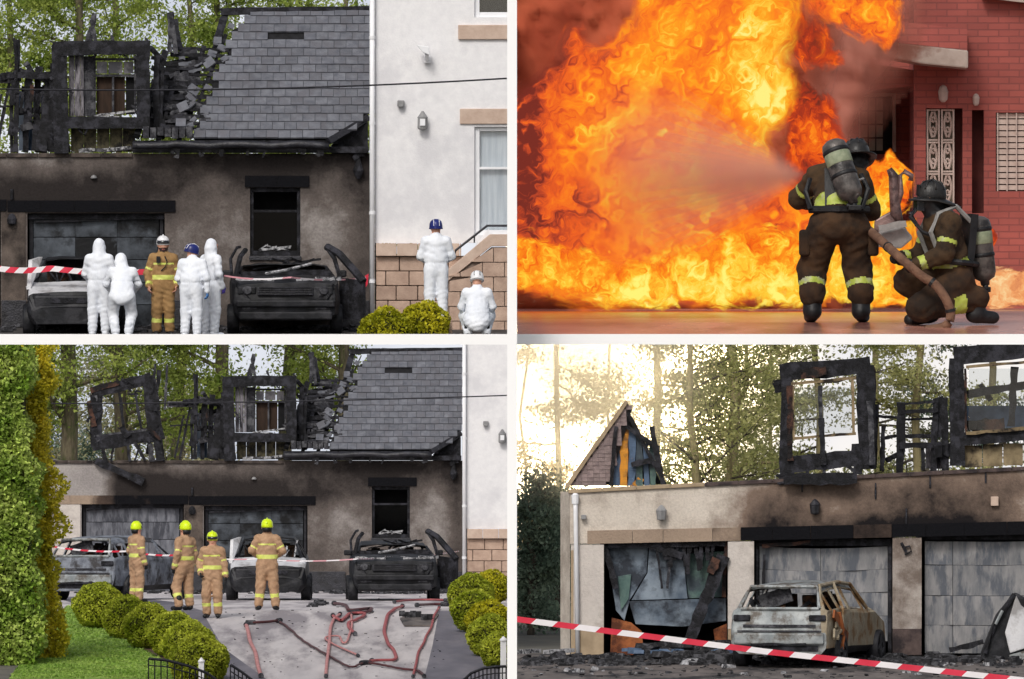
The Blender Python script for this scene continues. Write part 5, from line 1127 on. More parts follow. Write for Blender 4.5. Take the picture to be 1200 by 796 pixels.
bigsuv(459, 352, prof(GL, 354), 'burnt black off-roader with open door, at the head of the hose-strewn driveway')
debris('', [(P(90, 0, 372).x, 368, P(530, 0, 372).x, 374.5, lambda y: prof(GL, y))], 5, 260)
# tape
tape('thin pink and white tape from the silver car past the firefighters', [P(58, 640, 351), P(150, 646, 350), P(215, 650, 349)], .04, .2, ('tape_red', 'tape_white'))
tape('pink and white tape across the black off-roader to the white downpipe', [P(215, 650, 349), P(300, 655, 348.5), P(420, 655, 348.5), P(538, 646, 374)], .028, .3, ('tape_pink', 'tape_white'))
# shrubs (left row)
def box3(px, py, rpx, D, seed, label, group, leaf='leaf_box'):
    m = D/F; c = P(px, py, D); z = prof(GL, D); r = rpx*m; sq = (c.z-z)/r if (c.z - z) > 0 else .9
    bush(label, c, r, seed, leaf, int(4200*(rpx/28)**2)+1500, .036, .9, group, .065)
GLS = 'clipped round shrubs along the lawn edge'
for i, (x, y, r_, lb) in enumerate(((115, 710, 30, 'dark round shrub at the far end of the row, below the silver car'), (148, 724, 28, 'second round shrub of the left row counted from the silver car'), (175, 734, 30, 'third round shrub from the silver car, in the left row'), (203, 744, 30, 'fourth round shrub, in the left row above the railing end'), (220, 756, 31, 'fifth round shrub of the left row, just behind the front one'), (233, 774, 35, 'front round shrub of the left row, behind the arched railing'))):
    gy = y + r_*.88; D = on_ground(x, min(gy, 796)).y; box3(x, y, r_, D, 50+i, lb, GLS)
GRS = 'clipped round shrubs on the right of the driveway'
for i, (x, y, r_, lb) in enumerate(((575, 688, 22, 'yellowish shrub at the back of the right-hand group by the wall'), (552, 697, 27, 'round shrub nearest the white downpipe'), (556, 716, 28, 'shrub with a small white lamp in front, right of the driveway'), (572, 727, 26, 'orange-tinged round shrub in the middle of the right group'), (574, 745, 27, 'large round shrub right of the driveway, beside the tarmac'), (586, 762, 24, 'front round shrub next to the white post'))):
    gy = y + r_*.9; D = on_ground(x, min(gy, 796)).y; box3(x, y, r_, D, 60+i, lb, GRS, 'leaf_box2' if i in (0, 3) else 'leaf_box')
# tall hedge: green face and a golden edge
def hedge(label, x0, x1, ytop, D0, D1, leaf, n, size, seed, name='hedge'):
    """x0/x1 = left and right side at top and foot (px), from depth D0 to D1"""
    g_ = np.random.default_rng(seed); m = []
    zt = P(0, ytop, D0).z; 
    for _ in range(n):
        f = g_.integers(0, 10); k = g_.random(); D = D0 + (D1-D0)*g_.random()*(0 if f < 8 else 1); zb = prof(GL, D); z = zb+(zt-zb)*k
        xr = (x1[1]+(x1[0]-x1[1])*k); xl = (x0[1]+(x0[0]-x0[1])*k); x = (xr if f >= 8 else xl+(xr-xl)*g_.random()); 
        w = P(x, 0, D0).x; bump = .12*math.sin(w*5+z*3)*math.cos(z*4.3+w*2)+.06*math.sin(w*13+z*9)
        m.append((w + g_.normal()*.05 + (bump if f >= 8 else 0) + (.10*math.sin(z*2.3+seed)+.05*math.sin(z*6.1))*(x-xl)/max(1, xr-xl), D + (bump-abs(g_.normal())*.07 if f < 8 else 0), z))
    T = thing(name, label, 'hedge', P(x0[1], 0, D0)*1 + Vector((0, 0, prof(GL, D0)-P(0, 0, D0).z))); leaves('foliage', m, size, MT[leaf], T, seed)
    a, b_ = P(x0[1], 0, D0+.12), P(x1[1]-6, 0, D0+.12); c, d = P(x0[0], 0, D0+.12), P(x1[0]-6, 0, D0+.12); zb = prof(GL, D0)
    MB().add([(a.x, D0+.12, zb), (b_.x, D0+.12, zb), (d.x, D0+.12, zt-.1), (c.x, D0+.12, zt-.1), (a.x, D1, zb), (b_.x, D1, zb), (d.x, D1, zt-.1), (c.x, D1, zt-.1)], [(0, 1, 2, 3), (7, 6, 5, 4), (0, 4, 5, 1), (1, 5, 6, 2), (2, 6, 7, 3), (3, 7, 4, 0)]).build('inner_branches', MT['twig_core'], T)
hedge('tall leafy green hedge filling the left edge of the driveway view', (-30, -30), (30, 46), 402, 309.5, 311.5, 'leaf_hedge', 15000, .06, 71)
hedge('narrow golden conifer hedge edge catching the light beside the green hedge', (24, 40), (52, 71), 398, 311.8, 313.4, 'leaf_yellow', 13000, .055, 72)
bush('golden conifer sprays standing out at the top of the hedge', tuple(P(46, 446, 312)), .28, 77, 'leaf_yellow', 1400, .05, .9, None, .3, 'conifer_top')
# railings and posts
def railing(label, pts, h, D):
    T = thing('railing', label, 'railing', P(*pts[0], D)); P_ = [P(x, y, D) for x, y in pts]; top = []
    for a, b_ in zip(P_, P_[1:]):
        for k in range(6): top.append(a.lerp(b_, k/6))
    top.append(P_[-1]); MB().tube(top, .028, 7).build('top_rail', MT['dark_metal'], T, smooth=True)
    MB().tube([p+Vector((0, .0, -.13)) for p in top], .014, 6).build('lower_rail', MT['dark_metal'], T, smooth=True)
    for p in top[::2]: z = min(prof(GL, D)-.02, p.z-.3); MB().tube([p, Vector((p.x, p.y, z))], .014, 6).build('baluster', MT['dark_metal'], T)
railing('black arched metal railing in front of the left row of shrubs', [(174, 772), (196, 774), (222, 781), (243, 789), (256, 799)], 0, 303.5)
railing('short black railing piece right of the front shrub', [(270, 779), (284, 788), (298, 799)], 0, 304)
railing('black arched railing at the lower right beside the white post', [(540, 800), (552, 789), (566, 783.5), (580, 781.5), (593, 781)], 0, 303.5)
def post(label, px, ytop, D, w):
    T = thing('garden_post', label, 'post', (P(px, 0, D).x, D, prof(GL, D))); z1 = P(0, ytop, D).z; m = D/F
    MB().span((P(px-w, 0, D).x, D-.05, prof(GL, D)), (P(px+w, 0, D).x, D+.05, z1-.06)).build('shaft', MT['white_paint'], T, bevel=.01); MB().lathe((P(px, 0, D).x, D, z1-.06), [(w*m*1.25, 0), (w*m*1.3, .03), (w*m*.5, .08), (.01, .1)], 12).build('cap', MT['white_paint'], T)
post('small white garden post behind the left black railing', 236, 773, 304.5, 3.2); post('tall white garden post at the right edge by the shrubs', 590, 748, 304.8, 3.6)
T_ = thing('garden_lamp', 'small white lamp ball against the right-hand shrubs', 'lamp', P(545, 716, 321)); MB().lathe(P(546, 711, 321.0), [(.01, -.05), (.045, -.03), (.055, 0), (.045, .03), (.01, .05)], 12).build('globe', MT['white_paint'], T_, smooth=True); MB().tube([P(546, 713, 321), P(546, 728, 321)], .012, 6).build('stake', MT['dark_metal'], T_)
# fire hoses
def hose(label, pix, w, mat, coup=True, name='fire_hose'):
    pts = []
    for i, (a, b_) in enumerate(zip(pix, pix[1:])):
        p0, p3 = pix[max(i-1, 0)], pix[min(i+2, len(pix)-1)]
        for k in range(6):
            t = k/6; x, y = (.5*((2*a[c])+(b_[c]-p0[c])*t+(2*p0[c]-5*a[c]+4*b_[c]-p3[c])*t*t+(3*a[c]-p0[c]-3*b_[c]+p3[c])*t**3) for c in (0, 1)); pts.append(on_ground(x, min(y, 795.5), .035+w*.25) + Vector((math.sin(x*.7)*.012, 0, 0)))
    pts.append(on_ground(pix[-1][0], min(pix[-1][1], 795.5), .035+w*.25)); T = thing(name, label, 'hose', pts[0]); MB().tube(pts, w*.55, 8, flat=.75).build('hose_line', MT[mat], T, smooth=True)
    if coup:
        for p, q_ in ((pts[0], pts[1]), (pts[-1], pts[-2])): d = (q_-p).normalized(); MB().tube([p-d*.04, p+d*.16], w*.75, 10).build('coupling', MT['char_grey'], T)
G_ = 'fire hoses on the driveway'
for a in (('dark red hose end lying at the left edge of the driveway, turning at the corner', [(290, 732.5), (310, 732), (328, 730)], .07, 'hose_dark'),
          ('long hose curving from the left bend down to the bottom centre', [(328, 731), (340, 740), (356, 754), (385, 771), (410, 784), (424, 780), (436, 776)], .05, 'hose_dark'),
          ('faded pink hose running down at the bottom left', [(288, 735), (293, 752), (300, 772), (306, 796)], .075, 'hose_pink'),
          ('pink hose falling from the red heap straight to the bottom', [(398, 722), (388, 734), (386, 756), (384, 778), (382, 796)], .06, 'hose_pink'),
          ('red hose folded in a heap near the middle', [(390, 724), (400, 730), (410, 722), (428, 722), (420, 728), (408, 734), (416, 746)], .07, 'hose_red'),
          ('dark red hose bundle above the heap, left of centre', [(392, 710), (404, 712), (410, 718), (434, 716), (430, 720), (412, 721)], .08, 'hose_dark'),
          ('pinkish hose from the bundle crossing to the junction', [(412, 722), (412, 740), (404, 756), (396, 748), (382, 752), (420, 771)], .045, 'hose_pink'),
          ('wide red hose looping from the upper right down to the junction', [(472, 713), (460, 718), (453, 728), (450, 744), (456, 758), (464, 770), (462, 776), (440, 777), (424, 780)], .07, 'hose_red'),
          ('dark red double hose lying across towards the shrubs', [(462, 708), (480, 706), (500, 705.5), (524, 706)], .06, 'hose_red'),
          ('second dark red hose just below the double one', [(488, 712), (506, 711), (524, 711)], .07, 'hose_dark'),
          ('hose running along the right edge of the concrete', [(514, 714), (508, 728), (503, 742), (494, 760), (488, 776), (484, 796)], .05, 'hose_red'),
          ('black hose from the junction to the bottom right', [(430, 779), (452, 783), (472, 787), (490, 789), (497, 796)], .06, 'hose_dark')):
    hose(*a)
def drain():
    T = thing('drain_cover', 'sooty square drain cover with debris on the driveway', 'drain cover', on_ground(485, 728)); c = on_ground(487, 730, .012)
    p = [on_ground(x, y, .014) for x, y in ((469, 727), (476, 722), (514, 722), (506, 735), (474, 735))]; MB().prism(p, (0, 0, .03)).build('plate', MT['ground4'], T)
    for i in range(6): x = 471+i*6.5; MB().box(on_ground(x, 727+rr(-3, 2), .1), (.12, .3, .12)).build('rubble_block', MT['debris'], T)
drain()
debris('', [(on_ground(365, 708).x, on_ground(365, 712).y, on_ground(382, 708).x, on_ground(365, 706).y, lambda y: prof(GL, y))], 8, 26)
# ------------------------------------------------------------------ upper-right view: street fire, two firefighters, red brick building
def floor2(y): return prof(DK2, y)
def firemat(name, stops, sx=.9, warp=1.2, contrast=1.0, soft=.22, amin=0.0, drift=(0, 0, 0)):
    """emission from folded, domain-warped noise; vertex attribute heat shifts it, cover fades the ragged rim"""
    m, n, o = newmat(name); t = n.nodes.new('ShaderNodeTexCoord'); mp = n.nodes.new('ShaderNodeMapping'); mp.inputs['Location'].default_value = drift; mp.inputs['Scale'].default_value = (1, 1, .8); L(n, t.outputs['Object'], mp.inputs[0])
    w1 = N(n, 'ShaderNodeTexNoise', Scale=1.1*sx, Detail=3); L(n, mp.outputs[0], w1.inputs[0])
    s1 = N(n, 'ShaderNodeVectorMath', operation='MULTIPLY_ADD'); s1.inputs[1].default_value = (warp,)*3; L(n, w1.outputs[1], s1.inputs[0]); L(n, mp.outputs[0], s1.inputs[2])
    w2 = N(n, 'ShaderNodeTexNoise', Scale=3.2*sx, Detail=4); L(n, s1.outputs[0], w2.inputs[0])
    s2 = N(n, 'ShaderNodeVectorMath', operation='MULTIPLY_ADD'); s2.inputs[1].default_value = (warp*.42,)*3; L(n, w2.outputs[1], s2.inputs[0]); L(n, s1.outputs[0], s2.inputs[2])
    a = N(n, 'ShaderNodeTexNoise', Scale=1.3*sx, Detail=8, Roughness=.55); L(n, s2.outputs[0], a.inputs[0])
    b_ = N(n, 'ShaderNodeTexNoise', Scale=4.5*sx, Detail=6, Roughness=.6); L(n, s2.outputs[0], b_.inputs[0])
    h = N(n, 'ShaderNodeAttribute', attribute_name='warmth'); c = N(n, 'ShaderNodeAttribute', attribute_name='cover')
    k1 = N(n, 'ShaderNodeMath', operation='MULTIPLY_ADD'); k1.inputs[1].default_value = 1.7*contrast; k1.inputs[2].default_value = -.85*contrast; L(n, a.outputs[0], k1.inputs[0])
    k2 = N(n, 'ShaderNodeMath', operation='MULTIPLY_ADD'); k2.inputs[1].default_value = .75*contrast; b0_ = N(n, 'ShaderNodeMath', operation='SUBTRACT'); b0_.inputs[1].default_value = .5; L(n, b_.outputs[0], b0_.inputs[0]); L(n, b0_.outputs[0], k2.inputs[0]); L(n, k1.outputs[0], k2.inputs[2])
    k3 = N(n, 'ShaderNodeMath', operation='ADD'); L(n, k2.outputs[0], k3.inputs[0]); L(n, h.outputs['Fac'], k3.inputs[1])
    r = ramp(n, stops); L(n, k3.outputs[0], r.inputs[0])
    e = N(n, 'ShaderNodeEmission', Strength=GAIN); L(n, r.outputs[0], e.inputs[0])
    k4 = N(n, 'ShaderNodeMath', operation='MULTIPLY_ADD'); k4.inputs[1].default_value = 2.6; k4.inputs[2].default_value = -1.3; L(n, a.outputs[0], k4.inputs[0])
    k5 = N(n, 'ShaderNodeMath', operation='ADD'); L(n, k4.outputs[0], k5.inputs[0]); L(n, c.outputs['Fac'], k5.inputs[1])
    mr = N(n, 'ShaderNodeMapRange'); mr.interpolation_type = 'SMOOTHSTEP'; mr.inputs[1].default_value = .5-soft; mr.inputs[2].default_value = .5+soft; mr.inputs[3].default_value = amin; L(n, k5.outputs[0], mr.inputs[0])
    tr = N(n, 'ShaderNodeBsdfTransparent'); ms = N(n, 'ShaderNodeMixShader'); L(n, mr.outputs[0], ms.inputs[0]); L(n, tr.outputs[0], ms.inputs[1]); L(n, e.outputs[0], ms.inputs[2]); L(n, ms.outputs[0], o.inputs[0]); return m
FS = [(0, lin(124, 48, 38)), (.12, lin(186, 70, 42)), (.28, lin(236, 96, 38)), (.5, lin(255, 130, 36)), (.68, lin(255, 162, 36)), (.84, lin(255, 206, 66)), (1, lin(255, 240, 130))]
MT['fire'] = firemat('flames', FS, 1.15, .42, .95, soft=.45)
MT['fire_low'] = firemat('low_flames', [(0, lin(190, 62, 28)), (.25, lin(246, 104, 26)), (.5, lin(255, 150, 32)), (.72, lin(255, 204, 58)), (1, lin(255, 244, 120))], 2.2, .3, 1.2, .25, drift=(3, 1, 2))
MT['fire_dark'] = firemat('sooty_flames', [(0, lin(110, 46, 34)), (.3, lin(178, 58, 32)), (.55, lin(236, 92, 28)), (.8, lin(255, 138, 32)), (1, lin(255, 186, 60))], 1.5, .8, 1.3, .3, drift=(7, 3, 1))
MT['fire_tongue'] = firemat('curling_flames', FS, 2.4, .35, 1.0, soft=.4, drift=(2, 5, 1))
MT['fire_pale'] = firemat('pale_distant_flames', [(0, lin(206, 120, 84)), (.4, lin(240, 160, 100)), (.7, lin(250, 200, 140)), (1, lin(255, 232, 180))], 2.6, .5, 1.2, .3)
def inpoly(x, y, P_):
    c = False; j = len(P_)-1
    for i in range(len(P_)):
        if (P_[i][1] > y) != (P_[j][1] > y) and x < (P_[j][0]-P_[i][0])*(y-P_[i][1])/(P_[j][1]-P_[i][1])+P_[i][0]: c = not c
        j = i
    return c
def dpoly(x, y, P_):
    d = 1e9
    for i in range(len(P_)):
        ax, ay = P_[i-1]; bx, by = P_[i]; dx, dy = bx-ax, by-ay; t = max(0, min(1, ((x-ax)*dx+(y-ay)*dy)/(dx*dx+dy*dy+1e-9))); d = min(d, math.hypot(x-ax-t*dx, y-ay-t*dy))
    return d
def flame(name, D, poly, heat, mat, thick, edge=26, seed=0, step=5, bil=1.0, group=None, cov=1.25, **tags):
    """a billowing closed mass: front and back surfaces bulge away from each other and meet along the ragged outline"""
    xs = [p[0] for p in poly]; ys = [p[1] for p in poly]; x0, x1, y0, y1 = max(603.5, min(xs)), max(xs), min(ys), max(ys); m = D/F   # stops at the divider wall
    nx = int((x1-x0)/step)+1; ny = int((y1-y0)/step)+1; V = [[], []]; A = []; C = []; idx = {}
    for i in range(nx+1):
        for j in range(ny+1):
            x = min(x0+i*step, x1); y = min(y0+j*step, y1)
            if not inpoly(x, y, poly) and dpoly(x, y, poly) > step: continue
            ins = inpoly(x, y, poly); d = dpoly(x, y, poly)*(1 if ins else 0); k = min(1, d/edge); p = P(x, y, D)
            nz = mnoise.fractal(Vector((x*.02+seed, y*.02, seed)), .6, 2, 5)*.5 + mnoise.fractal(Vector((x*.07+seed, y*.07, seed)), .6, 2, 3)*.16
            th = thick*math.sin(k*math.pi/2)
            idx[(i, j)] = len(A); V[0].append(p + Vector((0, -th*(.55+nz*bil)-.01, 0))); V[1].append(p + Vector((0, th*(.5+nz*.5)+.01, 0)))
            A.append(heat(x, y)-.22*(1-k)); C.append(k*cov)
    fs = []; n = len(A)
    for i in range(nx):
        for j in range(ny):
            k = [(i, j), (i, j+1), (i+1, j+1), (i+1, j)]
            if all(q in idx for q in k): a = [idx[q] for q in k]; fs.append(a); fs.append([q+n for q in reversed(a)])
    me = bpy.data.meshes.new(name); me.from_pydata([tuple(v) for v in V[0]+V[1]], [], fs); me.materials.append(MT[mat])
    for nm, arr in (('warmth', A+A), ('cover', C+C)): me.attributes.new(nm, 'FLOAT', 'POINT').data.foreach_set('value', arr)
    me.polygons.foreach_set('use_smooth', [True]*len(me.polygons)); me.update(); return link(name, me, None, **tags)
# smoke rolling behind and around the fire
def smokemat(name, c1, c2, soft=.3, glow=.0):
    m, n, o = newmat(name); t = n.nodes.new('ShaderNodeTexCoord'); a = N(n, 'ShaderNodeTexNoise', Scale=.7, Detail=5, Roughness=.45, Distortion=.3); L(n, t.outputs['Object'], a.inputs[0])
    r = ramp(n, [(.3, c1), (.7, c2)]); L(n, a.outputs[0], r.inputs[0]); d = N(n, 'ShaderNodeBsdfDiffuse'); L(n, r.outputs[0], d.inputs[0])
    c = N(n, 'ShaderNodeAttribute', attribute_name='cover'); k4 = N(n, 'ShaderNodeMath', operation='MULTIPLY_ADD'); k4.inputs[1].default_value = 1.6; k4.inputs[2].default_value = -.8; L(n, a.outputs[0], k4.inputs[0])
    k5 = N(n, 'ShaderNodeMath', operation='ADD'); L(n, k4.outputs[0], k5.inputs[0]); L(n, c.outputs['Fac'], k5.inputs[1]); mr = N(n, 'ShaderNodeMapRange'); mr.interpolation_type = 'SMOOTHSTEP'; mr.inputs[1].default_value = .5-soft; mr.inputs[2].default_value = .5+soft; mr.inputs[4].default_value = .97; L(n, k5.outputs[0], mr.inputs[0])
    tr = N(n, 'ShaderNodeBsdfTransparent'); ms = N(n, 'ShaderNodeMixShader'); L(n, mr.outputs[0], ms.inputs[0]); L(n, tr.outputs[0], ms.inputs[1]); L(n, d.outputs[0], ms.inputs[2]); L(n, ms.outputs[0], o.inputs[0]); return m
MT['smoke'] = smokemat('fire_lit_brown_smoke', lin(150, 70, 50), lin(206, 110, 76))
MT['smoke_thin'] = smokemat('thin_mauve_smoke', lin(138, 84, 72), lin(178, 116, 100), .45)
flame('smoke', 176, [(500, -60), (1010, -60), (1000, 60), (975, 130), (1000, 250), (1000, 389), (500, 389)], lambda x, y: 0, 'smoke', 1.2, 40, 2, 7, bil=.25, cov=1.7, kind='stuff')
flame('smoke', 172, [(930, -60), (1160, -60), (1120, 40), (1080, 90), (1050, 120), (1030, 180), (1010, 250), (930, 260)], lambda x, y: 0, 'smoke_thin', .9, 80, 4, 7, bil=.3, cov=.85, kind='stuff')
heat_main = blobs([(905, 90, 50, 90, .34), (850, 45, 60, 40, .12), (770, 30, 60, 30, .06), (760, 135, 60, 60, .06), (870, 140, 60, 40, .1), (690, 170, 120, 90, -.02), (635, 60, 60, 90, -.36), (612, 160, 30, 90, -.32), (612, 230, 36, 60, -.34), (660, 230, 50, 60, -.12), (810, 210, 110, 60, -.05), (730, 80, 40, 40, .04), (650, 330, 60, 30, .02)], .50)
mainp = [(500, 120), (612, 90), (640, 70), (655, 30), (664, 20), (690, 12), (700, 40), (712, 30), (730, 10), (742, -60), (948, -60), (945, 40), (936, 62), (948, 90), (947, 125), (930, 152), (905, 165), (925, 190), (960, 215), (985, 250), (985, 330), (960, 366), (740, 369), (700, 366), (650, 360), (500, 352)]
flame('fire', 162, mainp, heat_main, 'fire', 1.6, 50, 1, 5, cov=1.35, label='great wall of orange and yellow flame filling the street', category='fire')
lowp = [(500, 262), (640, 270), (690, 285), (720, 300), (760, 292), (790, 270), (820, 285), (860, 262), (905, 258), (940, 262), (985, 250), (1030, 262), (1078, 250), (1082, 330), (1072, 366), (960, 366), (860, 366), (760, 370), (712, 370), (690, 356), (650, 350), (500, 336)]
flame('fire', 158.5, lowp, blobs([(880, 335, 160, 34, .28), (740, 350, 60, 20, .12), (1010, 340, 60, 34, .2), (640, 320, 60, 40, -.05), (760, 270, 160, 30, -.06)], .50), 'fire_low', .7, 28, 3, 4, cov=1.05, label='low band of yellow flames licking along the road', category='fire')
flame('fire', 167, [(925, -50), (1052, -50), (1060, 18), (1056, 44), (1041, 72), (1032, 62), (1020, 52), (1014, 62), (1000, 48), (976, 34), (944, 18)], blobs([(1020, 10, 40, 30, .1)], .42), 'fire_tongue', .6, 24, 5, 4, cov=1.3, label='orange tongue of flame reaching over the balcony at the top', category='fire')
flame('fire', 168, [(900, -5), (950, 0), (975, 30), (998, 76), (965, 86), (945, 92), (920, 74), (900, 60)], blobs([(940, 40, 40, 30, .0)], .40), 'fire_dark', .5, 34, 6, 4, cov=1.2, label='dull red flame curling beside the main fire, high up', category='fire')
flame('fire', 166, [(920, 70), (955, 84), (985, 120), (1000, 170), (1012, 235), (960, 245), (910, 200), (915, 130)], lambda x, y: .32+.1*math.sin(y*.05), 'fire_dark', .6, 22, 8, 4, cov=1.0, label='dark red smoky flames above the standing firefighter', category='fire')
flame('fire', 160, [(1003, 170), (1018, 180), (1030, 184), (1042, 168), (1056, 186), (1074, 202), (1070, 240), (1050, 262), (1040, 300), (1070, 330), (1072, 360), (1000, 366), (995, 250)], blobs([(1040, 200, 30, 30, .02), (1030, 300, 40, 50, .2)], .44), 'fire_low', .7, 13, 9, 4, cov=1.35, label='orange flames rising between the two firefighters', category='fire')
flame('fire', 170, [(1132, 326), (1150, 318), (1172, 314), (1196, 314), (1222, 308), (1222, 364), (1130, 364), (1128, 342)], lambda x, y: .45, 'fire_pale', .5, 12, 12, 4, cov=1.25, label='pale flames and sparks low at the right beyond the kneeling firefighter', category='fire')
flame('fire', 169, [(1154, 268), (1166, 264), (1173, 278), (1166, 292), (1156, 294)], lambda x, y: .5, 'fire_dark', .2, 7, 13, 3, cov=1.3, label='small lone flame beside the air cylinder of the kneeling firefighter', category='fire')
# water fog from the nozzle
def fogmat():
    m, n, o = newmat('water_fog'); t = n.nodes.new('ShaderNodeTexCoord'); a = N(n, 'ShaderNodeTexNoise', Scale=1.6, Detail=6, Roughness=.6); L(n, t.outputs['Object'], a.inputs[0])
    c = N(n, 'ShaderNodeAttribute', attribute_name='cover'); k = N(n, 'ShaderNodeMath', operation='MULTIPLY'); L(n, a.outputs[0], k.inputs[0]); L(n, c.outputs['Fac'], k.inputs[1])
    d = N(n, 'ShaderNodeBsdfDiffuse'); d.inputs[0].default_value = (.98, .55, .42, 1); tl = N(n, 'ShaderNodeBsdfTranslucent'); tl.inputs[0].default_value = (.99, .7, .56, 1); mm = N(n, 'ShaderNodeMixShader'); mm.inputs[0].default_value = .6; L(n, d.outputs[0], mm.inputs[1]); L(n, tl.outputs[0], mm.inputs[2])  # pink firelight is put into the fog colour
    tr = N(n, 'ShaderNodeBsdfTransparent'); ms = N(n, 'ShaderNodeMixShader'); L(n, k.outputs[0], ms.inputs[0]); L(n, tr.outputs[0], ms.inputs[1]); L(n, mm.outputs[0], ms.inputs[2]); L(n, ms.outputs[0], o.inputs[0]); return m
def spray():
    a = P(944, 204, 152.6); ctr = P(770, 205, 158.5); ax = (ctr-a); ln = ax.length; d = ax.normalized(); u = d.cross(Vector((0, 1, 0))).normalized(); w = u.cross(d).normalized()
    V = []; C = []; fs = []
    for s in range(9):
        base = len(V); n = 28; k_ = 14
        for i in range(k_+1):
            t = i/k_; r = (.03 + t*.9)*(.18+.115*s)
            for j in range(n):
                an = j*math.tau/n; V.append(tuple(a + d*ln*t*1.15 + u*math.cos(an)*r*1.1 + w*math.sin(an)*r*.8)); C.append(.60*(1-s/10)*min(1, t*5)*max(0, (1-t))**.45)
        for i in range(k_):
            for j in range(n): fs.append((base+i*n+j, base+i*n+(j+1) % n, base+(i+1)*n+(j+1) % n, base+(i+1)*n+j))
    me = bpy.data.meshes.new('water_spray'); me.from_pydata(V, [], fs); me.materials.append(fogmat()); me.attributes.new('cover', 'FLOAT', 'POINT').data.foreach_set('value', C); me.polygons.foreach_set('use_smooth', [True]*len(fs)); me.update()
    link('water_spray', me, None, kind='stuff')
spray()
# ---- the brick building
B0 = 178.0
def bq(px, py, dy=0.0): return P(px, py, B0) + Vector((0, dy, 0))
BH = thing('brick_building', 'red brick building with pale balcony slab, grilled door and shutter, right of the fire', 'building', bq(1150, 355))
def quadbox(name, mat, pts, dy, t, parent=BH, bevel=0):
    return MB().prism([bq(x, y, dy) for x, y in pts], (0, t, 0)).build(name, MT[mat], parent, bevel=bevel)
hs2 = [(1085, 127, 1128, 245), (1139, 129, 1153, 250), (1167, 132, 1230, 224)]
sheet('front_wall', MT['brick'], cuts(1071, 1420, 12, [h[0] for h in hs2]+[h[2] for h in hs2]), cuts(-30, 362, 12, [h[1] for h in hs2]+[h[3] for h in hs2]), lambda x, y: not any(h[0] < x < h[2] and h[1] < y < h[3] for h in hs2), lambda x, y: bq(x, y), .35, None, BH)
quadbox('recess_wall', 'brick', [(960, -30), (1075, -30), (1075, 362), (960, 362)], 2.2, .3)
quadbox('recess_return', 'brick', [(1071, -30), (1074.6, -30), (1074.6, 362), (1071, 362)], .36, 1.83)
quadbox('balcony_soffit', 'brick', [(952, 64), (1072, 82), (1072, 100), (1015, 106), (960, 108)], .2, 1.9)
MT['balcony'] = M('stained_concrete_balcony', lin(150, 134, 124), lin(184, 170, 160), 3, rough=.9, c3=lin(120, 84, 72), scale2=1.2)
quadbox('balcony_slab', 'balcony', [(985, 44), (1040, 51), (1132, 61), (1132, 82), (1080, 77), (985, 60)], -.9, 1.1, bevel=.02)
quadbox('balcony_edge', 'brick', [(985, 20), (1131, 36), (1131, 60.6), (1040, 50.6), (985, 43.6)], -.85, .9)
quadbox('upper_slab', 'balcony', [(1150, -30), (1420, -30), (1420, 28), (1150, -2)], -.2, .19)
# recess window with panes
wf = MB()
for a in ((1011, 106, 1055, 110), (1051, 110, 1055, 176), (1011, 110, 1013, 176)): wf.span(bq(a[0], a[1], 1.95), bq(a[2], a[3], 2.15))
wfo = wf.build('window_frame', MT['balcony'], BH)
MB().span(bq(1013, 110, 2.16), bq(1051, 178, 2.19)).build('window_dark', MT['dark_room'], wfo)
MT['grey_green'] = M('grey_green_pane', lin(110, 104, 90), lin(140, 134, 116), 4, rough=.4, bump=0)
for i in range(3):
    for j in range(4): MB().span(bq(1014+i*9, 112+j*16, 2.05), bq(1021.5+i*9, 126+j*16, 2.08)).build('pane', MT['grey_green'], wfo)
# grilled door
MT['grille_white'] = M('dirty_white_ironwork', lin(176, 156, 146), lin(200, 182, 172), 5, rough=.7)
MT['door_shadow'] = M('dark_doorway', lin(70, 34, 32), lin(92, 46, 42), 4, rough=.9)
MB().span(bq(1085, 127, .3), bq(1129, 246, .34)).build('door_dark', MT['door_shadow'], BH)
for k in range(2):
    x0 = 1086+k*17; x1 = x0+15.5; g_ = MB(); g_.span(bq(x0, 128, .05), bq(x0+2, 245, .12)); g_.span(bq(x1-2, 128, .05), bq(x1, 245, .12)); 
    for y in (128, 163, 166, 200, 203, 240): g_.span(bq(x0+2, y, .06), bq(x1-2, y+2, .11))
    lf = g_.build('door_leaf', MT['grille_white'], BH); MB().span(bq(x0, 128, .2), bq(x1, 245, .22)).build('door_glass', MT['grey_green'], lf)
    for j in range(3):
        cy = 146+j*37; sc_ = MB(); cx = (x0+x1)/2
        for s in (-1, 1):
            sc_.tube([bq(cx+s*(1+3.2*math.sin(a)), cy-15+30*a/math.pi, .08) for a in [i*math.pi/10 for i in range(11)]], .014, 5); sc_.tube([bq(cx+s*3*math.cos(a)*.6, cy+s*6+3*math.sin(a), .08) for a in [i*math.tau/8 for i in range(9)]], .012, 5)
        sc_.build('scroll', MT['grille_white'], lf)
MB().span(bq(1139, 129, .3), bq(1153, 250, .34)).build('slot_window', MT['door_shadow'], BH)
MB().span(bq(1166, 131, .2), bq(1231, 225, .24)).build('shutter_dark', MT['door_shadow'], BH)
for i in range(13): MB().span(bq(1168, 133+i*7, .05), bq(1230, 138.6+i*7, .1)).build('shutter_slat', MT['grille_white'], BH)
for i in range(5): MB().span(bq(1168.5+i*11, 132.5, .0), bq(1169.8+i*11, 224, .045)).build('shutter_bar', MT['grille_white'], BH)
for (x, y, s) in ((1105, 110, 1.0), (1143.5, 117, .7)):
    b = MB(); b.lathe(bq(x, y, -.1), [(.02, -.10*s), (.05*s, -.07*s), (.06*s, .02), (.04*s, .08*s), (.01, .1*s)], 10); b.box(bq(x, y-3, -.03), (.06*s, .1, .06*s)); b.build('wall_lamp', MT['grille_white'], BH)
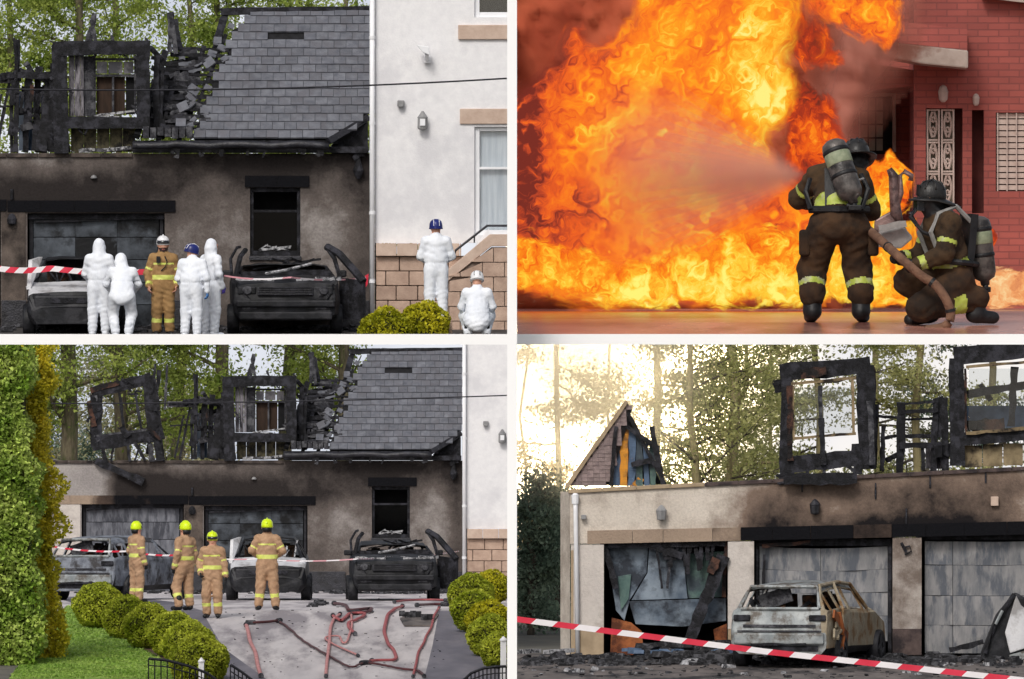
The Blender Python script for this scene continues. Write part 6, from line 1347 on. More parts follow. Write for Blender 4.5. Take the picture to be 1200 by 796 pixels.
# twisted wing of a burnt vehicle between the men
T_ = thing('wrecked_bodywork', 'torn silvery car bodywork standing up between the two firefighters', 'wreck', P(1048, 292, 155))
b = MB(); e = 155.0; b.tube([P(1042, 198, e), P(1047, 206, e), P(1048, 232, e), P(1050, 250, e), (P(1056, 262, e))], [.03, .05, .05, .06, .03], 8); b.build('bent_post', MT['wreck_metal'], T_, smooth=True)
b = MB(); b.tube([P(1050, 246, e), P(1056, 226, e), P(1054, 206, e), P(1060, 201, e), P(1068, 206, e), P(1067, 212, e)], .028, 7); b.build('curled_strip', MT['wreck_metal'], T_, smooth=True)
MB().prism([P(1025, 258, e), P(1045, 247, e), P(1057, 258, e), (P(1064, 272, e)), P(1050, 276, e), P(1024, 278, e)], (0, .12, 0)).build('crumpled_panel', MT['wreck_metal'], T_, bevel=.02)
MB().prism([P(1022, 276, e-.1), P(1058, 266, e-.1), P(1070, 280, e-.1), P(1056, 292, e-.1), P(1028, 290, e-.1)], (0, .1, .02)).build('lower_panel', MT['strap'], T_, bevel=.02)
MB().beam(P(1030, 268, e-.2), P(1062, 262, e-.2), .06, .05, .2, 4).build('bright_edge', MT['strap'], T_)
# ---- firefighters
m2 = 1/120.0
fa = P(983, 0, 150.2); za = floor2(150.2)
JA = dict(pelvis=(.0, .04, .93), belly=(.0, -.04, 1.08), chest=(.02, -.22, 1.26), neck=(-.08, -.36, 1.38), head=(-.17, -.42, 1.50), look=(.15, -1, -.45),
    shL=(.20, -.22, 1.32), elL=(.36, -.42, 1.12), wrL=(.22, -.70, 1.08), shR=(-.20, -.22, 1.30), elR=(-.30, -.36, 1.02), wrR=(-.16, -.62, .95),
    hipL=(.13, .04, .86), hipR=(-.13, .04, .86), knL=(.24, -.10, .48), knR=(-.17, -.08, .48), anL=(.24, .02, .12), anR=(-.20, .02, .12), toL=(.25, -.16, .05), toR=(-.22, -.16, .05))
tA, frA, JA = person('standing firefighter in brown kit bent forward with back to us, grey air cylinder', (fa.x, 150.2, za), PI, 'heavy', dict(top=MT['brownkit2'], leg=MT['brownkit'], band=MT['hivis2']), JA, 1.08, None, False, (MT['helmet_black'], 'us'), None, 41, h=.0125, wr=.005, fat=1.25, curl=.9)
sc0 = lambda mb, name, mat, par, bevel=0: local(None, name, mb, mat, par, bevel)
b = MB(); b.box((.0, .06, 1.22), (.26, .05, .36), Matrix.Rotation(.35, 3, 'X')); pk = lk('backplate', b.mesh('backplate', MT['blackkit']), tA)
tank((.06, .06, 1.64), (-.12, .22, 1.10), .118, tA)
for q_ in ([(.26, .02, 1.30), (.30, .08, 1.18), (.26, .16, 1.02)], [(-.20, .0, 1.34), (-.26, .08, 1.2), (-.2, .16, 1.02)]): b = MB(); b.tube(q_, .024, 6); lk('shoulder_strap', b.mesh('shoulder_strap', MT['blackkit']), tA)
b = MB(); b.tube([(x, .2 - abs(x)*.35, 1.02) for x in (-.27, -.15, 0, .15, .27)], .035, 7); lk('waist_belt', b.mesh('waist_belt', MT['blackkit']), tA)
b = MB(); b.tube([(-.10, .25, 1.12), (-.16, .26, 1.16), (-.15, .22, 1.28), (-.22, .12, 1.3)], .012, 6); lk('air_hose', b.mesh('air_hose', MT['strap']), tA)
for s in (-1, 1): b = MB(); b.box((s*.31, -.0, .72), (.10, .20, .24)); o_ = lk('thigh_pocket', b.mesh('thigh_pocket', MT['brownkit']), tA); bv = o_.modifiers.new('bevel', 'BEVEL'); bv.width = .03; bv.segments = 3
fb = P(1100, 0, 149.4); zb_ = floor2(149.4)
JB = dict(pelvis=(0, .10, .42), belly=(0, .06, .60), chest=(0, -.02, .84), neck=(0, -.08, 1.02), head=(0, -.15, 1.18), look=(-.05, -1, .05),
    shL=(.20, -.02, .95), elL=(.24, -.10, .66), wrL=(.16, -.34, .56), shR=(-.20, -.02, .95), elR=(-.26, -.14, .64), wrR=(-.14, -.40, .62),
    hipL=(.13, .08, .40), knL=(.15, -.30, .16), anL=(.14, .26, .12), toL=(.14, .42, .07), hipR=(-.13, .08, .40), knR=(-.17, -.30, .40), anR=(-.15, -.10, .12), toR=(-.15, -.28, .05))
tB, frB, JB = person('kneeling firefighter in brown jacket and black helmet, side on, grey air cylinder', (fb.x+.06, 149.4, zb_), -PI/2+.35, 'heavy', dict(top=MT['brownkit2'], leg=MT['brownkit'], band=MT['hivis2']), JB, 1.05, None, False, (MT['helmet_black'], 'us'), None, 47, h=.0125, wr=.005, fat=1.25, curl=1.0)
tank((0, .33, 1.0), (0, .40, .40), .112, tB)
b = MB(); b.box((0, .22, .80), (.30, .07, .46), Matrix.Rotation(-.1, 3, 'X')); lk('backplate', b.mesh('backplate', MT['blackkit']), tB)
for s in (-1, 1): b = MB(); b.tube([(s*.12, .22, .95), (s*.13, .06, 1.10), (s*.14, -.12, 1.03), (s*.15, -.20, .86), (s*.14, -.1, .62)], .024, 6); lk('shoulder_strap', b.mesh('shoulder_strap', MT['strap']), tB)
b = MB(); b.tube([(0, -.26, 1.10), (.04, -.36, 1.0), (.1, -.26, .86), (.16, -.05, .78), (.14, .2, .6)], .02, 7); lk('air_hose', b.mesh('air_hose', MT['blackkit']), tB)
b = MB(); b.tube([(x, .06-.24*math.cos(a), .58+.02*math.cos(a)) for a, x in [(i*math.tau/12, .25*math.sin(i*math.tau/12)) for i in range(13)]], .03, 7); lk('waist_belt', b.mesh('waist_belt', MT['blackkit']), tB)
T_ = thing('fire_hose', 'thick dusty fire hose running between the two firefighters to the road', 'hose', P(1112, 384, 149))
b = MB(); pts = [P(1000, 258, 150.6), P(1022, 273, 150.1), P(1050, 298, 149.1), P(1078, 322, 148.9), P(1096, 334, 148.85), P(1108, 350, 148.8), P(1114, 368, 148.8), P(1108, 382, 148.8), P(1085, 387, 148.9)]
sm_ = [pts[0]]
for i in range(len(pts)-1):
    p0, p1, p2, p3 = pts[max(i-1, 0)], pts[i], pts[i+1], pts[min(i+2, len(pts)-1)]
    for k in range(1, 7): t = k/6; sm_.append(.5*((2*p1)+(p2-p0)*t+(2*p0-5*p1+4*p2-p3)*t*t+(3*p1-p0-3*p2+p3)*t**3))
b.tube(sm_, .045, 12); b.build('hose_line', MT['hose_big'], T_, smooth=True)
for k in (10, 22, 34): d = (sm_[k+1]-sm_[k]).normalized(); MB().tube([sm_[k], sm_[k]+d*.03], .05, 12).build('hose_band', MT['blackkit'], T_)
b = MB(); b.tube([P(1000, 258, 150.6), P(985, 240, 150.9), P(962, 218, 150.8), P(946, 206, 151.8)], [.045, .04, .035, .03], 10); b.build('nozzle', MT['blackkit'], T_, smooth=True)
# ------------------------------------------------------------------ lower-right view: garage front in low sun
D4 = 273.0; K4 = F/D4
def r4(px, py, dy=0.0): return P(px, py, D4) + Vector((0, dy, 0))
def top4(x): return 575 - 27*(x-660)/540 if x > 668 else 575
def band4(x): return 637-11*(x-688)/512
R.seed(21)
G4 = thing('garage_block', 'scorched beige garage wall with three wide doorways and burnt dormer frames', 'garage', r4(900, 770))
O4 = [(708, 636, 852, 768), (886, 632, 1045, 768), (1081, 628, 1230, 768)]
def head(o): return o[1]
soot4 = blobs([(1000, 622, 130, 20, .62), (905, 605, 34, 36, .55), (960, 570, 60, 22, .38), (1120, 600, 90, 40, .42), (1190, 565, 80, 40, .38), (1040, 580, 90, 30, .36), (862, 585, 22, 40, .14), (1130, 622, 120, 14, .42)], .10)
xs = cuts(668, 1225, 6, [o[0] for o in O4]+[o[2] for o in O4]); ys = cuts(0, 200, 6, [])
# wall cut on a grid whose rows follow the slightly rising wall head
rows = [0, .06, .12, .18, .24, .30, .36]
V_ = lambda x, t: r4(x, top4(x)+(band4(x)-top4(x))*t)
sheet('front_wall', MT['wall4'], xs, [i/12 for i in range(13)], lambda x, y: True, V_, .35, lambda x, y: soot4(x, top4(x)+(band4(x)-top4(x))*y), G4)
# pillars
def pil(x0, x1, s0, s1, clean):
    y0 = band4(x0)+1
    sheet('pillar', MT['pillar'], cuts(x0, x1, 6), cuts(y0, 737, 8), lambda x, y: True, lambda x, y: r4(x, y, -.02), .4, lambda x, y: s0+(s1-s0)*(y-640)/100, G4)
    MB().span(r4(x0, 737.5, -.05), r4(x1, 768, .38)).build('plinth_stone', MT['plinth4' if clean else 'gutter4'], G4, bevel=.012)
MT['plinth4'] = M('buff_plinth', lin(150, 132, 108), lin(176, 156, 130), 5, rough=.9); MT['gutter4'] = M('sooty_plinth', lin(64, 54, 54), lin(96, 82, 78), 7, rough=.95, c3=lin(48, 42, 44), scale2=3)
pil(669, 707.6, .05, .1, True); pil(853, 883.6, .1, .05, True); pil(1046, 1080, .5, .3, False)
MB().span(r4(669, 645, -.025), r4(672, 737, 0)).build('corner_trim', MT['plinth4'], G4)
sheet('side_wall', MT['wall4'], [657, 662, 668], cuts(577, 768, 20), lambda x, y: True, lambda x, y: r4(x, y, .36+(668-x)*.05), .3, lambda x, y: .15, G4)
# lintel stones
xsl = [688, 741, 777, 835, 868, 905, 950, 1000, 1045, 1085, 1130, 1180, 1225]
for a, b_ in zip(xsl, xsl[1:]):
    sv = -.05 if b_ < 840 else (.25 if b_ < 880 else (1.15 if b_ < 1010 else (.75 if b_ < 1060 else 1.3)))
    sheet('lintel_stone', MT['lintel4'] if False else MT['stone_lintel'], [a+.3, (a+b_)/2, b_-.3], [0, .5, 1], lambda x, y: True, lambda x, y: r4(x, band4(x)-15+15.5*y, -.04), .3, lambda x, y: sv, G4)
# coping stones
for i in range(14):
    a = 666+i*40; b_ = min(a+39.4, 1226)
    MB().prism([r4(a, top4(a)-1, -.05), r4(b_, top4(b_)-1, -.05), r4(b_, top4(b_)+3.5, -.05), r4(a, top4(a)+3.5, -.05)], (0, .45, 0)).build('coping_stone', MT['plinth4'] if i < 4 else MT['gutter4'], G4, bevel=.008)
# insides and doors
for i, (x0, y0, x1, y1) in enumerate(O4):
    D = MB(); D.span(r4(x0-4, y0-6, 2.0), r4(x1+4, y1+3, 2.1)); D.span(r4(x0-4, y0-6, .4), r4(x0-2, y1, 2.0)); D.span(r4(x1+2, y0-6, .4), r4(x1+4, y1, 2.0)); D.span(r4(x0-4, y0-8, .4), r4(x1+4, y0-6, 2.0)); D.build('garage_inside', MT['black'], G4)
MT['door4'] = M('bleached_buckled_door', lin(112, 114, 118), lin(152, 150, 150), 3.4, rough=.6, bump=.4, c3=lin(92, 96, 104), scale2=2.6, stretch=(1.8, 1, .5), rnd=True, rvar=.12, metal=.1)
MT['door4b'] = M('blue_grey_buckled_door', lin(74, 88, 104), lin(134, 146, 158), 2.2, rough=.6, bump=.5, c3=lin(44, 50, 60), scale2=1.3, rnd=True, rvar=.1)
MT['door4g'] = M('greenish_scorched_sheet', lin(66, 92, 90), lin(104, 128, 120), 3, rough=.7, bump=.3, c3=lin(60, 70, 78), scale2=2)
def panels(o, cols, rws, mat, sag=3, gap=.3, split=None):
    x0, y0, x1, y1 = o
    for r_ in range(len(rws)-1):
        for c_ in range(len(cols)-1):
            a, b_ = cols[c_]+gap, cols[c_+1]-gap; t, u = rws[r_]+gap, rws[r_+1]-gap; j1, j2 = rr(-.02, .02), rr(-.02, .02); w = lambda x: sag*math.sin((x-x0)/(x1-x0)*math.pi)*(1-r_/len(rws))
            pts = [r4(a, t+w(a), .26+j1), r4((a+b_)/2, t+w((a+b_)/2)+rr(-.5, .5), .26+rr(-.035, .02)), r4(b_, t+w(b_), .26+j2), r4(b_, u+w(b_), .26+j1), r4((a+b_)/2, u+w((a+b_)/2), .26+rr(-.03, .03)), r4(a, u+w(a), .26+j2)]
            MB().prism(pts, (0, .04, 0)).build('door_panel', MT[mat], G4)
panels(O4[1], [890, 962, 1041], [640, 667, 694, 722, 752], 'door4', 3); panels(O4[2], [1084, 1117, 1222], [634, 662, 698, 733, 766], 'door4', 1)
# left doorway: crumpled sheet
for (pts, mt, dy) in (([(712, 638), (760, 638), (758, 672), (738, 704), (732, 728), (722, 716), (718, 690)], 'door4b', .3), ([(761, 638), (800, 640), (806, 702), (740, 704), (759, 672)], 'door4b', .26), ([(801, 650), (851, 646), (851, 700), (807, 702)], 'door4g', .34), ([(724, 676), (740, 673), (737, 702), (728, 716)], 'door4g', .24),
                      ([(737, 705), (806, 703), (851, 701), (851, 728), (800, 735), (745, 732)], 'door4b', .2)):
    MB().prism([r4(x, y, dy) for x, y in pts], (0, .05, 0)).build('crumpled_door_sheet', MT[mt], G4, bevel=.008)
MB().prism([r4(717, 724, .15), (r4(740, 730, .15)), r4(752, 740, .15), r4(755, 768, .15), r4(715, 768, .15)], (0, .05, 0)).build('rusty_door_base', MT['rust'], G4)
MB().prism([r4(836, 738, .15), r4(852, 731, .15), r4(852, 752, .15), r4(838, 752, .15)], (0, .05, 0)).build('rusty_door_base', MT['rust'], G4)
def ch(x0, y0, x1, y1, w, dy=0., mat='char', par=None, name='charred_timber', seg=7, j=.2): return MB().beam(r4(x0, y0, dy), r4(x1, y1, dy), w, w, j, seg).build(name, MT[mat], par or G4)
ch(708, 640, 722, 690, .10, .12); ch(851, 634, 848, 700, .07, .12, 'char_rust'); ch(762, 640, 800, 652, .12, .12); ch(770, 645, 776, 690, .04, .1); ch(785, 660, 782, 690, .05, .1, 'char_grey')
for i in range(9): x = 780+i*7; ch(x, 640, x+rr(-5, 5), 655+rr(0, 20), rr(.05, .12), .12)
ch(712, 639, 850, 637, .10, .1, seg=14)
BM = thing('fallen_beam', 'charred roof beam leaning diagonally in the leftmost doorway', 'beam', r4(802, 764, -.1)); MB().beam(r4(847, 652, -.0), r4(802, 762, -.35), .21, .18, .16, 14).build('beam', MT['char'], BM); MB().beam(r4(840, 655, -.16), r4(832, 672, -.2), .16, .1, .2, 4).build('unburnt_patch', MT['char_rust'], BM)
MB().span(r4(886, 632, .2), r4(1045, 640, .3)).build('door_head', MT['char'], G4); MB().span(r4(1081, 626, .2), r4(1228, 633, .3)).build('door_head', MT['char'], G4)
MB().span(r4(886, 636, .16), r4(889, 768, .24)).build('door_track', MT['char'], G4); MB().span(r4(1041, 636, .16), r4(1045, 768, .24)).build('door_track', MT['char'], G4)
ch(893, 640, 950, 636, .07, .12, 'char_rust'); ch(896, 650, 894, 700, .05, .14)
# lanterns & fittings
def lantern(x, y, mat, par=None):
    b = MB(); b.lathe(r4(x, y, -.12), [(.03, -.14), (.08, -.12), (.095, .02), (.1, .04), (.05, .11), (.015, .14)], 8); l = b.build('wall_lantern', MT[mat], G4)
lantern(775, 601, 'grey_plastic'); lantern(955, 594, 'gutter'); 
MB().span(r4(1161, 582, -.09), r4(1170, 593, 0)).build('alarm_box', MT['sandstone_pale'], G4, bevel=.01)
b = MB(); b.box(r4(684, 606, -.06), (.09, .12, .08)); b.build('sensor', MT['grey_plastic'], G4, bevel=.01)
b = MB(); b.tube([r4(1058, 642, -.06), r4(1066, 640, -.06), r4(1068, 646, -.06), r4(1060, 650, -.06)], .018, 6); b.tube([r4(1056, 636, -.06), r4(1062, 647, -.06)], .03, 6); b.build('bent_hook', MT['char'], G4)
for (x, y0, y1) in ((1026, 566, 585), (1090, 558, 572), (1155, 552, 566), (1062, 596, 616), (940, 566, 577)): ch(x, y0, x, y1, .03, -.01, 'char', seg=3, name='soot_streaked_crack')
T_ = thing('downpipe', 'white downpipe at the left corner of the beige garage wall', 'pipe', r4(676, 768, -.12)); b = MB(); b.tube([r4(674, 578, -.1), r4(674.5, 600, -.1), r4(677, 768, -.1)], .042, 10); b.build('pipe', MT['white_paint'], T_, smooth=True); MB().lathe(r4(674, 584, -.1), [(.06, -.1), (.07, .06), (.05, .07)], 10).build('hopper', MT['white_paint'], T_)
# gable stump with hung tiles
GB = thing('roof_stump', 'burnt remnant of tiled gable roof standing on the wall, left in the sun glow', 'roof', r4(720, 572, .6))
tq = lambda x, y, d=.6: r4(x, y, d)
core = MB().prism([tq(666, 570), tq(735, 472), tq(741, 480), tq(714, 569)], (0, .6, 0)).build('roof_core', MT['underlay'], GB)
MT['tile4'] = M('mauve_grey_hung_tile', lin(112, 98, 98), lin(146, 130, 128), 7, rough=.8, rnd=True, rvar=.15)
tl = MB(); tl.box((0, 0, 0), (.105, .02, .078), Matrix.Rotation(-.12, 3, 'X')); BK = MB().prism([tq(716, 570, 1.0), tq(734, 478, 1.0), tq(776, 568, 1.0)], (0, .1, 0)).build('dark_loft_lining', MT['underlay'], GB); tme4 = tl.mesh('roof_tile', MT['tile4']); cnt = 0
for r_ in range(20):
    y = 567-r_*4.7; xl = 666+(570-y)*.70; xr = 714+(569-y)*.27
    x = xl+3.2+(3.6 if r_ % 2 else 0)
    while x < xr-1 and cnt < 260:
        o = bpy.data.objects.new('roof_tile', tme4); COL.objects.link(o); o.parent = core; o.location = tq(x, y, .57)+Vector((0, rr(-.006, .006), 0)); cnt += 1; x += 7.1
ch(664, 571, 735, 470, .07, .54, 'plinth4', GB, 'verge_strip', 12, .1)
for (x0, y0, x1, y1, w, m) in ((716, 570, 722, 500, .07, 'char'), (722, 570, 727, 496, .12, 'blue_sheet'), (731, 570, 733, 500, .13, 'rust_bright'), (740, 570, 742, 505, .12, 'blue_sheet'), (750, 570, 749, 512, .12, 'door4g'), (758, 570, 757, 520, .09, 'blue_sheet'), (766, 570, 764, 520, .10, 'door4g'), (778, 569, 764, 500, .10, 'char'), (736, 484, 779, 568, .07, 'char'), (734, 500, 772, 526, .08, 'char'), (740, 545, 762, 540, .10, 'char'), (742, 572, 752, 560, .12, 'rust_bright'), (768, 525, 765, 503, .07, 'char_rust')):
    MT.setdefault('rust_bright', M('bright_unburnt_timber', lin(206, 138, 44), lin(228, 160, 62), 4, rough=.8, c3=lin(120, 84, 50), scale2=2)); ch(x0, y0, x1, y1, w, .7 if 'char' not in m else .55, m, GB, 'gable_board' if 'char' not in m else 'charred_timber')
# dormer frames
MT['stained4'] = M('smoke_stained_board', lin(96, 84, 64), lin(150, 134, 104), 5, rough=.9, c3=lin(50, 44, 38), scale2=3); MT['trim4'] = M('scorched_trim', lin(120, 104, 78), lin(156, 136, 104), 6, rough=.9, c3=lin(40, 34, 30), scale2=3)
d4 = MB(); 
for a in ((922, 440, 920, 556, .2), (1014, 428, 1017, 550, .32), (914, 437, 1020, 428, .30), (916, 545, 1018, 536, .28)): d4.beam(r4(a[0], a[1], .1), r4(a[2], a[3], .1), a[4], .3, .1, 8)
DA = d4.build('leaning_dormer', MT['char'], G4)
for a in ((938, 438, 968, 434, .17, 'char_rust', -.12), (925, 452, 926, 540, .10, 'char_rust', -.08), (961, 452, 962, 512, .07, 'char_grey', -.05), (927, 450, 1003, 443, .05, 'trim4', -.06), (999, 444, 1000, 508, .05, 'trim4', -.06), (929, 514, 1003, 508, .05, 'trim4', -.06), (929, 452, 930, 514, .04, 'trim4', -.06), (962, 490, 965, 545, .10, 'char', -.1), (918, 562, 1004, 560, .20, 'char', -.2), (916, 555, 918, 568, .18, 'char', 0), (928, 536, 928, 560, .08, 'char', 0), (948, 532, 946, 556, .06, 'char', 0), (966, 528, 966, 558, .06, 'char_grey', 0), (976, 530, 1000, 552, .07, 'char', 0), (1004, 520, 1006, 556, .16, 'char', 0), (1020, 430, 1021, 470, .2, 'char_rust', .1), (1019, 470, 1022, 545, .1, 'char_grey', -.1), (915, 460, 912, 445, .2, 'char', .2)):
    MB().beam(r4(a[0], a[1], a[6]), r4(a[2], a[3], a[6]), a[4], .1, .2, 8).build('charred_timber', MT[a[5]], DA)
for x0, x1 in ((931, 960.5), (963.5, 998)): MB().span(r4(x0, 454, -.02), r4(x1, 508, -.005)).build('pane', MT['glass'], DA)
d4 = MB()
for a in ((1121, 420, 1122, 546, .26), (1118, 417, 1226, 407, .32), (1120, 516, 1226, 506, .24)): d4.beam(r4(a[0], a[1], .1), r4(a[2], a[3], .1), a[4], .3, .08, 8)
DB = d4.build('tall_dormer', MT['char_grey4'] if 'char_grey4' in MT else MT['char'], G4)
for a in ((1132, 430, 1226, 423, .05, 'trim4', -.06), (1132, 508, 1226, 500, .06, 'trim4', -.06), (1131, 432, 1132, 508, .04, 'char_rust', -.05), (1134, 462, 1226, 448, .13, 'char', .4), (1190, 430, 1186, 500, .12, 'char', .4), (1134, 500, 1178, 496, .2, 'char_rust', .4), (1150, 450, 1162, 470, .1, 'char', .5)):
    MB().beam(r4(a[0], a[1], a[6]), r4(a[2], a[3], a[6]), a[4], .1, .2, 8).build('charred_timber', MT[a[5]], DB)
MB().span(r4(1135, 432, .0), r4(1226, 504, .015)).build('pane', MT['glass'], DB)
MB().span(r4(1134, 476, .9), r4(1228, 502, 1.0)).build('blue_grey_sheet', MT['blue_sheet'], DB)
for i in range(4): MB().span(r4(1128+i*24, 522-i*1.2, .1), r4(1151+i*24, 548-i*1.2, .16)).build('stained_board', MT['stained4'], DB)
MT['mossy'] = MT['plinth4']
for a in ((1025, 548, 1028, 474, .10), (1034, 552, 1036, 500, .08), (1055, 556, 1057, 472, .14), (1095, 556, 1097, 470, .10), (1083, 552, 1082, 520, .07), (1109, 552, 1108, 466, .12), (1055, 483, 1100, 481, .07), (1055, 474, 1096, 471, .05), (1034, 514, 1060, 510, .06), (1056, 512, 1100, 511, .07), (1040, 540, 1060, 528, .08), (1054, 523, 1112, 521, .10), (1096, 520, 1110, 552, .05), (1055, 492, 1096, 491, .04), (1100, 528, 1112, 528, .2), (1028, 488, 1056, 490, .05)):
    MB().beam(r4(a[0], a[1], .3+rr(0, .3)), r4(a[2], a[3], .3+rr(0, .3)), a[4], a[4], .2, 7).build('charred_post', MT['char'], G4)
MB().prism([r4(1094, 468, .5), r4(1106, 464, .5), r4(1110, 512, .5), r4(1094, 514, .5)], (0, .2, 0)).build('charred_sheet', MT['char'], G4); MB().span(r4(1086, 524, .7), r4(1112, 550, .75)).build('pale_board', MT['ash_board'], G4)

# cars
zr = lambda z, y, x: 3 if (x*1 < -.62 and z > .35) else (2 if z > .5 else 0)
g = car('burnt_car', 'bleached silver and rust estate car wreck parked against the middle garage door', (P(949, 0, 270.4).x, 270.4+.3, prof(GR, 269.0)+.02), PI-.26, 'estate', zr, .018, 17); estate_rear(g)
for i in range(8):
    b = MB(); b.beam((-.93, 2.0-rr(0, .6), .4+rr(0, .6)), (-.93, 1.6-rr(0, .6), .3+rr(0, .5)), rr(.06, .16), .03, .4, 4); local(g, 'rusted_patch', b, 'rust' if i % 2 else 'burnt_rust')
b = MB(); b.tube([(-.66, .95, 1.46), (-.9, 1.2, 1.0), (-.92, 1.3, .7)], .03, 6); b.tube([(-.70, 2.1, 1.05), (-.62, 1.8, 1.42), (-.64, .6, 1.47), (-.68, -.2, 1.42), (-.86, -.7, 1.0)], .035, 6); local(g, 'bare_pillar', b, 'burnt_rust')
T_ = thing('burnt_car', 'dark burnt car with pale raised bonnet at the right edge', 'car', r4(1185, 788, -1.2)); e = -1.2
MB().prism([r4(1141, 790, e), r4(1150, 760, e), (r4(1166, 720, e)), r4(1188, 693, e), r4(1200, 700, e), r4(1206, 770, e), r4(1206, 790, e)], (0, .9, 0)).build('body', MT['burnt_body'], T_, bevel=.05)
MB().prism([r4(1175, 740, e-.06), r4(1188, 696, e-.06), r4(1194, 708, e-.06), r4(1206, 718, e-.06), r4(1206, 756, e-.06), r4(1181, 764, e-.06)], (0, .05, 0)).build('pale_bonnet', MT['burnt_white4'] if 'burnt_white4' in MT else MT['burnt_white'], T_, bevel=.02)
MB().prism([r4(1180, 766, e-.07), r4(1206, 759, e-.07), r4(1206, 769, e-.07), r4(1182, 774, e-.07)], (0, .05, 0)).build('front_panel', MT['burnt_silver'], T_)
MB().tube([r4(1152, 764, e-.05), r4(1166, 726, e-.05), r4(1186, 695, e-.05)], .045, 7).build('bent_wing', MT['char'], T_); MB().tube([r4(1164, 730, e-.1), r4(1172, 714, e-.1)], .03, 6).build('bright_strip', MT['burnt_silver'], T_)
MB().beam(r4(1112, 762, -.3), r4(1152, 752, -.3), .09, .08, .2, 6).build('charred_plank', MT['char'], None, label='charred plank lying at the foot of the right garage door', category='plank')
# debris along the wall and in the leftmost doorway
zf = lambda y: prof(GR, y)
debris('', [(P(612, 0, 270).x, 269.6, P(1200, 0, 270).x, 272.8, zf)], 31, 420, sz=(.05, .22)); debris('', [(P(755, 0, 272).x, 272.2, P(850, 0, 272).x, 272.9, lambda y: zf(y)+.12), (P(780, 0, 270).x, 270.5, P(860, 0, 270).x, 272.8, zf)], 33, 160, sz=(.1, .4)); debris('', [(P(612, 0, 268).x, 265.4, P(1200, 0, 268).x, 270.5, zf)], 35, 260, sz=(.02, .07))
debris('', [(P(612, 0, 268).x, 266, P(1200, 0, 268).x, 271.5, zf)], 37, 40, 'ash', 'ash_litter', (.03, .16)); debris('', [(P(740, 0, 272).x, 272.0, P(850, 0, 272).x, 272.8, lambda y: zf(y)+.1)], 39, 40, 'blue_sheet', 'sheet_scraps', (.08, .3))
for (x, y, w) in ((765, 767, 46), (620, 766, 20), (655, 762, 30)): MB().beam(on_ground(x-w/2, 772, .12), on_ground(x+w/2, 771, .13), .07, .2, .2, 5).build('pale_plank', MT['ash'], None, label={765: 'pale ash-covered board lying below the leaning beam', 620: 'short pale board at the far left of the forecourt', 655: 'pale board beside the foot of the white downpipe'}[x], category='board')
tape('taut red and white barrier tape sloping down across the estate car wreck', [P(600, 725, 263), P(900, 764, 263), P(1206, 798, 263)], .10, .37, ('tape_red', 'tape_white'), sag=.0)
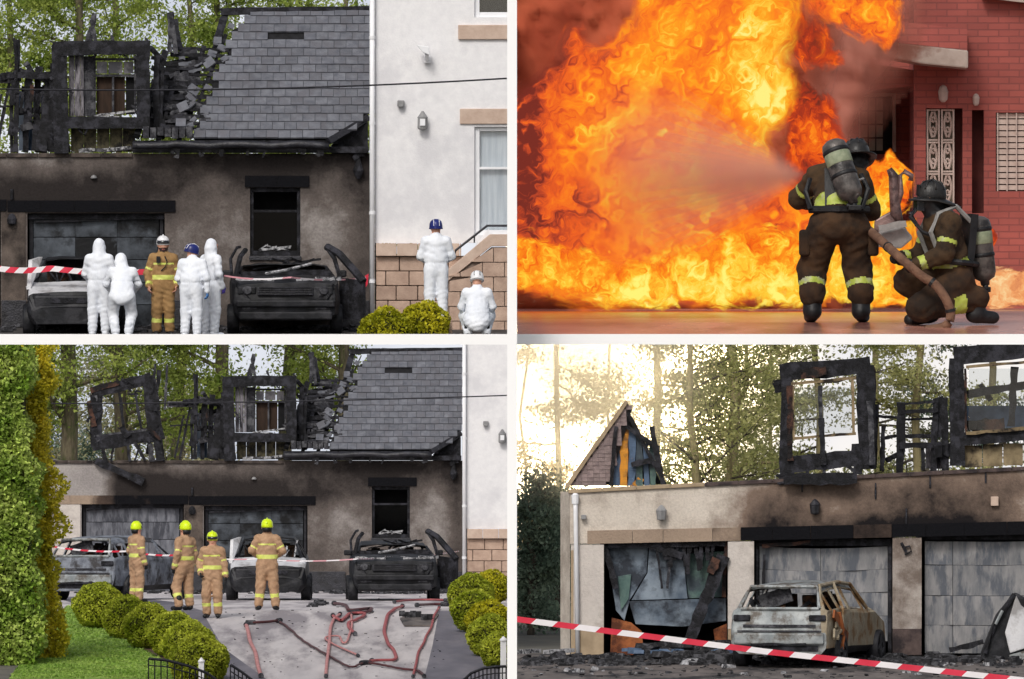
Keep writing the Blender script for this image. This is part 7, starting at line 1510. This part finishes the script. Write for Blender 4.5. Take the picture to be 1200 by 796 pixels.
# vegetation: dark screen at left, tall warm trees behind
for i, (x, D, h, sp, n, lb) in enumerate(((622, 292, 2.9, .75, 9000, 'dark evergreen shrub filling the left edge beside the downpipe'), (650, 296, 2.7, .6, 7000, 'dark evergreen shrub tucked behind the garage corner'))):
    z = prof(GR, D); tree(lb, (P(x, 0, D).x, D, z), h, 0, .06, 90+i, sp, .02, n, .05, 'leaf_screen', 'bark_dark', 26, .32, xlim=(.06, 30), group='dark evergreens at the left edge', kindname='evergreen_shrub')
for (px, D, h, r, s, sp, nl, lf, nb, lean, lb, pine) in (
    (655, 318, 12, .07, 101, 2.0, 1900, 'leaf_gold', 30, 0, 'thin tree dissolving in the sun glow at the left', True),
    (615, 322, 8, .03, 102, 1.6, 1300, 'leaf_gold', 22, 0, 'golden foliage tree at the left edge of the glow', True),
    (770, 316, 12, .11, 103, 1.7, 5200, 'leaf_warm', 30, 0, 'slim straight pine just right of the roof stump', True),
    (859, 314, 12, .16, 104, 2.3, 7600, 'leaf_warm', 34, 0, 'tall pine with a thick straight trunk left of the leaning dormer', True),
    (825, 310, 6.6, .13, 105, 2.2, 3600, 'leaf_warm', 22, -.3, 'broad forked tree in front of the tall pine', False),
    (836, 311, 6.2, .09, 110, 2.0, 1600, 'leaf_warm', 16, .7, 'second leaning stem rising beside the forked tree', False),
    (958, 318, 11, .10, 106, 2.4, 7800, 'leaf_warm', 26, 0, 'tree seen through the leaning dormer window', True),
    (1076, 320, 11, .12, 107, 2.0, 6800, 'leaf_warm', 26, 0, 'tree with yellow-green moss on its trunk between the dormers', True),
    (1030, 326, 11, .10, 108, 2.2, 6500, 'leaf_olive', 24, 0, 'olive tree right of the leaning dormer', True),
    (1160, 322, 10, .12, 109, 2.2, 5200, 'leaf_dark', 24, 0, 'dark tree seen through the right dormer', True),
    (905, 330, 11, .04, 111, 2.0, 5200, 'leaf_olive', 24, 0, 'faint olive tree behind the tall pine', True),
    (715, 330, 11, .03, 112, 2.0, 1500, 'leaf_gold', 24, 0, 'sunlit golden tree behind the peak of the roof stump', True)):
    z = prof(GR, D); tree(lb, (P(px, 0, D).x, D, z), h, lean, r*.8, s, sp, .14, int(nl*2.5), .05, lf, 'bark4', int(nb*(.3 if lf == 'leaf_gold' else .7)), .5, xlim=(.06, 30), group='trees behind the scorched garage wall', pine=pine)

# added volume imitating the veil of sun flare over wall and trees
m, n, o = newmat('added_flare_mist'); t = n.nodes.new('ShaderNodeTexCoord'); dd_ = N(n, 'ShaderNodeVectorMath', operation='DISTANCE'); mp = n.nodes.new('ShaderNodeMapping'); mp.inputs['Scale'].default_value = (1, .05, 1); L(n, t.outputs['Object'], mp.inputs[0])
mc = P(672, 418, 290); dd_.inputs[1].default_value = (mc.x, mc.y*.05, mc.z); L(n, mp.outputs[0], dd_.inputs[0])
mr = N(n, 'ShaderNodeMapRange'); mr.interpolation_type = 'SMOOTHSTEP'; mr.inputs[1].default_value = 3.1; mr.inputs[2].default_value = .3; mr.inputs[3].default_value = 0; mr.inputs[4].default_value = .08; L(n, dd_.outputs['Value'], mr.inputs[0])
pv = N(n, 'ShaderNodeVolumePrincipled', Anisotropy=.97); pv.inputs['Color'].default_value = (1, .96, .88, 1); L(n, mr.outputs[0], pv.inputs['Density']); L(n, pv.outputs[0], o.inputs['Volume'])
MB().span((.07, 272.0, -3.6), (4.4, 312, 1.5)).build('flare_veil', m, kind='stuff')
